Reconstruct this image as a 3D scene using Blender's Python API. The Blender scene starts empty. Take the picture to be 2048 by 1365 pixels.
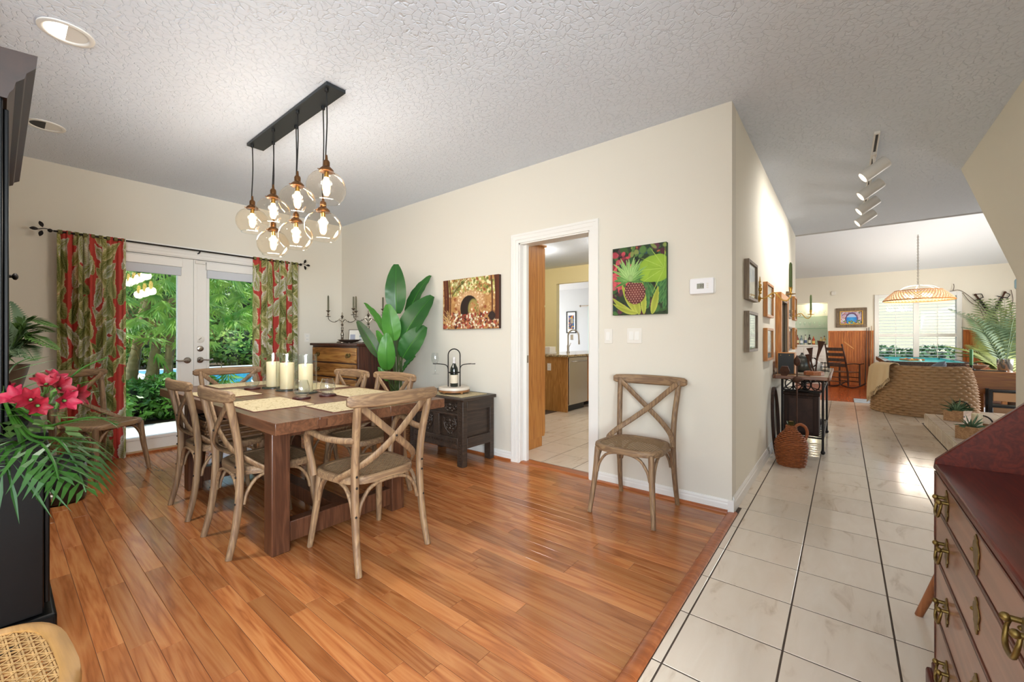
import bpy, bmesh, math, random
import numpy as np
from math import sin, cos, pi, sqrt, radians, atan2
from mathutils import Vector, Matrix, noise as mnoise

random.seed(7)
SC = bpy.context.scene
COL = SC.collection

# ---------------------------------------------------------------- camera
# X runs along the hall, Y towards the patio doors, Z up; the camera stands at the origin
FPX, HZ, CAMZ = 827.0, 677.0, 1.16
YAW = atan2(0.6255, 0.7802)
cam = bpy.data.cameras.new('camera')
cam.sensor_width = 36.0
cam.sensor_fit = 'HORIZONTAL'
cam.lens = 36.0 * FPX / 2048
cam.shift_y = -(682.5 - HZ) / 2048
cam.clip_start = 0.02
cam.clip_end = 300
camo = bpy.data.objects.new('camera', cam)
camo.location = (0, 0, CAMZ)
camo.rotation_euler = (pi / 2, 0, YAW - pi / 2)
COL.objects.link(camo)
SC.camera = camo

# ---------------------------------------------------------------- view, world, sun, large lights
SC.view_settings.view_transform = 'Standard'
SC.view_settings.look = 'None'
SC.view_settings.gamma = 1.0
SC.view_settings.use_curve_mapping = False
SC.view_settings.exposure = 0.35
try:
    SC.cycles.max_bounces = 8
    SC.cycles.diffuse_bounces = 4
    SC.cycles.glossy_bounces = 4
    SC.cycles.transmission_bounces = 6
    SC.cycles.transparent_max_bounces = 24
    SC.cycles.sample_clamp_indirect = 4.0
    SC.cycles.caustics_reflective = False
    SC.cycles.caustics_refractive = False
    SC.cycles.use_denoising = True
except Exception:
    pass

world = bpy.data.worlds.new('world')
SC.world = world
world.use_nodes = True
wn = world.node_tree
bg = wn.nodes['Background']
sky = wn.nodes.new('ShaderNodeTexSky')
sky.sky_type = 'NISHITA'
sky.sun_disc = False
sky.sun_elevation = radians(52)
sky.sun_rotation = radians(270)
wn.links.new(sky.outputs[0], bg.inputs[0])
bg.inputs[1].default_value = 0.5

def add_light(name, kind, loc, energy, color=(1, 1, 1), rot=None, target=None, **kw):
    l = bpy.data.lights.new(name, kind)
    l.energy = energy
    l.color = color
    for k, v in kw.items():
        setattr(l, k, v)
    o = bpy.data.objects.new(name, l)
    o.location = loc
    if target is not None:
        o.rotation_euler = (Vector(target) - Vector(loc)).to_track_quat('-Z', 'Y').to_euler()
    elif rot is not None:
        o.rotation_euler = rot
    COL.objects.link(o)
    return o

add_light('sun', 'SUN', (0, 20, 20), 5.0, (1.0, 0.95, 0.86), target=(0 + .62, 20 - .04, 20 - 1.0), angle=radians(1.0))
# added fill lamps standing in window openings out of view behind the camera
add_light('rear_fill', 'AREA', (-3.44, 0.0, 1.45), 62, (0.87, 0.945, 1.0), target=(0, 0.0, 2.0), shape='RECTANGLE', size=2.9, size_y=1.8)
add_light('rear_fill', 'AREA', (-2.0, -2.94, 1.45), 370, (0.87, 0.945, 1.0), target=(-1.2, 0, 2.0), shape='RECTANGLE', size=2.3, size_y=1.8)

# ---------------------------------------------------------------- pixel rays
def ray(px, py):
    t = (px - 1024) / FPX
    return (0.7802 + 0.6255 * t, 0.6255 - 0.7802 * t, (HZ - py) / FPX)
def PX(px, py, x):
    r = ray(px, py); d = x / r[0]
    return Vector((x, r[1] * d, CAMZ + r[2] * d))
def PY(px, py, y):
    r = ray(px, py); d = y / r[1]
    return Vector((r[0] * d, y, CAMZ + r[2] * d))
def PZ(px, py, z=0.0):
    r = ray(px, py); d = (z - CAMZ) / r[2]
    return Vector((r[0] * d, r[1] * d, z))

def PD(px, py, d):
    r = ray(px, py)
    return Vector((r[0] * d, r[1] * d, CAMZ + r[2] * d))

# ---------------------------------------------------------------- materials
def lin(h):
    if not isinstance(h, str):
        return tuple(h)[:3] + (1.0,)
    h = h.lstrip('#')
    o = []
    for i in (0, 2, 4):
        c = int(h[i:i + 2], 16) / 255
        o.append(c / 12.92 if c <= 0.04045 else ((c + 0.055) / 1.055) ** 2.4)
    return tuple(o) + (1.0,)

def ND(nt, typ, ins=None, **props):
    n = nt.nodes.new(typ)
    for k, v in props.items():
        setattr(n, k, v)
    for k, v in (ins or {}).items():
        s = n.inputs[k]
        if isinstance(v, bpy.types.NodeSocket):
            nt.links.new(v, s)
        else:
            s.default_value = v
    return n

def newmat(name):
    m = bpy.data.materials.new(name)
    m.use_nodes = True
    nt = m.node_tree
    return m, nt, nt.nodes['Principled BSDF']

def ramp(nt, fac, stops):
    r = ND(nt, 'ShaderNodeValToRGB', {0: fac})
    e = r.color_ramp.elements
    while len(e) < len(stops):
        e.new(0.5)
    for i, (p, c) in enumerate(stops):
        e[i].position = p
        e[i].color = lin(c)
    return r.outputs[0]

def mixc(nt, f, a, b, mode='MIX'):
    n = ND(nt, 'ShaderNodeMix', data_type='RGBA', blend_type=mode)
    for i, v in ((0, f), (6, a), (7, b)):
        if isinstance(v, bpy.types.NodeSocket):
            nt.links.new(v, n.inputs[i])
        else:
            n.inputs[i].default_value = v
    return n.outputs[2]

def dark(c, f):
    c = lin(c)
    return (c[0] * f, c[1] * f, c[2] * f, 1)

def simple(name, col, rough=0.5, metal=0.0, var=0.0, vscale=6.0, bump=0.0, bscale=60.0, coat=0.0, spec=0.5, stretch=None, rand=0.0, sub=0.0):
    m, nt, b = newmat(name)
    b.inputs['Roughness'].default_value = rough
    b.inputs['Metallic'].default_value = metal
    b.inputs['Specular IOR Level'].default_value = spec
    b.inputs['Coat Weight'].default_value = coat
    co = ND(nt, 'ShaderNodeTexCoord').outputs['Object']
    if stretch:
        co = ND(nt, 'ShaderNodeMapping', {0: co, 3: stretch}).outputs[0]
    c = lin(col)
    out = c
    if var:
        nz = ND(nt, 'ShaderNodeTexNoise', {'Vector': co, 'Scale': vscale, 'Detail': 5.0, 'Roughness': 0.6})
        out = ramp(nt, nz.outputs[0], [(0.3, dark(c, 1 - var)), (0.7, dark(c, 1 + var))])
    if rand:
        oi = ND(nt, 'ShaderNodeObjectInfo')
        mp = ND(nt, 'ShaderNodeMapRange', {0: oi.outputs['Random'], 3: 1 - rand, 4: 1 + rand})
        out = mixc(nt, 1.0, out, mp.outputs[0], 'MULTIPLY')
    if isinstance(out, tuple):
        b.inputs['Base Color'].default_value = out
    else:
        nt.links.new(out, b.inputs['Base Color'])
    if bump:
        nz = ND(nt, 'ShaderNodeTexNoise', {'Vector': co, 'Scale': bscale, 'Detail': 3.0})
        bm = ND(nt, 'ShaderNodeBump', {'Strength': bump, 'Distance': 0.01, 'Height': nz.outputs[0]})
        nt.links.new(bm.outputs[0], b.inputs['Normal'])
    if sub:
        b.inputs['Subsurface Weight'].default_value = sub
        b.inputs['Subsurface Radius'].default_value = (0.02, 0.012, 0.008)
    return m

def wood(name, c1, c2, axis=0, rough=0.45, grain=1.0, rand=0.0, bump=0.05, coat=0.0, dark3=None, spec=0.5):
    """grain along local axis; rand varies the tone per object"""
    m, nt, b = newmat(name)
    b.inputs['Roughness'].default_value = rough
    b.inputs['Coat Weight'].default_value = coat
    b.inputs['Coat Roughness'].default_value = 0.12
    b.inputs['Specular IOR Level'].default_value = spec
    co = ND(nt, 'ShaderNodeTexCoord').outputs['Object']
    oi = ND(nt, 'ShaderNodeObjectInfo')
    sc = [16.0 * grain] * 3
    sc[axis] = 1.3 * grain
    off = ND(nt, 'ShaderNodeVectorMath', {0: oi.outputs['Random'], 1: (37.0, 53.0, 71.0)}, operation='MULTIPLY')
    mp = ND(nt, 'ShaderNodeMapping', {0: co, 1: off.outputs[0], 3: tuple(sc)}).outputs[0]
    n1 = ND(nt, 'ShaderNodeTexNoise', {'Vector': mp, 'Scale': 1.1, 'Detail': 3.0, 'Distortion': 0.6})
    mul = ND(nt, 'ShaderNodeMath', {0: n1.outputs[0], 1: 9.0}, operation='MULTIPLY')
    frac = ND(nt, 'ShaderNodeMath', {0: mul.outputs[0], 1: 1.0}, operation='PINGPONG')
    sc2 = [90.0 * grain] * 3
    sc2[axis] = 3.0 * grain
    mp2 = ND(nt, 'ShaderNodeMapping', {0: co, 1: off.outputs[0], 3: tuple(sc2)}).outputs[0]
    n2 = ND(nt, 'ShaderNodeTexNoise', {'Vector': mp2, 'Scale': 1.0, 'Detail': 4.0, 'Roughness': 0.65})
    f = ND(nt, 'ShaderNodeMath', {0: frac.outputs[0], 1: 0.45, 2: 0.0}, operation='MULTIPLY_ADD')
    f2 = ND(nt, 'ShaderNodeMath', {0: n2.outputs[0], 1: 0.75, 2: f.outputs[0]}, operation='MULTIPLY_ADD')
    colr = ramp(nt, f2.outputs[0], [(0.22, dark3 or dark(c1, 0.72)), (0.5, c1), (0.85, c2)])
    if rand:
        mr = ND(nt, 'ShaderNodeMapRange', {0: oi.outputs['Random'], 3: 1 - rand, 4: 1 + rand * 0.6})
        colr = mixc(nt, 1.0, colr, mr.outputs[0], 'MULTIPLY')
    nt.links.new(colr, b.inputs['Base Color'])
    if bump:
        bm = ND(nt, 'ShaderNodeBump', {'Strength': bump, 'Distance': 0.01, 'Height': n2.outputs[0]})
        nt.links.new(bm.outputs[0], b.inputs['Normal'])
    return m

def glass(name, tint='#ffffff', refl=1.0, rough=0.0, edge=0.7, face=0.022):
    m, nt, b = newmat(name)
    nt.nodes.remove(b)
    tr = ND(nt, 'ShaderNodeBsdfTransparent', {0: lin(tint)})
    gl = ND(nt, 'ShaderNodeBsdfGlossy', {0: (refl, refl, refl, 1), 'Roughness': rough})
    lw = ND(nt, 'ShaderNodeLayerWeight', {0: 0.5})
    pw = ND(nt, 'ShaderNodeMath', {0: lw.outputs['Facing'], 1: 4.0}, operation='POWER')
    fr = ND(nt, 'ShaderNodeMath', {0: pw.outputs[0], 1: edge, 2: face}, operation='MULTIPLY_ADD')
    mx = ND(nt, 'ShaderNodeMixShader', {0: fr.outputs[0], 1: tr.outputs[0], 2: gl.outputs[0]})
    nt.links.new(mx.outputs[0], nt.nodes['Material Output'].inputs[0])
    return m

def emit(name, col, strength):
    m, nt, b = newmat(name)
    b.inputs['Base Color'].default_value = lin(col)
    b.inputs['Emission Color'].default_value = lin(col)
    b.inputs['Emission Strength'].default_value = strength
    return m

def vcol(name, rough=0.7, trans=0.0, bump=0.0):
    m, nt, b = newmat(name)
    a = ND(nt, 'ShaderNodeVertexColor', layer_name='Col')
    nt.links.new(a.outputs[0], b.inputs['Base Color'])
    b.inputs['Roughness'].default_value = rough
    b.inputs['Specular IOR Level'].default_value = 0.3
    if trans:
        tl = ND(nt, 'ShaderNodeBsdfTranslucent', {0: a.outputs[0]})
        mx = ND(nt, 'ShaderNodeMixShader', {0: trans, 1: b.outputs[0], 2: tl.outputs[0]})
        nt.links.new(mx.outputs[0], nt.nodes['Material Output'].inputs[0])
    return m

def leafmat(name, c1, c2, trans=0.3, rough=0.45, vscale=3.0):
    m, nt, b = newmat(name)
    co = ND(nt, 'ShaderNodeTexCoord').outputs['Object']
    nz = ND(nt, 'ShaderNodeTexNoise', {'Vector': co, 'Scale': vscale, 'Detail': 3.0})
    c = ramp(nt, nz.outputs[0], [(0.35, c1), (0.65, c2)])
    nt.links.new(c, b.inputs['Base Color'])
    b.inputs['Roughness'].default_value = rough
    tl = ND(nt, 'ShaderNodeBsdfTranslucent', {0: c})
    mx = ND(nt, 'ShaderNodeMixShader', {0: trans, 1: b.outputs[0], 2: tl.outputs[0]})
    nt.links.new(mx.outputs[0], nt.nodes['Material Output'].inputs[0])
    return m

# ---------------------------------------------------------------- mesh builder
class MB:
    def __init__(s):
        s.v = []; s.f = []; s.c = None
    def add(s, vs, fs):
        o = len(s.v)
        s.v += [tuple(p) for p in vs]
        s.f += [tuple(i + o for i in f) for f in fs]
        return s
    def box(s, x0, y0, z0, x1, y1, z1, M=None):
        vs = [Vector((x, y, z)) for z in (z0, z1) for y in (y0, y1) for x in (x0, x1)]
        if M is not None:
            vs = [M @ p for p in vs]
        return s.add(vs, [(0, 2, 3, 1), (4, 5, 7, 6), (0, 1, 5, 4), (2, 6, 7, 3), (0, 4, 6, 2), (1, 3, 7, 5)])
    def prism(s, poly, a, b, axis=2, M=None):
        """polygon in the two other axes, extruded along axis from a to b"""
        def P(p, h):
            q = [p[0], p[1]]; q.insert(axis, h)
            v = Vector(q)
            return M @ v if M is not None else v
        n = len(poly)
        vs = [P(p, a) for p in poly] + [P(p, b) for p in poly]
        fs = [tuple(range(n - 1, -1, -1)), tuple(range(n, 2 * n))] + [(i, (i + 1) % n, n + (i + 1) % n, n + i) for i in range(n)]
        return s.add(vs, fs)
    def lathe(s, prof, c=(0, 0, 0), n=20, M=None, close=True, a0=0.0, a1=2 * pi):
        full = abs(a1 - a0 - 2 * pi) < 1e-6
        k = n if full else n + 1
        vs = []
        for r, z in prof:
            for i in range(k):
                a = a0 + (a1 - a0) * i / n
                p = Vector((c[0] + r * cos(a), c[1] + r * sin(a), c[2] + z))
                vs.append(M @ p if M is not None else p)
        fs = []
        for j in range(len(prof) - 1):
            for i in range(n):
                i2 = (i + 1) % k
                fs.append((j * k + i, j * k + i2, (j + 1) * k + i2, (j + 1) * k + i))
        if close and full:
            if prof[0][0] > 1e-5: fs.append(tuple(range(k - 1, -1, -1)))
            if prof[-1][0] > 1e-5: fs.append(tuple((len(prof) - 1) * k + i for i in range(k)))
        return s.add(vs, fs)
    def sweep(s, pts, prof, up=(0, 0, 1), closed=False, scale=None, cap=True):
        """prof: list of (side, up) offsets"""
        pts = [Vector(p) for p in pts]
        n = len(pts); k = len(prof)
        vs = []
        up = Vector(up)
        prev = None
        for i, p in enumerate(pts):
            if closed:
                t = pts[(i + 1) % n] - pts[i - 1]
            else:
                t = pts[min(i + 1, n - 1)] - pts[max(i - 1, 0)]
            t.normalize()
            side = t.cross(up)
            if side.length < 1e-3:
                side = prev if prev is not None else t.orthogonal()
            side.normalize()
            prev = side
            u2 = side.cross(t)
            sc = 1.0 if scale is None else (scale[i] if isinstance(scale, (list, tuple)) else scale(i / (n - 1)))
            sx, sy = sc if isinstance(sc, (tuple, list)) else (sc, sc)
            for a, b in prof:
                vs.append(p + side * a * sx + u2 * b * sy)
        fs = []
        for i in range(n if closed else n - 1):
            i2 = (i + 1) % n
            for j in range(k):
                j2 = (j + 1) % k
                fs.append((i * k + j, i * k + j2, i2 * k + j2, i2 * k + j))
        if cap and not closed:
            fs.append(tuple(range(k - 1, -1, -1)))
            fs.append(tuple((n - 1) * k + j for j in range(k)))
        return s.add(vs, fs)
    def tube(s, pts, r, n=8, closed=False, up=None):
        pts = [Vector(p) for p in pts]
        rs = r if isinstance(r, (list, tuple)) else None
        if up is None:
            d = pts[-1] - pts[0]
            up = (0, 0, 1)
            if d.length > 0 and abs(d.normalized().z) > 0.8:
                up = (0, 1, 0.01)
        rr = 1.0 if rs else r
        prof = [(rr * cos(2 * pi * i / n), rr * sin(2 * pi * i / n)) for i in range(n)]
        return s.sweep(pts, prof, up, closed, rs)
    def ball(s, c, r, n=10, m=6, sz=1.0, M=None):
        prof = [(r * sin(pi * i / m), -r * sz * cos(pi * i / m)) for i in range(m + 1)]
        return s.lathe(prof, c, n, M, close=False)
    def mesh(s, name, mat, ang=40):
        me = bpy.data.meshes.new(name)
        me.from_pydata(s.v, [], s.f)
        for m in (mat if isinstance(mat, (list, tuple)) else [mat]):
            me.materials.append(m)
        me.polygons.foreach_set('use_smooth', [ang > 0] * len(me.polygons))
        if s.c is not None:
            a = me.color_attributes.new('Col', 'FLOAT_COLOR', 'POINT')
            a.data.foreach_set('color', np.asarray(s.c, dtype=np.float32).ravel())
        if ang > 0:
            me.set_sharp_from_angle(angle=radians(ang))
        me.update()
        return me
    def build(s, name, mat, parent=None, loc=(0, 0, 0), bevel=0.0, ang=40, fix=True, rot=None, seg=2):
        me = s.mesh(name, mat, ang)
        if fix:
            bm = bmesh.new(); bm.from_mesh(me)
            bmesh.ops.recalc_face_normals(bm, faces=bm.faces)
            bm.to_mesh(me); bm.free()
        return link(name, me, parent, loc, bevel, rot, seg)

def link(name, me, parent=None, loc=(0, 0, 0), bevel=0.0, rot=None, seg=2):
    o = bpy.data.objects.new(name, me)
    o.location = loc
    if rot is not None:
        o.rotation_euler = rot
    if parent is not None:
        o.parent = parent
    COL.objects.link(o)
    if bevel:
        b = o.modifiers.new('bevel', 'BEVEL')
        b.width = bevel; b.segments = seg; b.limit_method = 'ANGLE'; b.angle_limit = radians(40)
        b.harden_normals = False
    return o

def tag(o, label, cat, group=None, kind=None):
    o['label'] = label
    o['category'] = cat
    if group: o['group'] = group
    if kind: o['kind'] = kind
    return o

def T(name, label, cat, loc=(0, 0, 0), rotz=0.0, group=None):
    o = bpy.data.objects.new(name, None)
    o.empty_display_size = 0.1
    o.location = loc
    o.rotation_euler = (0, 0, rotz)
    COL.objects.link(o)
    return tag(o, label, cat, group)

def struct(o):
    o['kind'] = 'structure'
    return o

def dup(root, loc=None, rotz=None, label=None):
    r = root.copy(); COL.objects.link(r)
    if loc is not None: r.location = loc
    if rotz is not None: r.rotation_euler = (0, 0, rotz)
    if label: r['label'] = label
    for ch in list(root.children):
        c = ch.copy(); COL.objects.link(c); c.parent = r
        for g in list(ch.children):
            d = g.copy(); COL.objects.link(d); d.parent = c
    return r

def bez(p0, p1, p2, p3, n=10):
    p0, p1, p2, p3 = map(Vector, (p0, p1, p2, p3))
    return [p0 * (1 - t) ** 3 + p1 * 3 * t * (1 - t) ** 2 + p2 * 3 * t * t * (1 - t) + p3 * t ** 3 for t in [i / n for i in range(n + 1)]]

def spline(pts, n=6):
    """Catmull-Rom through points"""
    P = [Vector(p) for p in pts]
    P = [P[0] * 2 - P[1]] + P + [P[-1] * 2 - P[-2]]
    out = []
    for i in range(1, len(P) - 2):
        a, b, c, d = P[i - 1:i + 3]
        for k in range(n):
            t = k / n
            out.append(0.5 * ((2 * b) + (c - a) * t + (2 * a - 5 * b + 4 * c - d) * t * t + (3 * b - a - 3 * c + d) * t ** 3))
    out.append(P[-2].copy())
    return out

def rrect(w, h, r=0.0, n=4, cx=0.0, cy=0.0):
    if r <= 0:
        return [(cx - w / 2, cy - h / 2), (cx + w / 2, cy - h / 2), (cx + w / 2, cy + h / 2), (cx - w / 2, cy + h / 2)]
    o = []
    for sx, sy, a in ((1, -1, -pi / 2), (1, 1, 0), (-1, 1, pi / 2), (-1, -1, pi)):
        for i in range(n + 1):
            b = a + pi / 2 * i / n
            o.append((cx + sx * (w / 2 - r) + r * cos(b), cy + sy * (h / 2 - r) + r * sin(b)))
    return o

def frame_mb(w, h, t, d, M=None, mb=None):
    """picture frame ring in XZ (x across, z up), depth d along +y from 0"""
    mb = mb or MB()
    mb.box(-w / 2, 0, -h / 2, w / 2, d, -h / 2 + t, M)
    mb.box(-w / 2, 0, h / 2 - t, w / 2, d, h / 2, M)
    mb.box(-w / 2, 0, -h / 2 + t, -w / 2 + t, d, h / 2 - t, M)
    mb.box(w / 2 - t, 0, -h / 2 + t, w / 2, d, h / 2 - t, M)
    return mb

# ---------------------------------------------------------------- shared materials
m_wall = simple('cream_paint', '#dfd8ca', 0.75, bump=0.03, bscale=220)
m_wall2 = simple('warm_white_paint', '#eae3d3', 0.75, bump=0.03, bscale=220)
m_white = simple('white_gloss_paint', '#ece9e3', 0.35)
m_plate = simple('white_plastic', '#e8e3da', 0.4)
m_black = simple('black_paint', '#0b0b0c', 0.5, var=0.15, vscale=5)
m_iron = simple('dark_iron', '#231d1a', 0.5, metal=0.6, var=0.2, vscale=30)
m_brass = simple('aged_brass', '#7a6436', 0.42, metal=0.9, var=0.3, vscale=40)
m_gold = simple('gold_brass', '#c49a4a', 0.28, metal=1.0)
m_silver = simple('tarnished_silver', '#8e8577', 0.3, metal=0.95, var=0.35, vscale=40)
m_steel = simple('brushed_steel', '#b9b4ad', 0.32, metal=1.0)
m_nickel = simple('satin_nickel', '#a59d93', 0.3, metal=1.0)
m_glass = glass('clear_glass', '#fbfdfc')
m_dglass = glass('drinking_glass', '#f8f9f9', edge=0.95, face=0.045)
m_pane = glass('window_glass', '#f6faf8')
m_amberglass = glass('globe_glass', '#fffaf2', 1.0)
m_candle = simple('ivory_wax', '#ead4ac', 0.55, sub=0.2)
m_greenwax = simple('green_wax', '#5f7040', 0.5)
m_chair_x = wood('weathered_oak_rail', '#7d6046', '#987a58', 0, 0.55, 1.6, 0.12, 0.08)
m_chair = wood('weathered_oak', '#7d6046', '#987a58', 2, 0.55, 1.6, 0.12, 0.08)
m_cane = simple('woven_cane', '#8f7454', 0.6, var=0.2, vscale=40)
m_table = wood('walnut_stained_oak', '#5c3b28', '#724b33', 1, 0.3, 1.0, 0.06, 0.04)
m_tleg = wood('dark_stained_oak', '#4a2b1b', '#5e3a26', 2, 0.38, 1.2, 0.06, 0.05)
m_oak = wood('honey_oak', '#b8783a', '#c98c4a', 2, 0.42, 0.9, 0.04, 0.03)
m_mahog = wood('red_mahogany', '#4a150b', '#5a1d10', 0, 0.3, 1.6, 0.0, 0.02, spec=0.18)
m_darkoak = wood('black_oak', '#33271f', '#44352a', 0, 0.45, 1.2, 0.05, 0.08)
m_wicker = simple('wicker', '#a9814e', 0.65, var=0.35, vscale=25, bump=0.3, bscale=90)

# ================================================================ the setting
U1, VH, VP, UE, VR, CE = 3.05, 0.5765, 5.526, 7.66, -0.854, 2.735
UF, ZS = 15.06, -0.15            # far wall, sunken wood floor of the far room

def ceiling_mat():
    m, nt, b = newmat('knockdown_ceiling')
    b.inputs['Base Color'].default_value = lin('#e2e9f4')
    b.inputs['Roughness'].default_value = 0.85
    co = ND(nt, 'ShaderNodeTexCoord').outputs['Object']
    nz = ND(nt, 'ShaderNodeTexNoise', {'Vector': co, 'Scale': 9.0, 'Detail': 2.0})
    dv = mixc(nt, 0.07, co, nz.outputs[1])
    v = ND(nt, 'ShaderNodeTexVoronoi', {'Vector': dv, 'Scale': 30.0, 'Randomness': 1.0}, feature='DISTANCE_TO_EDGE')
    n2 = ND(nt, 'ShaderNodeTexNoise', {'Vector': co, 'Scale': 30.0, 'Detail': 3.0})
    h = ND(nt, 'ShaderNodeMapRange', {0: v.outputs[0], 1: 0.0, 2: 0.09})
    k = ND(nt, 'ShaderNodeMapRange', {0: n2.outputs[0], 1: 0.45, 2: 0.6})
    mm = ND(nt, 'ShaderNodeMath', {0: h.outputs[0], 1: k.outputs[0]}, operation='MAXIMUM')
    bm = ND(nt, 'ShaderNodeBump', {'Strength': 0.6, 'Distance': 0.006, 'Height': mm.outputs[0]})
    nt.links.new(bm.outputs[0], b.inputs['Normal'])
    return m
m_ceil = ceiling_mat()

def tile_mat():
    m, nt, b = newmat('ivory_marble_tile')
    co = ND(nt, 'ShaderNodeTexCoord').outputs['Object']
    oi = ND(nt, 'ShaderNodeObjectInfo')
    off = ND(nt, 'ShaderNodeVectorMath', {0: oi.outputs['Random'], 1: (13.0, 29.0, 7.0)}, operation='MULTIPLY')
    mp = ND(nt, 'ShaderNodeMapping', {0: co, 1: off.outputs[0], 2: (0, 0, 0.7), 3: (2.0, 7.0, 1.0)}).outputs[0]
    nz = ND(nt, 'ShaderNodeTexNoise', {'Vector': mp, 'Scale': 1.6, 'Detail': 6.0, 'Roughness': 0.55, 'Distortion': 0.8})
    c = ramp(nt, nz.outputs[0], [(0.3, '#cdb9a2'), (0.42, '#e2d2be'), (0.7, '#e7d9c7')])
    mr = ND(nt, 'ShaderNodeMapRange', {0: oi.outputs['Random'], 3: 0.94, 4: 1.02})
    nt.links.new(mixc(nt, 1.0, c, mr.outputs[0], 'MULTIPLY'), b.inputs['Base Color'])
    b.inputs['Roughness'].default_value = 0.13
    return m
m_tile = tile_mat()
m_grout = simple('dark_grout', '#4a3c31', 0.9)
m_floorwood = wood('gunstock_oak', '#a96638', '#ba7b49', 1, 0.19, 0.75, 0.28, 0.02, dark3='#8c4f2a')
m_subfloor = simple('dark_floor_joint', '#4b2712', 0.8)
m_shoe = wood('shoe_moulding_oak', '#9c5428', '#b0683a', 1, 0.3, 0.8)

def slabtop(mb, x0, y0, x1, y1, z, th=0.02, ch=0.0012):
    """a piece of flooring with a chamfered top edge"""
    vs = [(x, y, z - th) for x, y in ((x0, y0), (x1, y0), (x1, y1), (x0, y1))]
    vs += [(x, y, z - ch) for x, y in ((x0, y0), (x1, y0), (x1, y1), (x0, y1))]
    a, b, c, d = x0 + ch, y0 + ch, x1 - ch, y1 - ch
    vs += [(x, y, z) for x, y in ((a, b), (c, b), (c, d), (a, d))]
    fs = [(8, 9, 10, 11)]
    for i in range(4):
        j = (i + 1) % 4
        fs += [(i, j, 4 + j, 4 + i), (4 + i, 4 + j, 8 + j, 8 + i)]
    return mb.add(vs, fs)

floor = MB().box(-3.6, -3.2, -0.20, 9.72, 5.64, -0.0016)
floor = struct(floor.build('floor', m_grout, ang=0))
sub = struct(MB().box(-0.5, 0.545, -0.012, U1, VP, -0.0012).build('subfloor', m_subfloor, floor, ang=0))
_cache = {}
def piece(kind, w, l, mat, th, ch):
    key = (kind, round(w, 3), round(l, 3))
    if key not in _cache:
        _cache[key] = slabtop(MB(), 0, 0, w, l, 0, th, ch).mesh(kind, mat, 0)
    return _cache[key]
rnd = random.Random(3)
PW = 0.0762
nrow = int((U1 + 0.47) / PW)
for i in range(nrow):
    x = U1 - (i + 1) * PW
    y = 0.602 - rnd.random() * 0.0
    first = True
    while y < VP - 0.02:
        L = rnd.choice((0.6, 0.75, 0.9, 1.05, 1.2, 1.3))
        if first: L *= rnd.choice((0.4, 0.6, 0.8, 1.0)); first = False
        if y + L > VP - 0.2: L = VP - y
        o = link('plank', piece('plank', PW - 0.0012, L - 0.0012, m_floorwood, 0.008, 0.0011), floor, (x, y, 0))
        y += L
# nosing strip between wood and tile
mb = MB()
for a, b in ((-0.6, 0.35), (0.352, 1.35), (1.352, 2.3), (2.302, U1 + 0.012)):
    mb = MB().prism([(0.545, -0.008), (0.600, -0.008), (0.600, 0.004), (0.590, 0.009), (0.566, 0.012), (0.552, 0.009), (0.545, 0.002)], a, b, axis=0)
    mb.build('nosing_strip', m_shoe, floor)
# tiles
TU0, TUS, TV0, TVS, G = 1.486, 0.340, 0.507, 0.3305, 0.0065
def tile(x0, y0, x1, y1, z=0.0, par=floor):
    w, l = x1 - x0 - G, y1 - y0 - G
    if w < 0.015 or l < 0.015: return
    link('tile', piece('tile', w, l, m_tile, 0.009, 0.0012), par, (x0 + G / 2, y0 + G / 2, z))
for k in range(-3, 25):
    ua, ub = TU0 + k * TUS, TU0 + (k + 1) * TUS
    if ub > 9.70: ub = 9.70
    for j in range(-1, 9):
        va, vb = TV0 - (j + 1) * TVS, TV0 - j * TVS
        if j == -1:
            if ua < U1: va, vb = TV0, 0.545
            elif ua < UE - 0.05: va, vb = TV0, VH
        if j == 3 and ua < 7.7: va = -0.836
        if j >= 4 and ua < 7.7: continue
        if j >= 8 and ua < 8.6: continue
        tile(ua, va, ub, vb)
# kitchen tiles
for k in range(0, 14):
    for j in range(0, 7):
        tile(3.20 + k * TUS, 1.22 + j * TVS, 3.20 + (k + 1) * TUS, 1.22 + (j + 1) * TVS)
# sunken wood floor of the far room with its boards
farfloor = struct(MB().box(9.70, -4.0, -0.26, UF, 2.6, ZS - 0.004).build('floor', m_subfloor, ang=0))
mb = MB()
for i in range(22):
    for k in range(4):
        x = 9.72 + k * 1.33 + (i % 3) * 0.0
        slabtop(mb, x, 1.0 - i * 0.127, x + 1.328, 1.0 - i * 0.127 + 0.1255, ZS, 0.006)
fb = mb.build('floorboards', wood('cherry_floor', '#a4481d', '#bd5f2b', 0, 0.25, 0.8, 0, 0.02), farfloor, ang=0)
fb['kind'] = 'stuff'
# raised landing at the foot of the stair
land = struct(MB().box(3.95, -3.0, 0.0, 7.76, -0.846, 0.146).build('stair_landing', m_grout, ang=0))
tag(land, 'low tiled landing step under the stair opening', 'step', kind='structure')
for k in range(12):
    ua = 3.96 + k * 0.3165
    for j in range(4):
        tile(ua, -0.842 - 0.10 * (j > 0) - TVS * (j + (0 if j == 0 else -1)) - (0.10 if j == 0 else TVS), ua + 0.3165, -0.842 - 0.10 * (j > 0) - TVS * (j - 1 if j else 0), 0.155, land)
    o = link('tile', piece('tile', 0.3165 - G, 0.14, m_tile, 0.009, 0.0012), land, (ua + G / 2, -0.8385, 0.145), rot=(-pi / 2, 0, 0))

# ---- walls
m_kwall = simple('pale_yellow_paint', '#efe0ae', 0.7)
m_gwall = simple('cool_grey_paint', '#cfd2d6', 0.7)
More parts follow.
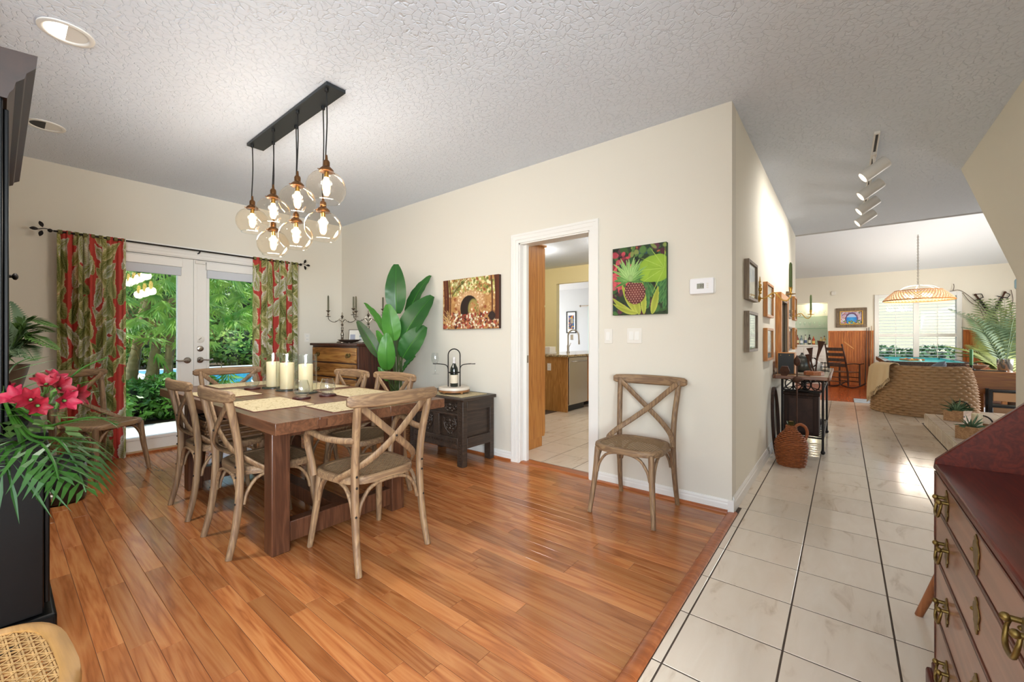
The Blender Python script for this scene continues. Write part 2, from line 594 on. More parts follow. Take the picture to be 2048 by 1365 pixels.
# centre wall with the kitchen doorway
DY0, DY1, DZ = 1.625, 2.36, 2.045
wc = MB()
wc.box(U1, VH, 0, U1 + 0.13, DY0, CE).box(U1, DY1, 0, U1 + 0.13, VP, CE).box(U1, DY0, DZ, U1 + 0.13, DY1, CE)
wall_center = struct(wc.build('wall_center', m_wall, ang=0))
# hall wall
struct(MB().box(U1 + 0.13, VH, 0, UE, VH + 0.13, CE).build('wall_hall', m_wall2, ang=0))
# patio wall with the french door opening
PO0, PO1, POZ = 0.56, 2.15, 2.035
wp = MB()
wp.box(-0.6, VP, 0, PO0, VP + 0.16, CE).box(PO1, VP, 0, U1 + 0.13, VP + 0.16, CE).box(PO0, VP, POZ, PO1, VP + 0.16, CE)
struct(wp.build('wall_left', m_wall, ang=0))
# partition behind the black hutch
struct(MB().box(-0.60, 1.95, 0, -0.47, VP, CE).build('wall_partition', m_wall, ang=0))
# right wall with its sloping end under the stair
pw = MB().prism([(0.35, 0), (4.05, 0), (4.05, 1.546), (5.625, CE), (0.35, CE)], VR - 0.12, VR, axis=1)
struct(pw.build('wall_right', m_wall2, ang=0))
# walls behind the camera, with window openings added for the fill lamps
def window_wall(name, horizontal, at, a, b, wa, wb, z0, z1, out):
    mb = MB()
    def bx(p, q, r, s):
        lo, hi = sorted((at, at + out))
        if horizontal: mb.box(p, lo, r, q, hi, s)
        else: mb.box(lo, p, r, hi, q, s)
    bx(a, wa, 0, CE); bx(wb, b, 0, CE); bx(wa, wb, 0, z0); bx(wa, wb, z1, CE)
    return struct(mb.build(name, m_wall, ang=0))
window_wall('wall_rear', False, -3.5, -3.1, 2.08, -1.5, 1.5, 0.5, 2.4, -0.13)
window_wall('wall_entry', True, -3.0, -3.5, 0.35, -3.2, -0.8, 0.5, 2.4, -0.13)
struct(MB().box(-3.5, 1.95, 0, -0.6, 2.08, CE).build('wall_return', m_wall, ang=0))
struct(MB().box(0.35, -3.0, 0, 0.47, VR - 0.12, CE).build('wall_closet', m_wall, ang=0))
for nm, hz, at, a, b in (('added_window_2', False, -3.56, -1.5, 1.5), ('added_window_3', True, -3.06, -3.2, -0.8)):  # window frames added out of view around the fill lamps
    mb = MB()
    def bx(p, q, r, s):
        if hz: mb.box(p, at - .03, r, q, at + .03, s)
        else: mb.box(at - .03, p, r, at + .03, q, s)
    bx(a, b, .5, .56); bx(a, b, 2.34, 2.4)
    for f in (0, 1 / 3, 2 / 3, 1):
        c = a + (b - a) * f
        c0 = min(max(c - .03, a), b - .06)
        bx(c0, c0 + .06, .56, 2.34)
    struct(mb.build(nm, m_white, ang=0))

# ---- ceiling
ce = MB()
ce.box(-3.6, -4.0, CE, UE, VP + 0.16, CE + 0.1)
ceiling = struct(ce.build('ceiling', m_ceil, ang=0))
# far room: vaulted ceiling, walls
RZ, RU, PZF = 4.25, 10.9, 2.92
m_vault = simple('smooth_white_ceiling', '#e4e6ea', 0.8)
vc = MB()
vc.prism([(UE - 0.02, CE + 0.1), (UE + 0.1, CE), (RU, RZ), (UF + 0.1, PZF), (UF + 0.1, PZF + 0.12), (RU, RZ + 0.12)], -4.0, 2.7, axis=1)
struct(vc.build('ceiling', m_vault, ang=0))
WA, WB = PX(1749, 590, UF), PX(1923.6, 584, UF)     # outer frame of the far window
WZ0, WZ1 = 0.50, 2.34
wf = MB()
NV0, NV1, NZ0, NZ1 = 0.36, 1.30, 0.97, 2.20       # bar niche opening
wf.box(UF, -4.1, ZS, UF + 0.15, WB.y + .06, 3.1).box(UF, WA.y - .06, ZS, UF + 0.15, NV0, 3.1)
wf.box(UF, WB.y + .06, ZS, UF + 0.15, WA.y - .06, WZ0 + .06).box(UF, WB.y + .06, WZ1 - .06, UF + 0.15, WA.y - .06, 3.1)
wf.box(UF, NV0, NZ1, UF + 0.15, NV1, 3.1).box(UF, NV1, ZS, UF + 0.15, 2.7, 3.1).box(UF, NV0, ZS, UF + 0.15, NV1, NZ0)
wall_far = struct(wf.build('wall_far', m_wall2, ang=0))
struct(MB().box(UE, -4.12, ZS, UF, -4.0, 4.4).box(3.95, -4.12, 0, UE, -4.0, CE).build('wall_far_right', m_wall2, ang=0))
struct(MB().box(UE, 2.58, ZS, UF, 2.7, 4.4).build('wall_far_left', m_wall2, ang=0))
# wainscot, boards with grooves between, two runs beside the window
m_wains = wood('beadboard_pine', '#b0622a', '#c67838', 2, 0.35, 0.7, 0.05, 0.02)
for a, b in ((NV0 - 0.02, WA.y + 0.02), (WB.y - 0.02, -3.9)):
    n = int(abs(a - b) / 0.055)
    wr = MB().box(UF - 0.03, b, 1.33, UF, a, 1.37).box(UF - 0.022, b, ZS, UF, a, ZS + 0.13)
    wr = wr.build('wainscot', m_wains, wall_far, ang=0)
    for i in range(n):
        y1 = a - (a - b) * i / n; y0 = a - (a - b) * (i + 1) / n
        MB().box(UF - 0.016, y0 + 0.004, ZS + 0.13, UF - 0.001, y1 - 0.003, 1.33).build('board', m_wains, wr, ang=0, fix=False)
    MB().box(UF - 0.006, b, ZS + 0.1, UF - 0.0005, a, 1.34).build('backing', m_wains, wr, ang=0)

# ---- baseboards and shoe mouldings
def base_run(name, p, q, nrm, shoe=True, h=0.085):
    p, q, nrm = Vector(p), Vector(q), Vector(nrm)
    prof = [(0.0005, 0), (0.013, 0), (0.013, h * 0.62), (0.010, h * 0.72), (0.010, h * 0.84), (0.006, h), (0.0005, h)]
    vs = [p + nrm * a + Vector((0, 0, b)) for a, b in prof] + [q + nrm * a + Vector((0, 0, b)) for a, b in prof]
    n = len(prof)
    fs = [(i, (i + 1) % n, n + (i + 1) % n, n + i) for i in range(n)] + [tuple(range(n)), tuple(range(n, 2 * n))]
    o = struct(MB().add(vs, fs).build(name, m_white, ang=0))
    if shoe:
        prof = [(0.013, 0), (0.030, 0), (0.028, 0.010), (0.022, 0.018), (0.013, 0.020)]
        vs = [p + nrm * a + Vector((0, 0, b)) for a, b in prof] + [q + nrm * a + Vector((0, 0, b)) for a, b in prof]
        n = len(prof)
        fs = [(i, (i + 1) % n, n + (i + 1) % n, n + i) for i in range(n)] + [tuple(range(n)), tuple(range(n, 2 * n))]
        MB().add(vs, fs).build('shoe_moulding', m_shoe, o, ang=0)
    return o
base_run('baseboard_center', (U1, 0.60, 0), (U1, 1.572, 0), (-1, 0, 0))
base_run('baseboard_center', (U1, 2.446, 0), (U1, VP, 0), (-1, 0, 0))
base_run('baseboard_hall', (U1 + 0.02, VH, 0), (UE, VH, 0), (0, -1, 0), False, 0.10)
MB().box(U1 - 0.013, VH - 0.013, 0, U1 + 0.02, VH - 0.0005, 0.085).box(U1 - 0.013, VH - .0005, 0, U1 - 0.0005, 0.60, 0.085).build('corner_block', m_white, wall_center, ang=0)
base_run('baseboard_left', (2.26, VP, 0), (U1, VP, 0), (0, -1, 0))
base_run('baseboard_left', (-0.46, VP, 0), (0.45, VP, 0), (0, -1, 0))
base_run('baseboard_right', (1.95, VR, 0), (4.05, VR, 0), (0, 1, 0), False, 0.10)

# ---- kitchen doorway casing with pocket door edge
trim = struct(MB().box(U1 + 0.0, DY0 - 0.001, 0, U1 + 0.13, DY0 + 0.012, DZ).box(U1, DY1 - 0.012, 0, U1 + 0.045, DY1 + 0.001, DZ).box(U1 + .085, DY1 - .012, 0, U1 + .13, DY1 + .001, DZ).box(U1, DY0, DZ - 0.012, U1 + 0.13, DY1, DZ + 0.001).build('trim_1', m_white, ang=0))
def casing(x, y0, y1, z1, w, parent, sgn=-1):
    """stepped casing boards round an opening in a wall of constant x"""
    for a, b, t in ((0.0, w * 0.35, 0.012), (w * 0.35, w * 0.75, 0.016), (w * 0.75, w, 0.021)):
        mb = MB()
        lo, hi = sorted((x, x + sgn * t))
        mb.box(lo, y0 - b, 0, hi, y0 - a, z1 + b).box(lo, y1 + a, 0, hi, y1 + b, z1 + b).box(lo, y0 - a, z1 + a, hi, y1 + a, z1 + b)
        mb.build('casing', m_white, parent, ang=0)
casing(U1, DY0, DY1, DZ, 0.083, trim)
MB().box(U1 + 0.048, DY1 - 0.05, 0.012, U1 + 0.082, DY1 + 0.01, DZ - 0.013).build('pocket_door_edge', m_white, trim, ang=0)
MB().box(U1 + 0.055, DY1 - 0.0525, 0.93, U1 + 0.075, DY1 - 0.049, 1.0).build('pocket_door_latch', m_nickel, trim, ang=0)
MB().prism([(U1 - 0.015, 0), (U1 + 0.13, 0), (U1 + 0.13, 0.004), (U1 + 0.06, 0.016), (U1 + 0.01, 0.012)], DY0 + 0.012, DY1 - 0.012, axis=1).build('threshold', m_shoe, trim, ang=0) if False else None
th = MB()
th.v += [(U1 - 0.015, y, 0) for y in (DY0 + .012, DY1 - .012)] + [(U1 + 0.01, y, 0.013) for y in (DY0 + .012, DY1 - .012)] + [(U1 + 0.10, y, 0.013) for y in (DY0 + .012, DY1 - .012)] + [(U1 + 0.14, y, 0.001) for y in (DY0 + .012, DY1 - .012)]
th.f += [(0, 1, 3, 2), (2, 3, 5, 4), (4, 5, 7, 6), (0, 2, 4, 6), (1, 7, 5, 3)]
th.build('threshold', m_shoe, trim, ang=0)

# ---- french patio doors
mid = (PO0 + PO1) / 2
DF = VP + 0.035                       # door face
def leaf(name, x0, x1, hand, label):
    d = struct(MB().box(x0, DF, 0.02, x0 + 0.125, DF + 0.045, POZ - 0.012).box(x1 - 0.125, DF, 0.02, x1, DF + 0.045, POZ - 0.012)
               .box(x0 + 0.125, DF, 0.02, x1 - 0.125, DF + 0.045, 0.14).box(x0 + 0.125, DF, POZ - 0.15, x1 - 0.125, DF + 0.045, POZ - 0.012).build(name, m_white, bevel=0.002))
    a, b = x0 + 0.125, x1 - 0.125
    fr = MB()
    for p in ((a - .012, 0.128, a + .016, POZ - .138), (b - .016, 0.128, b + .012, POZ - .138), (a + .016, .128, b - .016, .156), (a + .016, POZ - .166, b - .016, POZ - .138)):
        fr.box(p[0], DF - 0.006, p[1], p[2], DF + 0.05, p[3])
    fr.build('glazing_bead', m_white, d, bevel=0.003)
    MB().box(a, DF + 0.02, 0.14, b, DF + 0.026, POZ - 0.15).build('pane', m_pane, d, ang=0)
    # shade rolled up under its cassette
    MB().box(a - 0.02, DF - 0.045, POZ - 0.115, b + 0.02, DF - 0.006, POZ - 0.03).build('shade_cassette', m_white, d, bevel=0.004)
    MB().box(a - 0.012, DF - 0.036, POZ - 0.205, b + 0.012, DF - 0.012, POZ - 0.115).build('folded_shade', simple('shade_fabric_' + name, '#c9cbd0', 0.8), d, bevel=0.004)
    hx = x1 - 0.055 if hand > 0 else x0 + 0.055
    h = MB()
    M = Matrix.Translation((hx, DF, 0.92)) @ Matrix.Rotation(pi / 2, 4, 'X')
    h.lathe([(0.0, 0.0), (0.033, 0.0), (0.033, 0.006), (0.026, 0.012), (0.014, 0.018), (0.011, 0.05), (0, 0.05)], n=20, M=M)
    h.tube(spline([(hx, DF - 0.045, 0.92), (hx - hand * 0.03, DF - 0.05, 0.922), (hx - hand * 0.07, DF - 0.048, 0.918), (hx - hand * 0.11, DF - 0.047, 0.926)], 5), 0.008, 8)
    h.build('lever_handle', m_nickel, d)
    return d
d1 = leaf('door_1', PO0 + 0.012, mid - 0.002, 1, '')
d2 = leaf('door_2', mid + 0.002, PO1 - 0.012, -1, '')
M = Matrix.Translation((mid + 0.057, DF, 1.045)) @ Matrix.Rotation(pi / 2, 4, 'X')
db = MB().lathe([(0, 0), (0.032, 0), (0.032, 0.008), (0.024, 0.014), (0, 0.014)], n=20, M=M)
db.box(mid + 0.05, DF - 0.028, 1.035, mid + 0.064, DF - 0.012, 1.055)
db.build('deadbolt', m_nickel, d2)
M = Matrix.Translation((mid + 0.057, DF, 1.15)) @ Matrix.Rotation(pi / 2, 4, 'X')
MB().lathe([(0, 0), (0.042, 0), (0.042, 0.004), (0.036, 0.009), (0, 0.011)], n=24, M=M).build('door_sign', m_plate, d2)
MB().prism([(mid + .045, 1.14), (mid + .07, 1.163), (mid + .066, 1.168), (mid + .041, 1.146)], DF - .0125, DF - .009, axis=1).build('sign_mark', m_nickel, d2, ang=0)
MB().box(mid - 0.002, DF - 0.012, 0.02, mid + 0.028, DF - 0.0, POZ - 0.012).build('astragal', m_white, d2, bevel=0.002)
MB().box(mid + 0.01, DF - 0.03, POZ - 0.055, mid + 0.10, DF - 0.001, POZ - 0.02).build('alarm_contact', m_plate, d2, bevel=0.002)
tr2 = struct(MB().box(PO0 - 0.001, VP, 0, PO0 + 0.010, VP + 0.16, POZ).box(PO1 - 0.010, VP, 0, PO1 + 0.001, VP + 0.16, POZ).box(PO0, VP, POZ - 0.010, PO1, VP + 0.16, POZ + 0.001).build('trim_2', m_white, ang=0))
for a, b, t in ((0.0, 0.03, 0.012), (0.03, 0.08, 0.018), (0.08, 0.105, 0.026)):
    MB().box(PO0 - b, VP - t, 0, PO0 - a, VP, POZ + b).box(PO1 + a, VP - t, 0, PO1 + b, VP, POZ + b).box(PO0 - a, VP - t, POZ + a, PO1 + a, VP, POZ + b).build('casing', m_white, tr2, ang=0)
MB().box(PO0 + 0.011, VP - 0.03, 0.0005, PO1 - 0.011, VP + 0.16, 0.02).build('sill', simple('door_sill', '#b08b5c', 0.4), tr2, ang=0)
MB().box(PO0 + 0.0, VP - 0.048, 0.0005, PO1, VP - 0.031, 0.018).build('shoe_moulding', m_shoe, tr2, ang=0)

# ---- far window with plantation shutters
w1 = MB()
y0, y1 = WB.y, WA.y
w1.box(UF - 0.035, y0, WZ0, UF - 0.001, y0 + 0.09, WZ1).box(UF - 0.035, y1 - 0.09, WZ0, UF - 0.001, y1, WZ1)
w1.box(UF - 0.035, y0 + .09, WZ1 - 0.10, UF - 0.001, y1 - .09, WZ1).box(UF - 0.035, y0 + .09, WZ0, UF - 0.001, y1 - .09, WZ0 + 0.09)
ym = (y0 + y1) / 2
w1.box(UF - 0.035, ym - 0.055, WZ0 + .09, UF + 0.03, ym + 0.055, WZ1 - .10)
zr = 1.16 + (677 - 671) * 10.8 / FPX
w1.box(UF - 0.03, y0 + .09, zr - 0.04, UF - 0.002, ym - .055, zr + 0.04).box(UF - 0.03, ym + .055, zr - 0.04, UF - 0.002, y1 - .09, zr + 0.04)
window1 = struct(w1.build('window_1', m_white, bevel=0.003))
MB().box(UF + 0.09, y0 + .06, WZ0 + .06, UF + 0.096, y1 - .06, WZ1 - .06).build('pane', m_pane, window1, ang=0)
MB().box(UF + 0.08, y0 + .06, zr - .02, UF + .11, y1 - .06, zr + .02).box(UF + .08, y0 + .06, WZ0 + .06, UF + .11, y0 + .10, WZ1 - .06).box(UF + .08, y1 - .10, WZ0 + .06, UF + .11, y1 - .06, WZ1 - .06).build('sash', m_white, window1, ang=0)
slat = None
for (a, b) in ((y0 + .09, ym - .055), (ym + .055, y1 - .09)):
    for (z0, z1, n) in ((WZ0 + .09, zr - .04, 7), (zr + .04, WZ1 - .10, 12)):
        for i in range(n):
            z = z0 + (z1 - z0) * (i + .5) / n
            if slat is None:
                slat = MB().prism([(-0.032, 0.0), (0, -0.005), (0.032, 0), (0, 0.005)], -(b - a) / 2 + .004, (b - a) / 2 - .004, axis=1).mesh('slat', m_white, 0)
            link('slat', slat, window1, (UF + 0.028, (a + b) / 2, z), rot=(0, radians(-9), 0))
    MB().box(UF - 0.012, (a + b) / 2 - .006, WZ0 + .1, UF - 0.004, (a + b) / 2 + .006, WZ1 - .12).build('tilt_rod', m_white, window1, ang=0)

# ---- kitchen shell seen through the doorway
KU = 7.87
kw = MB().box(KU, 0.70, 0, KU + .12, 2.2, CE).box(KU, 5.03, 0, KU + .12, 5.76, CE).box(KU, 2.2, 2.38, KU + .12, 5.03, CE)
struct(kw.build('wall_kitchen', m_kwall, ang=0))
struct(MB().box(KU, 2.71, CE, 12.2, 9.0, CE + .1).box(UE, 0.71, CE, KU, 5.76, CE + .1).build('ceiling', m_vault, ang=0))
struct(MB().box(U1 + .13, 5.64, 0, KU, 5.76, CE).build('wall_kitchen_side', m_kwall, ang=0))
struct(MB().box(11.6, 2.7, 0, 11.72, 9.0, CE).build('wall_breakfast', m_gwall, ang=0))
struct(MB().box(KU + .12, 9.0, 0, 12.2, 9.12, CE).box(KU + .12, 2.7, 0, 11.6, 2.75, CE).build('wall_breakfast_side', m_gwall, ang=0))
struct(MB().box(9.72, 2.75, -.20, 11.7, 9.0, -0.010).box(KU - 0.2, 5.64, -.2, 9.72, 9.0, -.01).build('floor', m_tile, ang=0))

# ================================================================ dining chairs
def seat_outline(n=48, grow=0.0):
    pts = []
    for i in range(n):
        a = 2 * pi * i / n
        ca, sa = cos(a), sin(a)
        e = 0.62
        x = abs(ca) ** e * (1 if ca > 0 else -1)
        y = abs(sa) ** e * (1 if sa > 0 else -1)
        w = 0.222 + 0.018 * y
        pts.append((x * (w + grow), 0.012 + y * (0.212 + grow)))
    return pts

def chord(poly, axis, c):
    """sorted crossings of the line coord[axis]=c with poly"""
    xs = []
    n = len(poly)
    for i in range(n):
        p, q = poly[i], poly[(i + 1) % n]
        if (p[axis] - c) * (q[axis] - c) < 0:
            t = (c - p[axis]) / (q[axis] - p[axis])
            xs.append(p[1 - axis] + t * (q[1 - axis] - p[1 - axis]))
    return sorted(xs)

def make_chair(name, arms=False, wide=1.0):
    root = bpy.data.objects.new(name, None)
    COL.objects.link(root)
    W = wide
    SZ = 0.455
    out = [(x * W, y) for x, y in seat_outline(48)]
    inn = []
    for i in range(48):
        p, q = Vector(out[i - 1]), Vector(out[(i + 1) % 48])
        t_ = (q - p).normalized()
        inn.append((out[i][0] - t_.y * 0.031, out[i][1] + t_.x * 0.031))
    n = len(out)
    mb = MB()
    mid_ = [((a[0] * .5 + b[0] * .5), (a[1] * .5 + b[1] * .5)) for a, b in zip(out, inn)]
    rings = [[(x, y, SZ - 0.036) for x, y in inn], [(x, y, SZ - 0.038) for x, y in out], [(x * 1.012, y * 1.01, SZ - 0.02) for x, y in out], [(x, y, SZ - 0.004) for x, y in out],
             [(x, y, SZ + 0.002) for x, y in mid_], [(x, y, SZ - 0.003) for x, y in inn], [(x, y, SZ - 0.012) for x, y in inn]]
    vs = [p for r in rings for p in r]
    fs = []
    for k in range(len(rings)):
        k2 = (k + 1) % len(rings)
        for i in range(n):
            i2 = (i + 1) % n
            fs.append((k * n + i, k * n + i2, k2 * n + i2, k2 * n + i))
    mb.add(vs, fs).build('seat_frame', m_chair_x, root, ang=60)
    # cane: strips in pairs both ways and diagonals, following the inner outline
    cn = MB()
    big = [(x * 1.02, y * 1.02) for x, y in inn]
    st, hw = 0.0175, 0.0016
    def strip(axis, c, z):
        ch = chord(big, axis, c)
        if len(ch) >= 2:
            a, b = ch[0], ch[-1]
            q = [(c - hw, a), (c + hw, a), (c + hw, b), (c - hw, b)]
            if axis == 1: q = [(y, x) for x, y in q]
            cn.prism(q, z - 0.0006, z + 0.0006)
    k = -20
    for k in range(-16, 17):
        for e in (-0.0024, 0.0024):
            strip(0, k * st + e, SZ - 0.009)
            strip(1, 0.012 + k * st + e, SZ - 0.0075)
    for sg in (1, -1):
        rot = [((x + sg * y) / sqrt(2), (y - sg * x) / sqrt(2)) for x, y in big]
        for k in range(-28, 29):
            c = k * st * 0.7071 * 2 + 0.005
            ch = chord(rot, 0, c)
            if len(ch) >= 2:
                q = []
                for cc, yy in ((c - .0013, ch[0]), (c + .0013, ch[0]), (c + .0013, ch[-1]), (c - .0013, ch[-1])):
                    x = (cc - sg * yy) / sqrt(2); y = (sg * cc + yy) / sqrt(2)
                    q.append((x, y))
                cn.prism(q, SZ - 0.0064 + sg * 0.0006, SZ - 0.0056 + sg * 0.0006)
    cane = cn.build('cane_seat', m_cane, root, ang=0, fix=False)
    # legs: the rear ones run on up as back posts
    sec = rrect(0.032, 0.036, 0.011, 2)
    for s in (-1, 1):
        pts = spline([(s * .208 * W, -.255, 0), (s * .203 * W, -.225, .13), (s * .198 * W, -.205, .28), (s * .196 * W, -.198, .46), (s * .200 * W, -.212, .62), (s * .210 * W, -.240, .76), (s * .216 * W, -.262, .86)], 4)
        MB().sweep(pts, sec, (0, 1, 0), scale=[0.85 + 0.2 * min(1, i / 8) for i in range(len(pts))]).build('leg', m_chair, root, ang=50)
        pts = spline([(s * .215 * W, .232, 0), (s * .203 * W, .212, .13), (s * .190 * W, .192, .28), (s * .182 * W, .180, .43)], 4)
        MB().sweep(pts, sec, (0, 1, 0), scale=[0.8 + 0.28 * min(1, i / 8) for i in range(len(pts))]).build('leg', m_chair, root, ang=50)
    # curved crest rail
    R = 0.268 * W
    pts = []
    for i in range(17):
        x = -R * cos(pi * i / 16) * .5 + (-R + 2 * R * i / 16) * .5
        pts.append((x, -.252 - .040 * (1 - (x / R) ** 2), .855))
    secr = rrect(0.030, 0.070, 0.014, 4)
    MB().sweep(pts, secr, (0, 0, 1), scale=[(1.0, 0.80 + 0.2 * sin(pi * i / 16)) if 0 < i < 16 else (0.75, 0.52) for i in range(17)]).build('crest_rail', m_chair_x, root, ang=50)
    # crossed slats running down to the sides of the seat
    for s in (-1, 1):
        o = 0.008 * s
        pts = spline([(-s * .212 * W, -.240 + o, .845), (-s * .10 * W, -.246 + o, .742), (0, -.246 + o, .652), (s * .11 * W, -.222 + o, .562), (s * .185 * W, -.165 + o, .50), (s * .224 * W, -.095, .452), (s * .226 * W, -.075, .435)], 4)
        nl = len(pts)
        ups = Vector((s * 0.72, 0, 0.70))
        MB().sweep(pts, rrect(0.013, 0.036, 0.004, 1), tuple(ups)).build('cross_slat', m_chair, root, ang=50)
    # bentwood arches under the seat
    secb = rrect(0.016, 0.020, 0.006, 2)
    L, F, B = .192 * W, .188, -.198
    def arch(p, q):
        p, q = Vector(p), Vector(q)
        d = q - p
        pts = spline([p + Vector((0, 0, .268)), p + d * .045 + Vector((0, 0, .33)), p + d * .17 + Vector((0, 0, .392)), p + d * .34 + Vector((0, 0, .414)), p + d * .5 + Vector((0, 0, .417)),
                      p + d * .66 + Vector((0, 0, .414)), p + d * .83 + Vector((0, 0, .392)), p + d * .955 + Vector((0, 0, .33)), q + Vector((0, 0, .268))], 3)
        nrm = d.cross(Vector((0, 0, 1)))
        MB().sweep(pts, secb, tuple(nrm.normalized())).build('arch_brace', m_chair, root, ang=50)
    arch((-L + .014, F + .006, 0), (L - .014, F + .006, 0))
    arch((-L + .014, B, 0), (L - .014, B, 0))
    arch((-L - .004, B + .018, 0), (-L - .002, F - .014, 0))
    arch((L + .004, B + .018, 0), (L + .002, F - .014, 0))
    # bolts
    bo = MB()
    for s in (-1, 1):
        for p in ((s * .212 * W, -.262, .845), (s * .197 * W, -.218, .475), (s * .197 * W, -.218, .42), (s * .203 * W, -.222, .28)):
            bo.ball(p, 0.0065, 6, 4)
    bo.ball((0, -.262, .652), 0.0065, 6, 4)
    bo = bo.build('bolts', m_iron, root, ang=60, fix=False)
    bo['kind'] = 'stuff'
    if arms:
        for s in (-1, 1):
            x = s * W
            pts = spline([(x * .205, -.222, .655), (x * .232, -.13, .648), (x * .262, -.02, .652), (x * .278, .075, .672), (x * .275, .130, .650), (x * .262, .150, .590), (x * .245, .145, .50), (x * .236, .138, .425)], 4)
            MB().sweep(pts, rrect(0.034, 0.030, 0.012, 2), (0, 0.3, 1)).build('arm', m_chair, root, ang=50)
    return root

side = make_chair('dining_chair')
armc = make_chair('dining_armchair', True, 1.02)
def chair(src, x, y, face, label, group='cross-back dining chairs'):
    """face = direction the sitter looks, degrees from +X"""
    global side_used
    rz = radians(face - 90)
    o = dup(src, (x, y, 0), rz)
    tag(o, label, 'chair', group)
    return o
chair(armc, 1.31, 2.085, 90, 'cross-back armchair with cane seat at the near end of the dining table')
chair(armc, 1.36, 4.22, -90, 'cross-back armchair at the far end of the dining table before the patio doors')
chair(side, 1.012, 2.71, 0, 'dark cross-back chair on the hutch side of the table nearest the camera')
chair(side, 1.012, 3.445, 0, 'dark cross-back chair on the hutch side of the table holding a woven basket')
chair(side, 1.72, 2.785, 180, 'cross-back chair on the wall side of the table in front of the carved coffer')
chair(side, 1.67, 3.33, 180, 'cross-back chair on the wall side of the table in front of the drawer chest')
chair(side, 2.715, 1.11, 180, 'weathered cross-back chair standing alone under the pineapple picture')
_f = (0.55, -0.84)
chair(side, 0.55, 4.92, math.degrees(atan2(-0.84, 0.55)), 'weathered cross-back chair standing alone before the leaf-print curtain')
fg = chair(side, -0.112, 1.375, 4, 'honey cane seat chair cut off by the lower corner of the picture')
m_chair_h = wood('honey_chair_oak', '#a1763f', '#b08550', 0, 0.5, 1.0, 0.05, 0.03)
m_cane_h = simple('honey_cane', '#b08a55', 0.55, var=0.2, vscale=40)
for c in fg.children:
    if c.type == 'MESH':
        c.data = c.data.copy()
        c.data.materials[0] = m_cane_h if c.name.startswith('cane') else ((m_chair_h if not c.name.startswith('crest') else m_chair_h) if not c.name.startswith('bolts') else m_iron)
for r in (side, armc):
    for c in list(r.children): bpy.data.objects.remove(c)
    bpy.data.objects.remove(r)

# ================================================================ dining table
tb = T('dining_table', 'large dark wood trestle dining table with thick plank top', 'table', (1.34, 3.16, 0))
tx, ty0, ty1 = 0.526, -1.09, 1.09
nb = 5
for i in range(nb):
    a, b = -tx + 2 * tx * i / nb, -tx + 2 * tx * (i + 1) / nb
    MB().box(a + .0006, ty0 + 0.0, 0.702, b - .0006, ty1, 0.760).build('top_board', m_table, tb, bevel=0.0025)
for x in (-0.30, 0.30):
    for y, s in ((ty0, -1), (ty1, 1)):
        MB().box(x - .026, min(y, y + s * .0015), .712, x + .026, max(y, y + s * .0015), .748).build('end_plug', m_tleg, tb, bevel=0.0008)
for x in (-0.385, 0.36):
    for y in (-0.76, 0.76):
        MB().box(x - .048, y - .05, 0.0, x + .048, y + .05, 0.70).build('leg', m_tleg, tb, bevel=0.006)
for y in (-0.76, 0.76):
    MB().box(-0.336, y - .035, 0.045, 0.311, y + .035, 0.155).build('cross_stretcher', m_tleg, tb, bevel=0.004)
    MB().box(-0.43, y - .045, .625, 0.41, y + .045, .7005).build('cross_rail', m_tleg, tb, bevel=0.004)
MB().box(-0.045, -0.724, 0.055, 0.045, 0.724, 0.145).build('long_stretcher', m_tleg, tb, bevel=0.004)

# placemats
def mat_nodes():
    m, nt, b = newmat('leaf_print_placemat')
    co = ND(nt, 'ShaderNodeTexCoord').outputs['Object']
    nz = ND(nt, 'ShaderNodeTexNoise', {'Vector': co, 'Scale': 9.0, 'Detail': 2.0})
    dv = mixc(nt, 0.12, co, nz.outputs[1])
    v = ND(nt, 'ShaderNodeTexVoronoi', {'Vector': dv, 'Scale': 26.0}, feature='DISTANCE_TO_EDGE')
    c = ramp(nt, v.outputs[0], [(0.02, '#a08e68'), (0.09, '#c4b48f'), (0.4, '#b5a580')])
    nt.links.new(c, b.inputs['Base Color'])
    b.inputs['Roughness'].default_value = 0.85
    return m
m_mat = mat_nodes()
m_matedge = simple('placemat_edge', '#5a2f1f', 0.7)
spots = [(1.035, 2.72, 0, 'tan placemat at the hutch side setting nearest the camera'), (1.02, 3.46, 0, 'tan placemat at the hutch side setting farther from the camera'),
         (1.655, 2.80, 0, 'tan placemat at the wall side setting nearest the camera'), (1.655, 3.42, 0, 'tan placemat at the wall side setting farther from the camera'),
         (1.37, 2.295, 90, 'tan placemat at the near end of the table'), (1.34, 4.03, 90, 'tan placemat at the far end of the table')]
for x, y, a, lb in spots:
    t = T('placemat', lb, 'placemat', (x, y, 0.7602), radians(a), 'leaf-print placemats on the table')
    MB().prism(rrect(0.34, 0.49, 0.012, 3), 0, 0.003).build('border', m_matedge, t, ang=0)
    MB().prism(rrect(0.328, 0.478, 0.01, 3), 0.003, 0.0042).build('cloth', m_mat, t, ang=0)

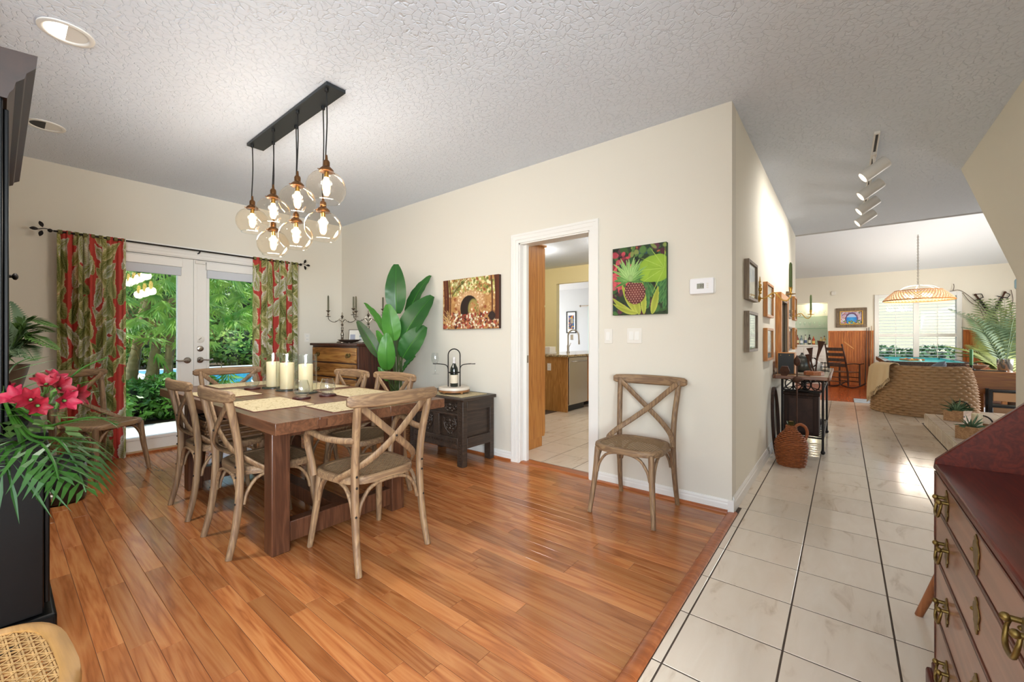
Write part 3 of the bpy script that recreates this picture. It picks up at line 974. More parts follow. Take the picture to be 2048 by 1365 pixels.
# hurricanes with candles
for (x, y, nm) in ((1.412, 3.06, 'nearest the camera'), (1.397, 3.335, 'in the middle of the row'), (1.393, 3.58, 'nearest the patio doors')):
    h = T('hurricane_vase', 'clear glass cylinder candle holder ' + nm, 'candle holder', (x, y, 0.7602), 0, 'glass hurricanes on the table')
    MB().lathe([(0, 0), (.070, 0), (.075, .004), (.075, .28), (.0722, .282), (.0722, .014), (.066, .011), (0, .011)], n=40, close=False).build('cylinder', m_glass, h, ang=35)
    MB().lathe([(.0755, .0), (.078, .001), (.078, .008), (.0755, .009)], n=40, close=False).build('foot_ring', simple('dark_glass_foot', '#39423c', 0.1), h)
    cd = T('pillar_candle', 'ivory pillar candle in the glass cylinder ' + nm, 'candle', (x, y, 0.7725), 0, 'pillar candles in the hurricanes')
    MB().lathe([(0, 0), (.046, 0), (.048, .003), (.048, .196), (.046, .199), (.040, .197), (.012, .192), (0, .192)], n=32).build('wax', m_candle, cd)
    MB().tube([(0, 0, .19), (.001, 0, .20), (.003, .001, .21)], 0.0012, 6).build('wick', m_iron, cd)
# stemless glasses on coasters
m_coaster = wood('wine_coaster', '#3b1715', '#4e211c', 0, 0.4, 1)
for x, y, nm in ((1.263, 2.795, 'between the near placemats on the hutch side'), (1.437, 2.791, 'between the near placemats on the wall side'), (1.258, 3.622, 'near the far end of the table')):
    c = MB().lathe([(0, 0), (.054, 0), (.055, .002), (.055, .011), (.053, .013), (0, .013)], n=32).build('coaster', m_coaster, loc=(x, y, 0.7602))
    tag(c, 'dark round coaster ' + nm, 'coaster', 'coasters on the table')
    g = MB().lathe([(0, .0), (.030, .0), (.040, .012), (.049, .035), (.051, .05), (.046, .075), (.036, .108), (.034, .109), (.0445, .075), (.0493, .05), (.047, .036), (.036, .013), (0, .009)], n=32, close=False).build('stemless_glass', m_dglass, loc=(x, y, .7734), ang=50)
    tag(g, 'clear stemless wine glass on the coaster ' + nm, 'glass', 'stemless glasses on the table')
# woven basket on the second chair
bk = T('woven_basket', 'low woven basket resting on a dark dining chair seat', 'basket', (1.06, 3.44, 0.459), radians(0))
mb = MB(); rb = random.Random(5)
for lv in range(9):
    z = .008 + lv * .0165
    pts = []
    n = 64
    o = rrect(.36 + .012 * sin(lv), .30 + .012 * sin(lv), .05, 8)
    for i, (x, y) in enumerate(o):
        wv = 0.004 * (1 if (i // 1 + lv) % 2 else -1)
        l = sqrt(x * x + y * y)
        pts.append((x + x / l * wv, y + y / l * wv, z))
    mb.tube(pts, .0085, 6, closed=True)
mb.build('weave', simple('dark_rattan', '#6b4a2c', 0.6, var=0.4, vscale=30), bk, ang=60, fix=False)
MB().prism(rrect(.34, .28, .05, 6), 0, .006).build('bottom', m_tleg, bk)
pts = rrect(.365, .305, .05, 8)
MB().tube([(x, y, .156) for x, y in pts], .009, 6, closed=True).build('rim', m_iron, bk)

# ================================================================ pendant light over the table
m_bulb = emit('warm_filament', '#ffc680', 12.0)
m_bronze = simple('bronze_socket', '#6f4d2e', 0.35, metal=0.9)
m_plate_d = simple('gunmetal_canopy', '#33373a', 0.4, metal=0.5)
pd = T('pendant_light', 'seven glass globe pendant light on a long dark ceiling plate', 'light', (1.325, 3.11, CE))
MB().box(-.062, -.645, -.022, .062, .645, -.0005).build('ceiling_plate', m_plate_d, pd, bevel=0.002)
for x, y, z in ((-.04, .59, 2.10), (-.04, .19, 2.10), (-.04, -.205, 2.10), (-.04, -.60, 2.10), (.045, .405, 1.91), (.045, .01, 1.91), (.045, -.39, 1.91)):
    dz = z - CE
    rb = random.Random(int(100 * (x + y)))
    MB().tube(spline([(x, y, -.022), (x + .004, y, dz * .35), (x - .004, y + .002, dz * .7), (x, y, dz + .19)], 4), .0042, 6).lathe([(0.0, 0), (.012, 0), (.012, -.018), (.006, -.024), (0, -.024)], (x, y, -.022), 10).build('cord', m_black, pd)
    sk = MB().lathe([(0, .20), (.006, .20), (.009, .17), (.016, .165), (.02, .155), (.02, .128), (.028, .122), (.042, .108), (.044, .096), (.03, .092), (0, .092)], (x, y, dz), 18)
    sk.tube([(x - .055, y, dz + .10), (x + .055, y, dz + .10)], .003, 6)
    sk.build('socket', m_bronze, pd)
    gl = MB().lathe([(.030, .098), (.05, .092), (.082, .074), (.105, .044), (.116, .006), (.113, -.032), (.098, -.066), (.078, -.088), (.0755, -.092)], (x, y, dz), 36, close=False)
    gl = gl.build('globe', m_amberglass, pd, ang=60)
    MB().tube([(x + .0765 * cos(2 * pi * i / 36), y + .0765 * sin(2 * pi * i / 36), dz - .091) for i in range(36)], .0022, 6, closed=True).build('rim', m_glass, gl)
    MB().lathe([(0, -.052), (.012, -.050), (.020, -.035), (.023, 0), (.019, .04), (.012, .065), (.012, .092)], (x, y, dz), 14, close=False).build('bulb', m_bulb, pd)
    MB().lathe([(.0135, .06), (.0135, .095)], (x, y, dz), 12, close=False).build('bulb_cap', m_gold, pd)
    l = add_light('bulb_light', 'POINT', (1.325 + x, 3.11 + y, z - 0.08), 4.4, (1.0, 0.97, 0.92), shadow_soft_size=0.06)

# ================================================================ printed surfaces (flat colour per vertex)
def L3(h): return np.array(lin(h)[:3])
class Paint:
    def __init__(s, w, h, nx, ny, base):
        s.w, s.h, s.nx, s.ny = w, h, nx, ny
        s.X, s.Y = np.meshgrid(np.linspace(0, w, nx + 1), np.linspace(0, h, ny + 1))
        s.C = np.ones(s.X.shape + (3,)) * L3(base)
        s.rs = np.random.RandomState(4)
    def put(s, mask, col):
        m = np.clip(mask, 0, 1)[..., None]
        s.C = s.C * (1 - m) + col * m
    def ellipse(s, cx, cy, rx, ry, a, c1, c2=None, soft=0.08):
        dx, dy = s.X - cx, s.Y - cy
        u = (dx * cos(a) + dy * sin(a)) / rx; v = (-dx * sin(a) + dy * cos(a)) / ry
        r = np.sqrt(u * u + v * v)
        col = L3(c1) if c2 is None else L3(c1) + (L3(c2) - L3(c1)) * np.clip(r, 0, 1)[..., None]
        s.put((1 - r) / soft, col)
    def leaf(s, x, y, a, L, w, c_in, c_out, curve=0.0, ragged=0.1, stripes=30, edge=None):
        dx, dy = s.X - x, s.Y - y
        t = (dx * cos(a) + dy * sin(a)) / L
        q = (-dx * sin(a) + dy * cos(a)) - curve * L * t * t
        tt = np.clip(t, 0, 1)
        ww = w * np.sin(pi * tt ** 0.75) ** 0.8 * (1 + ragged * np.sign(np.sin(stripes * 1.3 * tt + 2 * np.sign(q))))
        ins = (t > 0) & (t < 1) & (np.abs(q) < ww)
        k = np.clip(np.abs(q) / np.maximum(ww, 1e-5), 0, 1)
        st = 0.5 + 0.5 * np.sin(stripes * 2.2 * (tt + 0.55 * np.abs(q) / L * 2))
        f = np.clip(k ** 1.3 + 0.3 * (st - 0.5), 0, 1)[..., None]
        col = L3(c_in) * (1 - f) + L3(c_out) * f
        col = np.where((k < 0.07)[..., None], L3(c_out) * 0.7, col)
        if edge is not None:
            col = np.where((k > 0.9)[..., None], L3(edge), col)
        s.put(ins * 1.0, col)
    def speck(s, n, x0, x1, y0, y1, r0, r1, cols):
        for _ in range(n):
            c = cols[s.rs.randint(len(cols))]
            r = r0 + (r1 - r0) * s.rs.rand()
            s.ellipse(x0 + (x1 - x0) * s.rs.rand(), y0 + (y1 - y0) * s.rs.rand(), r, r * (0.4 + 0.6 * s.rs.rand()), s.rs.rand() * 3.1, c, soft=0.3)
    def mesh(s, fn):
        """fn(X, Y) -> x, y, z arrays"""
        x, y, z = fn(s.X, s.Y)
        mb = MB()
        mb.v = list(zip(x.ravel().tolist(), y.ravel().tolist(), z.ravel().tolist()))
        k = s.nx + 1
        mb.f = [(j * k + i, j * k + i + 1, (j + 1) * k + i + 1, (j + 1) * k + i) for j in range(s.ny) for i in range(s.nx)]
        mb.c = np.concatenate([s.C.reshape(-1, 3), np.ones((len(mb.v), 1))], 1)
        return mb

m_print = vcol('canvas_print', 0.6)
m_cloth = vcol('printed_curtain_cloth', 0.8, trans=0.3)

# ---- curtains
def curtain(name, x0, x1, label, seed, folds):
    rs = np.random.RandomState(seed)
    Wc, H = (x1 - x0) * 1.75, 2.115
    p = Paint(Wc, H, 190, 520, '#cc4f45')
    k = 0
    ny = 24
    order = []
    for j in range(ny):
        for i in range(int(Wc / 0.14) + 2):
            order.append((i * 0.14 + (0.075 if j % 2 else 0) + rs.uniform(-.03, .03) - 0.05, j * H / (ny - 1) + rs.uniform(-.03, .03) - 0.12, 1 if (i + j) % 2 else -1))
    rs.shuffle(order)
    for i in range(len(order)):
        x, y, sg = order[i]
        a = pi / 2 + sg * rs.uniform(0.25, 0.95)
        ci, co, ed = [('#84883c', '#e2d69e', '#ece2b8'), ('#747c38', '#d6cc94', None), ('#8f9244', '#efe9d8', '#f4efe4'), ('#9c9c50', '#f0ead8', '#f6f0e6'), ('#59642e', '#b9b572', None)][rs.randint(5)]
        p.leaf(x, y, a, rs.uniform(.20, .32), rs.uniform(.045, .062), ci, co, sg * rs.uniform(-.25, .1), 0.05, rs.uniform(24, 34), ed)
    def fn(S, Z):
        u = S / Wc
        ph = 2 * pi * folds * u
        pinch = np.clip((H - Z) / 0.5, 0.0, 1.0)
        amp = 0.018 + 0.017 * pinch
        wob = 0.6 * np.sin(2 * pi * 2.1 * u + seed) + 0.25 * np.sin(Z * 2.3 + 5 * u)
        x = x0 + (x1 - x0) * (u + 0.008 * np.sin(ph * 2 + wob))
        y = 5.425 + amp * np.sin(ph + wob) + 0.006 * np.sin(3.3 * ph)
        return x, y, Z + 0.006
    t = T(name, label, 'curtain', ((x0 + x1) / 2, 5.425, 0.0), 0, 'leaf-print curtains at the patio doors')
    mb = p.mesh(fn)
    mb.v = [(a - (x0 + x1) / 2, b - 5.425, c) for a, b, c in mb.v]
    mb.build('cloth', m_cloth, t, ang=180, fix=False)
    hw = (x1 - x0) / 2
    hem = MB()
    for i in range(9):
        xx = -hw + .02 + (2 * hw - .04) * i / 8
        hem.lathe([(.014, -.012), (.019, -.012), (.019, .012), (.014, .012), (.014, -.012)], (0, 0, 0), 12, Matrix.Translation((xx, 0, 2.105)) @ Matrix.Rotation(pi / 2, 4, 'Y'), close=False)
    hem.build('rod_rings', simple('olive_cloth_loops_' + name, '#6a6436', 0.8), t, fix=False)['kind'] = 'stuff'
    return t
curtain('curtain', 0.335, 0.785, 'tropical leaf curtain beside the lone chair and the fern', 3, 6)
curtain('curtain', 1.89, 2.41, 'tropical leaf curtain beside the drawer chest', 8, 7)
rod = T('curtain_rod', 'thin black curtain rod with leaf finials over the patio doors', 'curtain rod', (1.36, 5.425, 2.105))
MB().tube([(-1.045, 0, 0), (1.06, 0, 0)], .008, 10).build('rod', m_iron, rod)
for xx in (-0.99, 0.02, 1.04):
    MB().tube([(xx, 0.0, -.004), (xx, .05, -.02), (xx, .098, -.02)], .007, 8).lathe([(0, 0), (.02, 0), (.02, .004), (0, .006)], (0, 0, 0), 14, Matrix.Translation((xx, .0995, -.02)) @ Matrix.Rotation(pi / 2, 4, 'X')).build('bracket', m_iron, rod)
for s, x in ((-1, -1.045), (1, 1.06)):
    mb = MB().ball((x + s * .02, 0, 0), .016, 12, 8).tube(spline([(x, 0, 0), (x + s * .05, 0, .012), (x + s * .09, 0, 0.0)], 4), .0035, 6)
    for (lx, lz, a) in ((.085, .0, 0.0), (.062, .02, 1.2), (.066, -.008, -1.3)):
        a = a if s > 0 else pi - a
        c = Vector((x + s * lx, 0, lz)); d = Vector((cos(a), 0, sin(a))); nn = Vector((-sin(a), 0, cos(a)))
        pts = []
        for i in range(7):
            t = i / 6
            w = .014 * sin(pi * t) ** .8 + .0005
            q = c + d * (.055 * t) + Vector((0, -.01 * sin(pi * t), 0))
            pts += [q + nn * w, q - nn * w, q - nn * w + Vector((0, .003, 0)), q + nn * w + Vector((0, .003, 0))]
        fs = []
        for i in range(6):
            for j in range(4):
                fs.append((i * 4 + j, i * 4 + (j + 1) % 4, i * 4 + 4 + (j + 1) % 4, i * 4 + 4 + j))
        mb.add(pts, fs)
    mb.build('leaf_finial', m_iron, rod)

# ---- pineapple canvas
def canvas(name, label, p, y0, y1, z0, z1, edge):
    t = T(name, label, 'picture', (U1, (y0 + y1) / 2, z0))
    w, h = y1 - y0, z1 - z0
    MB().box(-.034, -w / 2, 0, -.0005, w / 2, h).build('stretcher_canvas', simple('canvas_edge_' + name, edge, .7), t, bevel=.003)
    # picture x runs to the viewer's right, which is -Y
    mb = p.mesh(lambda X, Y: (np.full_like(X, -.0346), w / 2 - X / p.w * w, Y / p.h * h))
    mb.build('print', m_print, t, ang=0, fix=False)
    return t
pp = Paint(0.83, 1.04, 166, 208, '#2c3a24')
pp.speck(150, 0, .83, 0, 1.04, .02, .08, ['#25351f', '#3c5a2c', '#4d2a30', '#233a33', '#5c3340', '#1c2519', '#476b36'])
pp.speck(70, 0, .3, .40, .95, .02, .07, ['#a23a46', '#c24a55', '#8a2f3b', '#5a2433', '#b5505a'])
pp.speck(26, .25, .83, .78, 1.04, .02, .07, ['#35562f', '#54773c', '#2a4650', '#7e8a4a', '#a55a40', '#4b6a3a'])
for i in range(16):
    pp.leaf(.02 + .25 * pp.rs.rand(), .40 + .45 * pp.rs.rand(), pp.rs.uniform(0, 6.2), .16, .012, '#c9454f', '#e06a66', .1, 0, 10)
for i in range(22):
    pp.leaf(.5 + .33 * pp.rs.rand(), .05 + .35 * pp.rs.rand(), pp.rs.uniform(.8, 2.2), .3, .03, '#2f5c33', '#5a8a4a', .1, 0, 10)
for (x, y, rx, ry) in ((.64, .67, .235, .20), (.70, .76, .15, .12), (.56, .60, .15, .12), (.72, .58, .16, .11)):
    pp.ellipse(x, y, rx, ry, .2, '#97b83c', '#86a834', .05)
for a in (2.6, 3.1, 3.6, 2.1, 4.2, 1.5):
    pp.leaf(.80, .66, a, .40, .006, '#a9c458', '#9fbc4a', .05, 0, 4)
for (x, y, a, L, w) in ((.42, .02, 2.35, .52, .05), (.34, .02, 2.75, .42, .045), (.50, .0, 1.62, .50, .045), (.43, .0, 1.85, .35, .05), (.40, .02, 3.0, .42, .04), (.62, .0, 1.35, .42, .05)):
    pp.leaf(x, y, a, L, w, '#8f9a34', '#b9bd52', -.25 if a > 2.2 else 0, 0, 3)
cx, cy = .36, .34
pp.ellipse(cx, cy, .165, .185, 0.2, '#7a3b36', '#4d2226', .04)
for j in range(-5, 6):
    for i in range(-4, 5):
        x = cx + i * .042 + (.021 if j % 2 else 0); y = cy + j * .034
        if ((x - cx) / .155) ** 2 + ((y - cy) / .175) ** 2 < 1:
            pp.ellipse(x, y, .019, .017, .3, '#b07a66', '#6b3430', .3)
            pp.ellipse(x - .003, y + .006, .006, .005, .3, '#e0bfae', None, .6)
for lay, (n_, sp, L_) in enumerate(((11, 1.55, .22), (9, 1.15, .27), (7, .75, .32), (5, .38, .36))):
    for i in range(n_):
        f = (i / (n_ - 1) - .5) * 2
        a = pi / 2 + .10 - f * sp + pp.rs.uniform(-.08, .08)
        pp.leaf(.275 + .03 * f, .50 + .02 * lay, a, L_ * pp.rs.uniform(.8, 1.1), .021, ('#3f6b34', '#55843f', '#6b9a4c', '#7fae5c')[lay], ('#6f9a4e', '#8ab362', '#a3c67a', '#b3d288')[lay], -.22 * f, 0, 3)
pp.ellipse(.29, .56, .05, .06, 0, '#9dba78', '#86a860', .3)
canvas('pineapple_picture', 'canvas print of a pineapple beside a big round green leaf', pp, 0.993, 1.408, 1.338, 1.856, '#2d4a2a')

# ---- bridge canvas
pb = Paint(1.58, 1.04, 190, 125, '#b5854f')
pb.speck(420, 0, 1.58, .3, 1.04, .02, .06, ['#c79a63', '#a87444', '#d6b37c', '#8f5f35', '#b98a55', '#93502f'])
pb.speck(240, .1, 1.58, .68, 1.04, .015, .05, ['#d9cf8f', '#b9b56a', '#8a8a45', '#e9e2b0', '#a5a356', '#6d7034'])
pb.ellipse(.80, .55, .46, .27, .05, '#d9b183', '#c49468', .3)
pb.speck(120, .4, 1.2, .45, .75, .01, .03, ['#e0bf92', '#c79a68', '#b5845a', '#e9cfa8'])
pb.ellipse(.78, .42, .26, .27, 0, '#33261f', '#2a1d18', .05)
pb.ellipse(.90, .40, .16, .22, 0, '#c98a5c', '#8d8a4a', .15)
pb.speck(40, .78, 1.04, .25, .55, .01, .03, ['#d9a173', '#b5623c', '#efd9b5', '#7b7a3a', '#8f4a30'])
pb.speck(420, 0, 1.58, 0, .32, .012, .045, ['#8f3f2c', '#b35a44', '#d9c7a8', '#6b2f22', '#efe6d0', '#a84a38', '#4a261d', '#7d4030'])
for x, w in ((.04, .035), (.12, .05), (.20, .02), (1.50, .05), (1.38, .025), (1.56, .03)):
    pb.put(np.clip((w - np.abs(pb.X - x - .03 * np.sin(3 * pb.Y))) / .01, 0, 1) * (pb.Y > .18), L3('#5d3120') * (0.7 + 0.5 * (np.sin(pb.X * 260) > 0))[..., None])
for i in range(16):
    pb.leaf(.06 + .25 * pb.rs.rand(), .02 + .2 * pb.rs.rand(), pb.rs.uniform(.2, 2.6), .3, .007, '#c79a5f', '#e0bd84', .4, 0, 3)
for i in range(7):
    pb.leaf(.25 + .02 * i, .62 + .03 * i, 1.2 - .12 * i, .55, .008, '#4c4a22', '#5f5c2c', .15, 0, 3)
pb.ellipse(1.40, .25, .10, .10, .6, '#3a2a26', '#2e211e', .2)
canvas('bridge_picture', 'canvas print of a stone arch bridge in an autumn wood', pb, 2.578, 3.369, 1.256, 1.777, '#3b2418')

# ---- wall plates
def wall_plate(name, label, cat, px, py, w, h, rock, xw=U1):
    c = PX(px, py, xw)
    t = T(name, label, cat, (xw, c.y, c.z))
    MB().box(-.006, -w / 2, -h / 2, -.0005, w / 2, h / 2).build('plate', m_plate, t, bevel=.002)
    for k in range(rock):
        y = (k - (rock - 1) / 2) * .046
        MB().prism([(-.006, -.033), (-.013, -.033), (-.007, .033), (-.006, .033)], y - .0165, y + .0165, axis=1).build('rocker', m_white, t, bevel=.001)
    return t
wall_plate('light_switch', 'single white rocker switch next to the kitchen doorway', 'switch', 1217, 673, .07, .115, 1)
wall_plate('light_switch', 'double white rocker switch below the pineapple picture', 'switch', 1269, 672, .116, .115, 2)
def outlet(label, loc, nrm):
    t = T('wall_outlet', label, 'outlet', loc, atan2(nrm[1], nrm[0]))
    MB().box(.0005, -.035, -.0575, .006, .035, .0575).build('plate', m_plate, t, bevel=.002)
    for z in (-.022, .022):
        r = MB().box(.006, -.0165, z - .014, .008, .0165, z + .014).build('receptacle', m_white, t, bevel=.0015)
        MB().box(.0081, -.008, z - .004, .0086, -.005, z + .006).box(.0081, .005, z - .004, .0086, .008, z + .006).build('slots', m_iron, r, ang=0)
    return t
c = PX(1347, 918, U1)
outlet('white outlet low on the wall behind the lone chair', (U1, c.y, c.z), (-1, 0))
c = PY(614, 676, VP)
outlet('white outlet between the curtain and the drawer chest', (c.x, VP, c.z), (0, -1))
# ---- thermostat
a, b = PX(1379, 557, U1), PX(1432, 590, U1)
w, h = a.y - b.y, a.z - b.z
t = T('thermostat', 'white wall thermostat with a small grey display', 'thermostat', (U1, (a.y + b.y) / 2, (a.z + b.z) / 2))
MB().prism(rrect(w * 1.0, h * .92, .02, 4), -.006, -.0005, axis=0).build('backplate', m_plate, t, bevel=.002)
MB().prism(rrect(w * .9, h * .82, .006, 3), -.026, -.006, axis=0).build('body', simple('thermostat_white', '#f0eef0', .35), t, bevel=.003)
sc_ = MB().box(-.0275, -.016, -.018, -.0262, .030, .018).build('display', simple('lcd_grey', '#8b8a7c', .25), t, bevel=.0005)
dg = MB()
for k in (0, 1):
    y = .008 - k * .013
    dg.box(-.0282, y - .008, .007, -.0276, y, .0095).prism([(y - .008, .007), (y - .0055, .007), (y - .002, -.010), (y - .0045, -.010)], -.0282, -.0276, axis=0)
dg.build('digits', m_iron, sc_, ang=0)
for k in range(3):
    MB().prism(rrect(.014, .008, .003, 2, -.038, .014 - k * .013), -.0285, -.026, axis=0).build('button', m_plate, t)
MB().box(-.0266, -.010, .0205, -.0261, .010, .0225).build('maker_mark', simple('grey_mark', '#9a9aa0', .5), t, ang=0)

# ================================================================ chest of drawers in the corner
cx0, cx1, cy0, cy1, ch = 2.535, 3.035, 4.27, 5.345, 1.10
m_walnut = wood('figured_walnut', '#96622f', '#b5813f', 1, 0.25, 0.8, 0.06, 0.02, dark3='#5b3517')
m_wside = wood('dark_walnut_side', '#3e1f14', '#532c1c', 2, 0.3, 0.8, 0, 0.02)
cd = T('chest_of_drawers', 'tall walnut chest of drawers with brass pulls in the corner', 'chest', ((cx0 + cx1) / 2, (cy0 + cy1) / 2, 0))
hx, hy = (cx1 - cx0) / 2, (cy1 - cy0) / 2
MB().box(-hx + .02, -hy, .08, hx, hy, ch - .03).build('carcass', m_wside, cd, bevel=.003)
MB().box(-hx - .012, -hy - .015, ch - .03, hx, hy + .015, ch).build('top', m_wside, cd, bevel=.006)
MB().box(-hx + .005, -hy - .006, .0, hx, hy + .006, .08).build('plinth', m_wside, cd, bevel=.006)
zs = [.10, .315, .51, .69, .865, 1.055]
for i in range(5):
    z0, z1 = zs[i] + .008, zs[i + 1] - .008
    d = MB().box(-hx + .002, -hy + .03, z0, -hx + .022, hy - .03, z1).build('drawer', m_walnut, cd, bevel=.004)
    for yy in (-.36, .36):
        pm = MB()
        zc = (z0 + z1) / 2
        pm.prism([(yy - .05, zc + .005), (yy - .03, zc + .028), (yy, zc + .018), (yy + .03, zc + .028), (yy + .05, zc + .005), (yy + .028, zc - .02), (yy, zc - .028), (yy - .028, zc - .02)], -hx - .001, -hx + .002, axis=0)
        pm.tube(spline([(-hx - .012, yy - .036, zc + .008), (-hx - .02, yy - .034, zc - .012), (-hx - .024, yy, zc - .026), (-hx - .02, yy + .034, zc - .012), (-hx - .012, yy + .036, zc + .008)], 4), .004, 6)
        pm.ball((-hx - .008, yy - .036, zc + .008), .007, 8, 5).ball((-hx - .008, yy + .036, zc + .008), .007, 8, 5)
        pm.build('bail_pull', m_brass, d, fix=False)

# candelabras
def candelabra(x, y, z, lb, flames):
    t = T('candelabra', 'tarnished silver two-arm candelabra ' + lb, 'candelabra', (x, y, z), radians(-38), 'candelabras on the drawer chest')
    MB().lathe([(0, 0), (.068, 0), (.070, .006), (.066, .014), (.05, .022), (.032, .032), (.02, .045), (.014, .05), (.013, .06), (.02, .066), (.013, .074), (.017, .09), (.021, .11), (.017, .13), (.010, .15), (.019, .158), (.010, .168), (.013, .18), (.016, .195), (.011, .205), (.008, .22), (.018, .232), (.013, .24), (.008, .255), (.007, .30), (.011, .33), (.02, .34), (.011, .352), (.007, .365), (.009, .375), (.005, .39), (0, .40)], n=20).build('stem', m_silver, t, ang=60)
    for s in (-1, 1):
        a = MB()
        a.tube(spline([(0, 0, .265), (s * .035, 0, .30), (s * .055, 0, .285), (s * .09, 0, .268), (s * .135, 0, .278), (s * .162, 0, .305), (s * .168, 0, .335)], 4), .0045, 6)
        a.tube(spline([(0, 0, .30), (s * .025, 0, .315), (s * .04, 0, .30), (s * .03, 0, .275), (s * .01, 0, .26)], 4), .0035, 6)
        a.ball((s * .075, 0, .278), .008, 8, 6)
        a.build('arm', m_silver, t, ang=60)
        x0 = s * .168
        MB().lathe([(0, .335), (.030, .337), (.032, .342), (.02, .345), (.008, .35), (.009, .36), (.015, .368), (.009, .376), (.010, .395), (.016, .405), (.026, .412), (.027, .416), (.013, .416), (.0115, .40), (0, .40)], (x0, 0, 0), 16).build('candle_cup', m_silver, t, ang=60)
        p = Matrix.Rotation(radians(-38), 3, 'Z') @ Vector((x0, 0, .401))
        hh = .195 if flames else .155
        tip = [(.0095, hh), (.004, hh + .012), (0, hh + .018)] if flames else [(.0095, hh), (0, hh)]
        c = MB().lathe([(0, 0), (.0105, 0)] + tip, n=12).build('taper_candle', simple('olive_taper', '#5c5840', .5), loc=(x + p.x, y + p.y, z + p.z), ang=60)
        tag(c, 'grey green taper candle on the %s arm of the candelabra %s' % ('curtain side' if s < 0 else 'plant side', lb), 'candle', 'taper candles on the drawer chest')
candelabra(2.80, 5.06, ch, 'nearest the curtain', True)
candelabra(2.80, 4.46, ch, 'behind the green plant', False)
# small frame and dish
pf = T('photo_frame', 'small glass photo frame on the drawer chest', 'photo frame', (2.86, 4.80, ch), radians(-50))
M = Matrix.Rotation(radians(-10), 4, 'X')
frame_mb(.25, .17, .008, .012, Matrix.Translation((0, .03, .088)) @ M).build('frame', m_nickel, pf)
p = Paint(.234, .154, 60, 40, '#e6e2d8')
for i in range(2):
    for j in range(3):
        p.put(((np.abs(p.X - .145 - i * .04) < .016) & (np.abs(p.Y - .03 - j * .045) < .014)) * 1.0, L3('#8f9aa0'))
p.put((np.abs(p.X - .045) < .03) & (p.Y > .02) & (p.Y < .1), L3('#a3a6b4'))
mb = p.mesh(lambda X, Y: (X - .117, np.full_like(X, .005), Y - .077))
mb.v = [tuple(Matrix.Translation((0, .03, .088)) @ M @ Vector(q)) for q in mb.v]
mb.build('photo', m_print, pf, ang=0, fix=False)
dsh = MB().lathe([(0, .008), (.05, .008), (.10, .02), (.13, .04), (.132, .044), (.125, .042), (.095, .026), (.05, .016), (0, .015)], n=28).lathe([(0, 0), (.04, 0), (.04, .008), (0, .008)], n=20).build('shallow_bowl', simple('dark_bronze_bowl', '#5b4c40', .4, metal=.5), loc=(2.665, 4.655, ch), ang=60)
tag(dsh, 'shallow dark bowl at the edge of the drawer chest', 'bowl')

# ================================================================ bird of paradise plant
m_leafA = leafmat('strelitzia_dark', '#1e4a1c', '#2d6426', .15, .35)
m_leafB = leafmat('strelitzia_light', '#3f7d2c', '#5a9a3c', .3, .35)
m_leafC = leafmat('strelitzia_under', '#33472a', '#465c35', .1, .5)
m_stem = simple('green_stem', '#3f4f26', .45)
base = Vector((2.66, 3.68, 0))
pl = T('potted_plant', 'tall bird of paradise plant with broad upright leaves in a basket', 'plant', base)
def big_leaf(tip, bs, w, mat, d, roll=0.0, tipd=0.0):
    b0 = PD(bs[0], bs[1], d) - base
    b1 = PD(tip[0], tip[1], d + tipd) - base
    ax = (b1 - b0); L = ax.length; ax.normalize()
    view = Vector((-0.7802, -0.6255, 0.05))
    side_ = ax.cross(view).normalized()
    nrm = side_.cross(ax).normalized()
    rot = Matrix.Rotation(roll, 3, ax)
    side_ = rot @ side_; nrm = rot @ nrm
    n, k = 16, 6
    vs = []
    hw = w * d / FPX / 2
    for i in range(n + 1):
        t = i / n
        wd = hw * (sin(pi * min(1, t * .93 + .035) ** 0.8)) ** 0.62
        cpt = b0 + ax * (L * t) + nrm * (0.05 * L * sin(pi * t) - 0.10 * L * t * t)
        for j in range(-k, k + 1):
            q = j / k
            vs.append(cpt + side_ * (wd * q) + nrm * (0.22 * wd * abs(q) + 0.004 * sin(t * 70 + abs(q) * 5) * abs(q)))
    kk = 2 * k + 1
    fs = [(i * kk + j, i * kk + j + 1, (i + 1) * kk + j + 1, (i + 1) * kk + j) for i in range(n) for j in range(2 * k)]
    lf = MB().add(vs, fs).build('leaf', mat, pl, ang=180, fix=False)
    mids = [b0 + ax * (L * i / 10) + nrm * (0.05 * L * sin(pi * i / 10) - 0.10 * L * (i / 10) ** 2 + .002) for i in range(11)]
    MB().tube(mids, [0.006 * (1 - .85 * i / 10) for i in range(11)], 6).build('midrib', m_leafB, lf)
    foot = Vector((random.uniform(-.04, .04), random.uniform(-.04, .04), .30))
    mid_ = (b0 + foot) / 2 + Vector((-(b0.x) * .25, -(b0.y) * .25, .12))
    MB().tube(bez(foot, (foot.x, foot.y, foot.z + .25), b0 - ax * .18, b0 + ax * .01, 10), [.014 - .008 * i / 10 for i in range(11)], 7).build('stem', m_stem, pl)
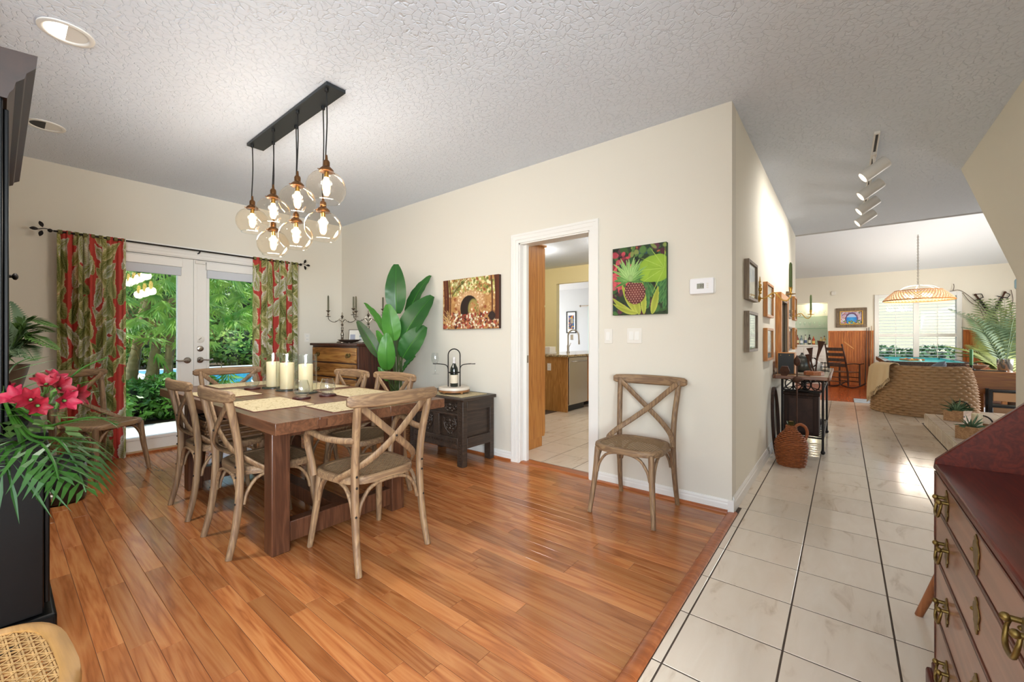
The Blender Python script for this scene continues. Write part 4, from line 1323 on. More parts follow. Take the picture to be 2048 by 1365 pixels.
for tip, bs, w, mat, d, roll, td in (
        ((791, 527), (793, 628), 41, m_leafA, 4.36, .15, 0), ((856, 547), (815, 634), 30, m_leafA, 4.45, -.5, .1), ((861, 589), (806, 678), 50, m_leafA, 4.35, -.3, .05),
        ((848, 652), (806, 716), 48, m_leafA, 4.28, -.25, .0), ((776, 609), (787, 682), 36, m_leafB, 4.30, .35, -.05), ((732, 601), (772, 672), 17, m_leafB, 4.5, .9, .1),
        ((716, 641), (758, 714), 25, m_leafC, 4.32, .5, -.05), ((773, 668), (774, 740), 34, m_leafB, 4.22, .2, -.08), ((756, 660), (772, 716), 20, m_leafB, 4.4, .8, 0),
        ((827, 712), (806, 742), 16, m_leafA, 4.3, -.8, -.1), ((805, 640), (800, 715), 34, m_leafC, 4.52, .0, .1), ((757, 735), (776, 762), 12, m_leafB, 4.25, .4, -.05)):
    big_leaf(tip, bs, w, mat, d, roll, td)
bkt = MB()
for lv in range(18):
    z = .012 + lv * .021
    R = .150 + .035 * sin(pi * lv / 20)
    bkt.tube([((R + .004 * (1 if (i + lv) % 2 else -1)) * cos(2 * pi * i / 40), (R + .004 * (1 if (i + lv) % 2 else -1)) * sin(2 * pi * i / 40), z) for i in range(40)], .0108, 6, closed=True)
bkt = bkt.build('basket_pot', simple('brown_wicker_pot', '#7b4f2c', .6, var=.3, vscale=40), pl, ang=60, fix=False)
MB().lathe([(0, 0), (.145, 0), (.145, .32), (0, .33)], n=24).build('soil', simple('dark_soil', '#241a12', .9), pl)

# ================================================================ carved coffer
ox0, ox1, oy0, oy1, oh = 2.60, 3.02, 2.645, 3.40, 0.622
cf = T('carved_coffer', 'black oak coffer chest with carved front panels', 'chest', ((ox0 + ox1) / 2, (oy0 + oy1) / 2, 0))
hx, hy = (ox1 - ox0) / 2, (oy1 - oy0) / 2
for sx in (-1, 1):
    for sy in (-1, 1):
        MB().box(min(sx * hx, sx * (hx - .055)), min(sy * hy, sy * (hy - .075)), 0, max(sx * hx, sx * (hx - .055)), max(sy * hy, sy * (hy - .075)), oh - .03).build('leg', m_darkoak, cf, bevel=.004)
mb = MB()
for sy in (-1, 1):
    mb.box(-hx + .05, sy * (hy - .008) - .012, .165, hx - .05, sy * (hy - .008) + .008, .26).box(-hx + .05, sy * (hy - .008) - .012, .50, hx - .05, sy * (hy - .008) + .008, oh - .03)
for sx in (-1, 1):
    mb.box(sx * (hx - .01) - .012, -hy + .07, .155, sx * (hx - .01) + .008, hy - .07, .255).box(sx * (hx - .01) - .012, -hy + .07, .455, sx * (hx - .01) + .008, hy - .07, .475).box(sx * (hx - .01) - .012, -hy + .07, oh - .045, sx * (hx - .01) + .008, hy - .07, oh - .03)
    for yy in (-.02, ):
        mb.box(sx * (hx - .01) - .012, yy - .04, .255, sx * (hx - .01) + .008, yy + .04, .455)
mb.build('rails', m_darkoak, cf, bevel=.003)
MB().box(-hx + .03, -hy + .025, .17, hx - .03, hy - .025, oh - .035).build('panel_box', m_darkoak, cf)
MB().prism([(-hx - .028, oh - .012), (-hx - .02, oh - .028), (hx, oh - .03), (hx, oh), (-hx - .022, oh)], -hy - .03, hy + .03, axis=1).build('lid', m_darkoak, cf, bevel=.003)
# carved scrolls on the front panels and frieze
def scroll(cy_, cz, sy, sz, par):
    mb = MB()
    X = -hx + .024
    for s in (-1, 1):
        pts = []
        for i in range(26):
            a = i / 25 * 4.2 * pi / 2
            r = 1 - .78 * i / 25
            pts.append((X, cy_ + s * (.30 + .42 * r * cos(a + .6)) * sy, cz + (.12 + .45 * r * sin(a + .6)) * sz))
        mb.tube(pts, .0065, 6)
        mb.tube(spline([(X, cy_, cz - sz * .9), (X, cy_ + s * sy * .35, cz - sz * .65), (X, cy_ + s * sy * .7, cz - sz * .25), (X, cy_ + s * sy * .85, cz + sz * .3), (X, cy_ + s * sy * .6, cz + sz * .85)], 4), .006, 6)
        for q in range(4):
            mb.ball((X, cy_ + s * sy * (.25 + .2 * q), cz - sz * (.8 - .5 * q)), .011, 8, 5)
    mb.ball((X, cy_, cz + sz * .55), .018, 10, 6).ball((X, cy_, cz - sz * .3), .015, 10, 6)
    mb.build('carved_scroll', m_darkoak, par, ang=60, fix=False)
for cy_ in (-.185, .145):
    scroll(cy_, .355, .095, .085, cf)
    scroll(cy_, .525, .12, .04, cf)
dt = MB()
for i in range(34):
    y = -hy + .085 + i * (2 * hy - .17) / 33
    dt.box(-hx - .008, y - .005, .20 + .004 * (i % 2), -hx + .004, y + .005, .222)
for sy in (-1, 1):
    for i in range(24):
        z = .03 + i * .0225
        dt.box(-hx - .005, sy * (hy - .038) - .010, z, -hx + .002, sy * (hy - .038) + .010, z + .012)
dt = dt.build('dentil_carving', m_darkoak, cf, ang=0, fix=False); dt['kind'] = 'stuff'
mt = T('placemat', 'tan leaf placemat on top of the carved coffer', 'placemat', (2.80, 2.93, oh + .0002), 0)
MB().prism(rrect(0.34, 0.49, .012, 3), 0, .003).build('cloth', m_mat, mt, ang=0)
# wine caddy
wx, wy, wz = 2.80, 2.97, oh + .0035
wc_ = T('wine_caddy', 'marble and wood wine caddy with a black looped handle', 'caddy', (wx, wy, wz), radians(38.7 + 90))
for a in range(3):
    MB().lathe([(0, 0), (.014, 0), (.014, .016), (0, .016)], (.10 * cos(a * 2.09 + .4), .10 * sin(a * 2.09 + .4), 0), 12).build('foot', m_oak, wc_)
MB().lathe([(0, .016), (.148, .016), (.152, .02), (.152, .034), (0, .034)], n=40).build('wood_base', wood('caddy_wood', '#8a5a33', '#a06f45', 0, .4), wc_)
MB().lathe([(0, .034), (.146, .034), (.150, .038), (.150, .058), (.147, .062), (0, .062)], n=40).build('marble_top', simple('white_marble', '#d9cdbd', .3, var=.08, vscale=7), wc_)
hd = MB()
for y in (-.0, ):
    pts = [(-.058, y, .062), (-.058, y, .33)] + [(-.058 * cos(pi * i / 12), y, .37 + .06 * sin(pi * i / 12)) for i in range(13)] + [(.058, y, .33), (.058, y, .062)]
    hd.tube(pts, .0055, 8, up=(0, 1, 0))
hd.build('handle', m_iron, wc_, ang=60)
for s in (-1, 1):
    MB().tube(spline([(s * .058, 0, .20), (s * .062, 0, .25), (s * .085, 0, .275), (s * .13, 0, .282), (s * .165, 0, .285)], 4), .0045, 7).tube([(s * (.185 + .02 * cos(a)), .02 * sin(a), .285) for a in [s * pi * .5 + .5 * 0 + pi * i / 10 - pi / 2 * s for i in range(11)]], .004, 6).build('glass_hook', m_iron, wc_, ang=60)
MB().tube([(.048 * cos(2 * pi * i / 24), .048 * sin(2 * pi * i / 24), .20) for i in range(24)], .006, 8, closed=True).tube([(-.058, 0, .20), (-.045, 0, .20)], .005, 6).tube([(.045, 0, .20), (.058, 0, .20)], .005, 6).build('bottle_ring', m_iron, wc_, ang=60)
R = Matrix.Rotation(radians(38.7 + 90), 3, 'Z')
bt = T('wine_bottle', 'dark wine bottle with a pale label in the caddy', 'bottle', (wx, wy, wz + .0622))
MB().lathe([(0, 0), (.036, 0), (.038, .004), (.038, .165), (.034, .185), (.020, .212), (.0145, .228), (.0138, .24)], n=28).build('glass_body', simple('black_green_glass', '#0e1a12', .08, coat=.5), bt, ang=60)
MB().lathe([(.0385, .035), (.0387, .036), (.0387, .115), (.0385, .116)], n=28, close=False).build('label', simple('cream_label', '#d8cbb4', .6), bt, ang=60)
MB().lathe([(.0148, .225), (.0150, .226), (.0150, .262), (.0162, .264), (.0162, .284), (.014, .288), (0, .288)], n=20, close=False).build('foil_capsule', simple('pale_foil', '#d6d2cf', .4), bt, ang=60)
gp = R @ Vector((.185, 0, 0))
g = MB().lathe([(0, .145), (.028, .147), (.036, .146), (.036, .144), (.02, .141), (.004, .138), (.0035, .055), (.006, .05), (.022, .042), (.034, .02), (.037, -.008), (.033, -.045), (.029, -.062), (.0275, -.062), (.031, -.045), (.035, -.008), (.032, .018), (.02, .039), (0, .045)], n=28, close=False)
g.v = [(x, y, -z) for x, y, z in g.v]
g = g.build('wine_glass', m_dglass, loc=(wx + gp.x, wy + gp.y, wz + .285 + .045), ang=60)
tag(g, 'clear stemmed wine glass hanging from the caddy arm', 'glass')

# ================================================================ hall wall: pictures, mirror, sconces
m_frameA = wood('grey_brown_frame', '#6d5a45', '#847058', 2, .5, 1.5)
m_frameB = wood('orange_frame', '#b26f2c', '#c98538', 2, .4, 1.2)
def art_paint(seed, cols, base):
    p = Paint(.4, .3, 40, 32, base)
    p.rs = np.random.RandomState(seed)
    p.speck(60, 0, .4, 0, .3, .01, .06, cols)
    return p
hall_frames = [(3.466, 3.865, 1.45, 1.75, 'upper print in a grey brown frame nearest the room corner', m_frameA, ['#8ea0a8', '#b5c0c4', '#a3b0b2', '#c9cfce'], '#aab6ba'),
               (3.475, 3.88, 1.057, 1.364, 'lower print in a grey brown frame nearest the room corner', m_frameA, ['#9aa4a8', '#c2c6c6', '#777f84', '#d5d6d2'], '#b5babb'),
               (4.41, 4.86, 1.36, 1.68, 'upper print in an orange wood frame behind the brass sconce', m_frameB, ['#c9d5dc', '#a9bac2', '#e0e4e4'], '#c2cdd2'),
               (4.41, 4.84, .95, 1.255, 'lower print in an orange wood frame under the brass sconce', m_frameB, ['#c0cad0', '#8d979b', '#dadbd8', '#6c6f70'], '#b8c0c4'),
               (6.33, 6.72, 1.42, 1.76, 'upper print in a wood frame just past the tall mirror', m_frameA, ['#9eb0b8', '#c5ced1'], '#b5c2c8'),
               (6.33, 6.72, 1.0, 1.31, 'lower print in a wood frame just past the tall mirror', m_frameA, ['#8f9aa0', '#c0c8ca'], '#aab4b8'),
               (7.12, 7.50, 1.42, 1.76, 'upper print in a wood frame at the far end of the hall wall', m_frameB, ['#b5c2c8', '#d5dadb'], '#c5d0d4'),
               (7.12, 7.50, 1.0, 1.31, 'lower print in a wood frame at the far end of the hall wall', m_frameB, ['#9fb0b5', '#cfd5d6'], '#b5c2c6')]
for k, (a, b, z0, z1, lb, fm, cols, base_c) in enumerate(hall_frames):
    t = T('framed_print', lb, 'picture', ((a + b) / 2, VH, (z0 + z1) / 2), 0, 'framed prints on the hall wall')
    w, h = b - a, z1 - z0
    M = Matrix.Translation((0, -.0345, 0))
    frame_mb(w, h, .022, .034, M).build('frame', fm, t, bevel=.0015)
    MB().box(-w / 2 + .02, -.014, -h / 2 + .02, w / 2 - .02, -.0008, h / 2 - .02).build('mat_board', simple('pale_mat_%d' % k, '#dfe3e2', .7), t, ang=0)
    mb = art_paint(k, cols, base_c).mesh(lambda X, Y: ((X / .4 - .5) * (w - .10), np.full_like(X, -.0145), (Y / .3 - .5) * (h - .09)))
    mb.build('print', m_print, t, ang=0, fix=False)
    MB().box(-w / 2 + .021, -.026, -h / 2 + .021, w / 2 - .021, -.024, h / 2 - .021).build('glazing', m_glass, t, ang=0)
t = T('wall_mirror', 'tall orange wood framed mirror over the console table', 'mirror', (5.66, VH, 1.25))
frame_mb(.76, .82, .07, .055, Matrix.Translation((0, -.0555, 0))).build('frame', m_frameB, t, bevel=.004)
frame_mb(.63, .69, .02, .03, Matrix.Translation((0, -.05, 0))).build('inner_bead', m_frameA, t, bevel=.003)
MB().box(-.31, -.018, -.34, .31, -.001, .34).build('mirror_glass', simple('silvered_mirror', '#dfe9ee', .03, metal=1.0), t, ang=0)
def sconce(u, zc, lb):
    t = T('wall_sconce', 'brass wall sconce with curved arm ' + lb, 'sconce', (u, VH, zc), 0, 'brass candle sconces on the hall wall')
    M = Matrix.Rotation(pi / 2, 4, 'X')
    MB().lathe([(0, .0005), (.03, .0005), (.032, .006), (.02, .014), (.01, .02), (0, .022)], n=20, M=Matrix.Translation((0, 0, -.03)) @ M).ball((0, -.012, .02), .012, 10, 6).ball((0, -.012, .05), .016, 10, 6, 1.3).ball((0, -.012, .085), .011, 10, 6, 1.4).ball((0, -.01, .115), .009, 10, 6).lathe([(0, 0), (.006, .0), (.003, .04), (0, .05)], (0, -.01, .115), 8).tube([(0, -.008, -.03), (0, -.008, .12)], .006, 8).build('backplate', m_gold, t, ang=60)
    MB().tube(spline([(0, -.018, -.03), (0, -.05, -.028), (0, -.085, .0), (0, -.12, .012), (0, -.15, -.02), (0, -.175, -.052), (0, -.205, -.058), (0, -.228, -.035), (0, -.232, -.01)], 4), .0055, 8).tube(spline([(0, -.07, -.01), (0, -.095, -.03), (0, -.115, -.02), (0, -.11, .0), (0, -.10, -.005)], 4), .004, 6).build('arm', m_gold, t, ang=60)
    MB().lathe([(0, -.014), (.006, -.012), (.036, -.008), (.038, -.004), (.012, 0), (.008, .01), (.012, .022), (.014, .05), (.0125, .052), (0, .052)], (0, -.232, 0), 18).build('drip_cup', m_gold, t, ang=60)
    c = MB().lathe([(0, 0), (.013, 0), (.0125, .15), (.011, .19), (.006, .205), (0, .208)], n=14).build('taper_candle', m_greenwax, loc=(u, VH - .232, zc + .0525), ang=60)
    tag(c, 'green taper candle in the brass sconce ' + lb, 'candle', 'green candles in the hall sconces')
sconce(4.15, 1.535, 'nearest the room corner')
sconce(6.90, 1.49, 'at the far end of the hall wall')

# ================================================================ console table and what stands on and under it
CT = .785
ct = T('console_table', 'iron console table with a wood edged stone top against the hall wall', 'table', (5.75, .33, 0))
m_edge = wood('console_edge', '#6b3d22', '#80502e', 1, .35)
MB().box(-.78, -.215, CT - .028, .78, .215, CT).build('stone_top', simple('beige_stone', '#b3a693', .25, var=.1, vscale=8), ct)
mb = MB()
for p in ((-.80, -.235, .80, -.2155), (-.80, .2155, .80, .235), (-.80, -.2155, -.7805, .2155), (.7805, -.2155, .80, .2155)):
    mb.box(p[0], p[1], CT - .034, p[2], p[3], CT + .001)
mb.build('top_edge', m_edge, ct, bevel=.006)
LX, LY = (-.60, .60), (-.17, .17)
for x in LX:
    for y in LY:
        MB().tube([(x, y, .02), (x, y, CT - .034)], .011, 10).ball((x, y, .02), .02, 12, 8).build('leg', m_iron, ct, ang=60)
rl = MB()
for z in (CT - .16, ):
    for x in LX: rl.tube([(x, -.17, z), (x, .17, z)], .008, 8)
    for y in LY: rl.tube([(-.60, y, z), (.60, y, z)], .008, 8)
rl.build('upper_rails', m_iron, ct, ang=60)
sc2 = MB()
for x in LX:
    for cy_ in (-.11, -.037, .037, .11):
        sc2.tube([(x, cy_ + .034 * cos(2 * pi * i / 18), CT - .097 + .052 * sin(2 * pi * i / 18)) for i in range(18)], .006, 6, closed=True)
    sc2.tube([(x, -.165, CT - .045), (x, .165, CT - .15)], .005, 6).tube([(x, .165, CT - .045), (x, -.165, CT - .15)], .005, 6)
sc2.build('scrollwork', m_iron, ct, ang=60, fix=False)
gr = MB()
for x in LX: gr.tube([(x, -.17, .157), (x, .17, .157)], .008, 8)
for y in LY: gr.tube([(-.60, y, .157), (.60, y, .157)], .008, 8)
for i in range(1, 12): gr.tube([(-.60 + 1.2 * i / 12, -.17, .157), (-.60 + 1.2 * i / 12, .17, .157)], .0055, 6)
gr.build('grid_shelf', m_iron, ct, ang=60, fix=False)
# under it
bx_ = T('dark_trunk', 'dark wooden box on the lower grid shelf of the console', 'box', (5.35, .345, .166))
m_dbox = wood('dark_box', '#2b1a12', '#3c261a', 2, .65, 1, spec=.25)
MB().box(-.14, -.15, 0, .14, .15, .40).build('body', m_dbox, bx_, bevel=.006)
MB().box(-.15, -.16, .40, .15, .16, .43).build('lid', m_dbox, bx_, bevel=.008)
MB().box(-.142, -.10, .03, -.1402, .10, .37).build('front_panel', simple('worn_brown', '#3a241a', .75, var=.4, vscale=9), bx_, ang=0)
for k, (x, z, w, d, h, c) in enumerate(((5.68, .166, .24, .26, .05, '#8d867c'), (5.68, .2165, .22, .24, .06, '#3b3330'), (5.68, .277, .2, .22, .03, '#b5b0a8'), (5.68, .3075, .18, .2, .05, '#4a5058'))):
    b = T('folded_cloth', ('lowest pale', 'second dark', 'third pale', 'topmost slate')[k] + ' bundle in the stack beside the dark trunk', 'bundle', (x, .31, z), .05 * k, 'bundles on the console shelf')
    MB().prism([(-w / 2, h * .1), (-w / 2 + .02, 0), (w / 2 - .02, 0), (w / 2, h * .2), (w / 2 - .01, h * .8), (w / 2 - .03, h), (-w / 2 + .03, h * .95), (-w / 2, h * .7)], -d / 2, d / 2, axis=1).build('cloth_bundle', simple('bundle_%d' % k, c, .8), b, bevel=.01)
iron = T('black_sewing_tool', 'small black iron tool standing on the dark trunk', 'tool', (5.36, .33, .597))
MB().box(-.08, -.05, 0, .08, .05, .022).build('base', m_iron, iron, bevel=.004)
MB().lathe([(0, .022), (.03, .022), (.026, .03), (.014, .04), (.014, .09), (.05, .10), (.052, .112), (0, .114)], (0.02, -.01, 0), 16).build('post', m_iron, iron, ang=60)
# on it
bb = T('wooden_box', 'orange wood box with a black face on the console table', 'box', (5.16, .46, CT + .0015))
MB().box(-.10, -.075, 0, .10, .075, .225).build('body', m_frameB, bb, bevel=.003)
MB().box(-.103, -.068, .006, -.1005, .068, .219).build('black_face', m_black, bb, ang=0)
MB().ball((-.104, .045, .20), .004, 6, 4).ball((-.104, -.03, .20), .004, 6, 4).build('studs', m_gold, bb, fix=False)
sk = T('iron_garden_stake', 'rusty iron leaf ornament on a tall rod before the console', 'ornament', (4.83, .35, 0))
m_rust = simple('rusted_iron', '#4a2c1c', .6, metal=.4, var=.3, vscale=20)
MB().lathe([(0, 0), (.06, 0), (.06, .008), (.01, .014), (0, .014)], n=20).build('foot', m_rust, sk)
MB().tube([(0, 0, .014), (0, 0, .90)], .006, 8).build('rod', m_rust, sk)
MB().lathe([(0, -.05), (.022, -.03), (.03, -.005), (.026, .02), (.01, .045), (0, .065)], (0, 0, .935), 10).build('leaf_finial', m_rust, sk, ang=60)
MB().ball((0, 0, .76), .038, 16, 10, .8).build('ball', m_rust, sk, ang=60)
MB().tube([(0, 0, .81), (-.04, .13, .83)], .004, 6).prism([(-.05, -.03), (0, -.045), (.045, -.02), (.045, .025), (0, .045), (-.05, .02)], -.008, .008, axis=2, M=Matrix.Translation((-.02, .10, .84)) @ Matrix.Rotation(1.3, 4, 'Y')).tube([(0, 0, .81), (0.03, -.10, .80)], .004, 6).build('side_leaf', m_rust, sk)
hs = T('horn_sculpture', 'three brown flared metal horns on an octagonal wood base', 'sculpture', (5.20, .235, CT + .0015))
MB().lathe([(0, 0), (.085, 0), (.085, .03), (.075, .04), (0, .04)], n=8).build('wood_base', wood('octagon_base', '#8d4f2b', '#a1623a', 0, .35), hs, ang=20)
for p, tip, R_ in (((-.015, .02, .04), (-.02, .05, .21), .026), ((0, 0, .04), (.0, .035, .275), .030), ((.015, -.015, .04), (.02, -.06, .345), .036)):
    pts = spline([p, (Vector(p) * .6 + Vector(tip) * .4) + Vector((0, .008, 0)), Vector(p) * .25 + Vector(tip) * .75, tip], 5)
    n = len(pts)
    MB().tube(pts, [.007 + (R_ - .007) * (i / (n - 1)) ** 2.6 for i in range(n)], 14).build('horn', m_rust, hs, ang=60)
ke = T('pewter_kettle', 'dark pewter kettle behind the horns on the console', 'kettle', (5.62, .36, CT + .0015))
MB().lathe([(0, 0), (.06, 0), (.085, .03), (.09, .08), (.07, .14), (.05, .16), (.052, .17), (.02, .185), (.012, .20), (.014, .21), (0, .215)], n=22).build('body', simple('pewter', '#4b4a44', .35, metal=.7), ke, ang=60)
MB().tube(spline([(0, .085, .05), (0, .12, .09), (0, .14, .15)], 4), .012, 8).build('spout', simple('pewter_spout', '#4b4a44', .35, metal=.7), ke, ang=60)
MB().tube(spline([(0, -.085, .05), (0, -.13, .09), (0, -.12, .15), (0, -.06, .155)], 4), .007, 8).build('handle', m_iron, ke, ang=60)
tl = MB().lathe([(0, 0), (.09, 0), (.12, .02), (.125, .05), (.10, .09), (.05, .13), (.03, .14), (0, .142)], n=20).build('white_tureen', simple('white_ceramic', '#dcd5cd', .3), loc=(5.89, .30, CT + .0015), ang=60)
tag(tl, 'white domed dish behind the kettle on the console', 'dish')
cg = T('wire_holder', 'small black wire holder at the outer edge of the console', 'holder', (5.75, .16, CT + .0015))
mb = MB()
for i in range(3): mb.tube([(.04 * cos(2 * pi * k / 16), .04 * sin(2 * pi * k / 16), .01 + .045 * i) for k in range(16)], .003, 6, closed=True)
for k in range(8): mb.tube([(.04 * cos(pi * k / 4), .04 * sin(pi * k / 4), 0), (.04 * cos(pi * k / 4), .04 * sin(pi * k / 4), .11)], .003, 6)
mb.build('wire', m_iron, cg, fix=False)
tr_ = T('pale_tray', 'thin pale tray at the far end of the console', 'tray', (6.25, .30, CT + .0015))
MB().prism(rrect(.42, .30, .03, 4), 0, .008).build('tray_bottom', simple('pale_tray', '#bfae98', .4), tr_)
MB().tube([(x, y, .012) for x, y in rrect(.42, .30, .03, 4)], .007, 6, closed=True).build('tray_rim', simple('pale_tray_rim', '#a8937a', .4), tr_)
# wicker demijohn
dj = T('wicker_demijohn', 'orange wicker covered demijohn jug on the hall tiles', 'jug', (4.56, .375, 0), radians(-60))
m_djw = simple('orange_wicker', '#8f4d24', .6, var=.3, vscale=45)
prof = [(.098, 0.0), (.108, .03), (.115, .08), (.12, .14), (.121, .19), (.115, .215), (.098, .25), (.07, .285), (.045, .31), (.036, .33), (.034, .355)]
mb = MB()
rows = 24
n = 44
def dj_r(z):
    for (r0, z0), (r1, z1) in zip(prof, prof[1:]):
        if z <= z1: return r0 + (r1 - r0) * (z - z0) / (z1 - z0)
    return prof[-1][0]
for k in range(rows):
    z = .006 + .348 * k / (rows - 1)
    R_ = dj_r(z)
    mb.tube([((R_ + .0045 * (1 if ((i // 2) + k) % 2 else -1)) * cos(2 * pi * i / n), (R_ + .0045 * (1 if ((i // 2) + k) % 2 else -1)) * sin(2 * pi * i / n), z) for i in range(n)], .0085, 5, closed=True)
mb.build('wicker_cover', m_djw, dj, ang=60, fix=False)
MB().tube([(.122 * cos(2 * pi * i / 40), .122 * sin(2 * pi * i / 40), .205 + .004 * sin(i * pi)) for i in range(40)], .008, 6, closed=True).build('shoulder_band', m_djw, dj)
MB().lathe([(.03, .34), (.03, .385), (.034, .39), (.034, .40), (.024, .402), (.022, .37)], n=20, close=False).build('glass_neck', glass('demijohn_glass', '#c9d6c6'), dj, ang=60)
MB().lathe([(0, .36), (.021, .36), (.021, .398), (0, .40)], n=14).build('cork', wood('cork', '#8a5a34', '#a4744a', 0, .8), dj)
MB().tube(spline([(.03, 0, .35), (.075, 0, .372), (.12, 0, .345), (.135, 0, .29), (.118, 0, .23)], 5), .013, 8).build('handle', m_djw, dj, ang=60)
# oval hoop against the wall
ov = MB().sweep([(4.88 + .20 * cos(2 * pi * i / 48), .545 - .03 * (1 - (1 + sin(2 * pi * i / 48)) / 2), .33 + .328 * sin(2 * pi * i / 48)) for i in range(48)], rrect(.03, .028, .008, 2), (0, 1, 0), closed=True).build('oval_hoop', m_dbox, ang=60)
tag(ov, 'dark oval wooden hoop leaning on the hall wall behind the jug', 'hoop')

# ================================================================ far room
m_rock = wood('rocker_wood', '#3b2016', '#52301f', 2, .35, 1)
rk = T('rocking_chair', 'dark turned wood ladder-back rocking chair by the wainscot', 'chair', (14.1, 0.02, ZS), radians(-35))
for s in (-1, 1):
    y = s * .24
    MB().sweep([(-.42 + .9 * i / 16, y * (1.02), .018 + .10 * ((i - 8) / 8) ** 2) for i in range(17)], rrect(.03, .034, .006, 1), (0, 0, 1)).build('rocker', m_rock, rk)
    MB().tube([(-.14, y, .04), (-.16, y, .40), (-.24, y * .95, .80), (-.32, y * .9, 1.12)], [.02, .022, .02, .016], 10).ball((-.325, y * .9, 1.135), .024, 10, 6, 1.3).build('back_post', m_rock, rk, ang=60)
    MB().tube([(.26, y * 1.05, .045), (.25, y * 1.05, .25), (.25, y * 1.05, .40), (.25, y * 1.05, .62)], [.018, .024, .02, .016], 10).build('front_post', m_rock, rk, ang=60)
    MB().sweep(spline([(-.20, y * 1.0, .63), (0, y * 1.12, .645), (.18, y * 1.15, .63), (.33, y * 1.2, .64)], 5), rrect(.05, .022, .008, 2), (0, 0, 1)).build('arm', m_rock, rk)
for z in (.60, .74, .88, 1.02):
    x = -.19 - (z - .5) * .22
    MB().sweep([(x - .025 * (1 - (i / 4 - 1) ** 2), -.22 + .44 * i / 8, z) for i in range(9)], rrect(.014, .085, .005, 1), (0, 0, 1)).build('ladder_slat', m_rock, rk)
MB().box(-.16, -.24, .40, .27, .24, .425).build('rush_seat', simple('rush_seat', '#6e4328', .7, bump=.4, bscale=80), rk, bevel=.008)
for z in (.16, .27):
    MB().tube([(.25, -.25, z), (.25, .25, z)], .011, 8).build('rung', m_rock, rk)
    MB().tube([(-.15, -.24, z), (-.15, .24, z)], .011, 8).build('rung', m_rock, rk)
bt_ = MB().box(-.012, -.14, -.012, .012, .14, .012).build('wood_paddle', m_oak, loc=(13.76, -.10, .98), bevel=.004, rot=(radians(42), 0, .2))
tag(bt_, 'pale wooden stick hooked over the rocking chair post', 'stick')
# picture on the far wall
a, b = PX(1672, 617.5, UF), PX(1734, 655, UF)
t = T('framed_picture', 'coastal arch picture in a wide rustic wood frame', 'picture', (UF, (a.y + b.y) / 2, (a.z + b.z) / 2), 0)
w, h = a.y - b.y, a.z - b.z
Rm = Matrix.Rotation(-pi / 2, 4, 'Z')
frame_mb(w, h, .10, .04, Rm @ Matrix.Translation((0, -.0405, 0))).build('frame', m_frameA, t, bevel=.006)
frame_mb(w - .17, h - .17, .02, .03, Rm @ Matrix.Translation((0, -.0455, 0))).build('inner_lip', m_gold, t, bevel=.002)
p = Paint(.62, .36, 62, 36, '#c9b4c4')
p.speck(220, 0, .62, 0, .36, .008, .03, ['#d9a9b8', '#b88aa0', '#e6d6e0', '#8a6a8c', '#efe6ea', '#c77a6a', '#6f8a4a'])
p.ellipse(.32, .14, .19, .20, 0, '#7a5a78', '#6a4a6c', .06)
p.ellipse(.32, .12, .155, .17, 0, '#4aa6e0', '#2a7fd0', .05)
p.put(((p.Y > .19) & (((p.X - .32) / .155) ** 2 + ((p.Y - .12) / .17) ** 2 < 1)) * 1.0, L3('#b5c8e8'))
p.speck(60, .1, .6, 0, .10, .01, .03, ['#3f8a3a', '#2f6f3a', '#6aa04a', '#c24a4a', '#e0c040'])
mb = p.mesh(lambda X, Y: (np.full_like(X, -.012), -(X / .62 - .5) * (w - .2), (Y / .36 - .5) * (h - .2)))
mb.build('painting', m_print, t, ang=0, fix=False)
c = PX(1667, 587, UF)
s_ = MB().box(-.03, -.055, -.05, -.0005, .055, .05).build('motion_sensor', m_plate, loc=(UF, c.y, c.z), bevel=.008)
tag(s_, 'small white sensor box high on the far wall', 'sensor')
sd = MB().prism(rrect(.05, .075, .02, 4), -.012, .012, axis=1).build('wall_chime', simple('pale_blue_plastic', '#a9cfe0', .3), loc=(4.054, VR - .02, 1.505), bevel=.003, rot=(0, 0, pi / 2))
tag(sd, 'small pale blue fitting on the sloping wall edge', 'fitting')
# pool cues against the wainscot
for k, (y, x, zt) in enumerate(((-.545, 14.9, 1.46), (-.60, 14.86, 1.50), (-.50, 14.92, 1.44))):
    q = MB().tube([(x, y + .02 * k, ZS + .002), (UF - .05, y, zt)], [.014, .007], 8).build('pool_cue', wood('cue_%d' % k, ('#2d1c15', '#b08452', '#4a3020')[k], ('#3f2a1e', '#c79c68', '#5c4030')[k], 2, .3), ang=60)
    tag(q, ('dark', 'pale', 'brown')[k] + ' pool cue leaning beside the far window', 'cue', 'pool cues by the window')

# bar niche with glass shelves
m_niche = simple('mirror_backed_niche', '#dfe0d6', .35)
struct(MB().box(UF + .15, NV0 - .05, NZ0 - .03, UF + .55, NV0, NZ1 + .05).box(UF + .15, NV1, NZ0 - .03, UF + .55, NV1 + .05, NZ1 + .05).box(UF + .55, NV0 - .05, NZ0 - .03, UF + .58, NV1 + .05, NZ1 + .05).box(UF + .15, NV0, NZ1, UF + .58, NV1, NZ1 + .05).box(UF + .15, NV0, NZ0 - .03, UF + .55, NV1, NZ0).build('wall_bar_niche', m_niche, ang=0))
for z in (1.45, 1.80):
    s_ = MB().box(UF + .20, NV0 + .002, z, UF + .545, NV1 - .002, z + .01).build('glass_shelf', glass('shelf_glass_%d' % int(z * 100), '#dff0ea'), ang=0)
    tag(s_, ('lower' if z < 1.6 else 'upper') + ' clear glass shelf in the bar niche', 'shelf', 'glass bar shelves')
gm = MB().lathe([(0, 0), (.034, 0), (.034, .003), (.005, .008), (.004, .08), (.02, .10), (.036, .14), (.034, .19), (.032, .19), (.034, .14), (.018, .103), (0, .085)], n=14, close=False).mesh('wine_glass', m_glass, 60)
k = 0
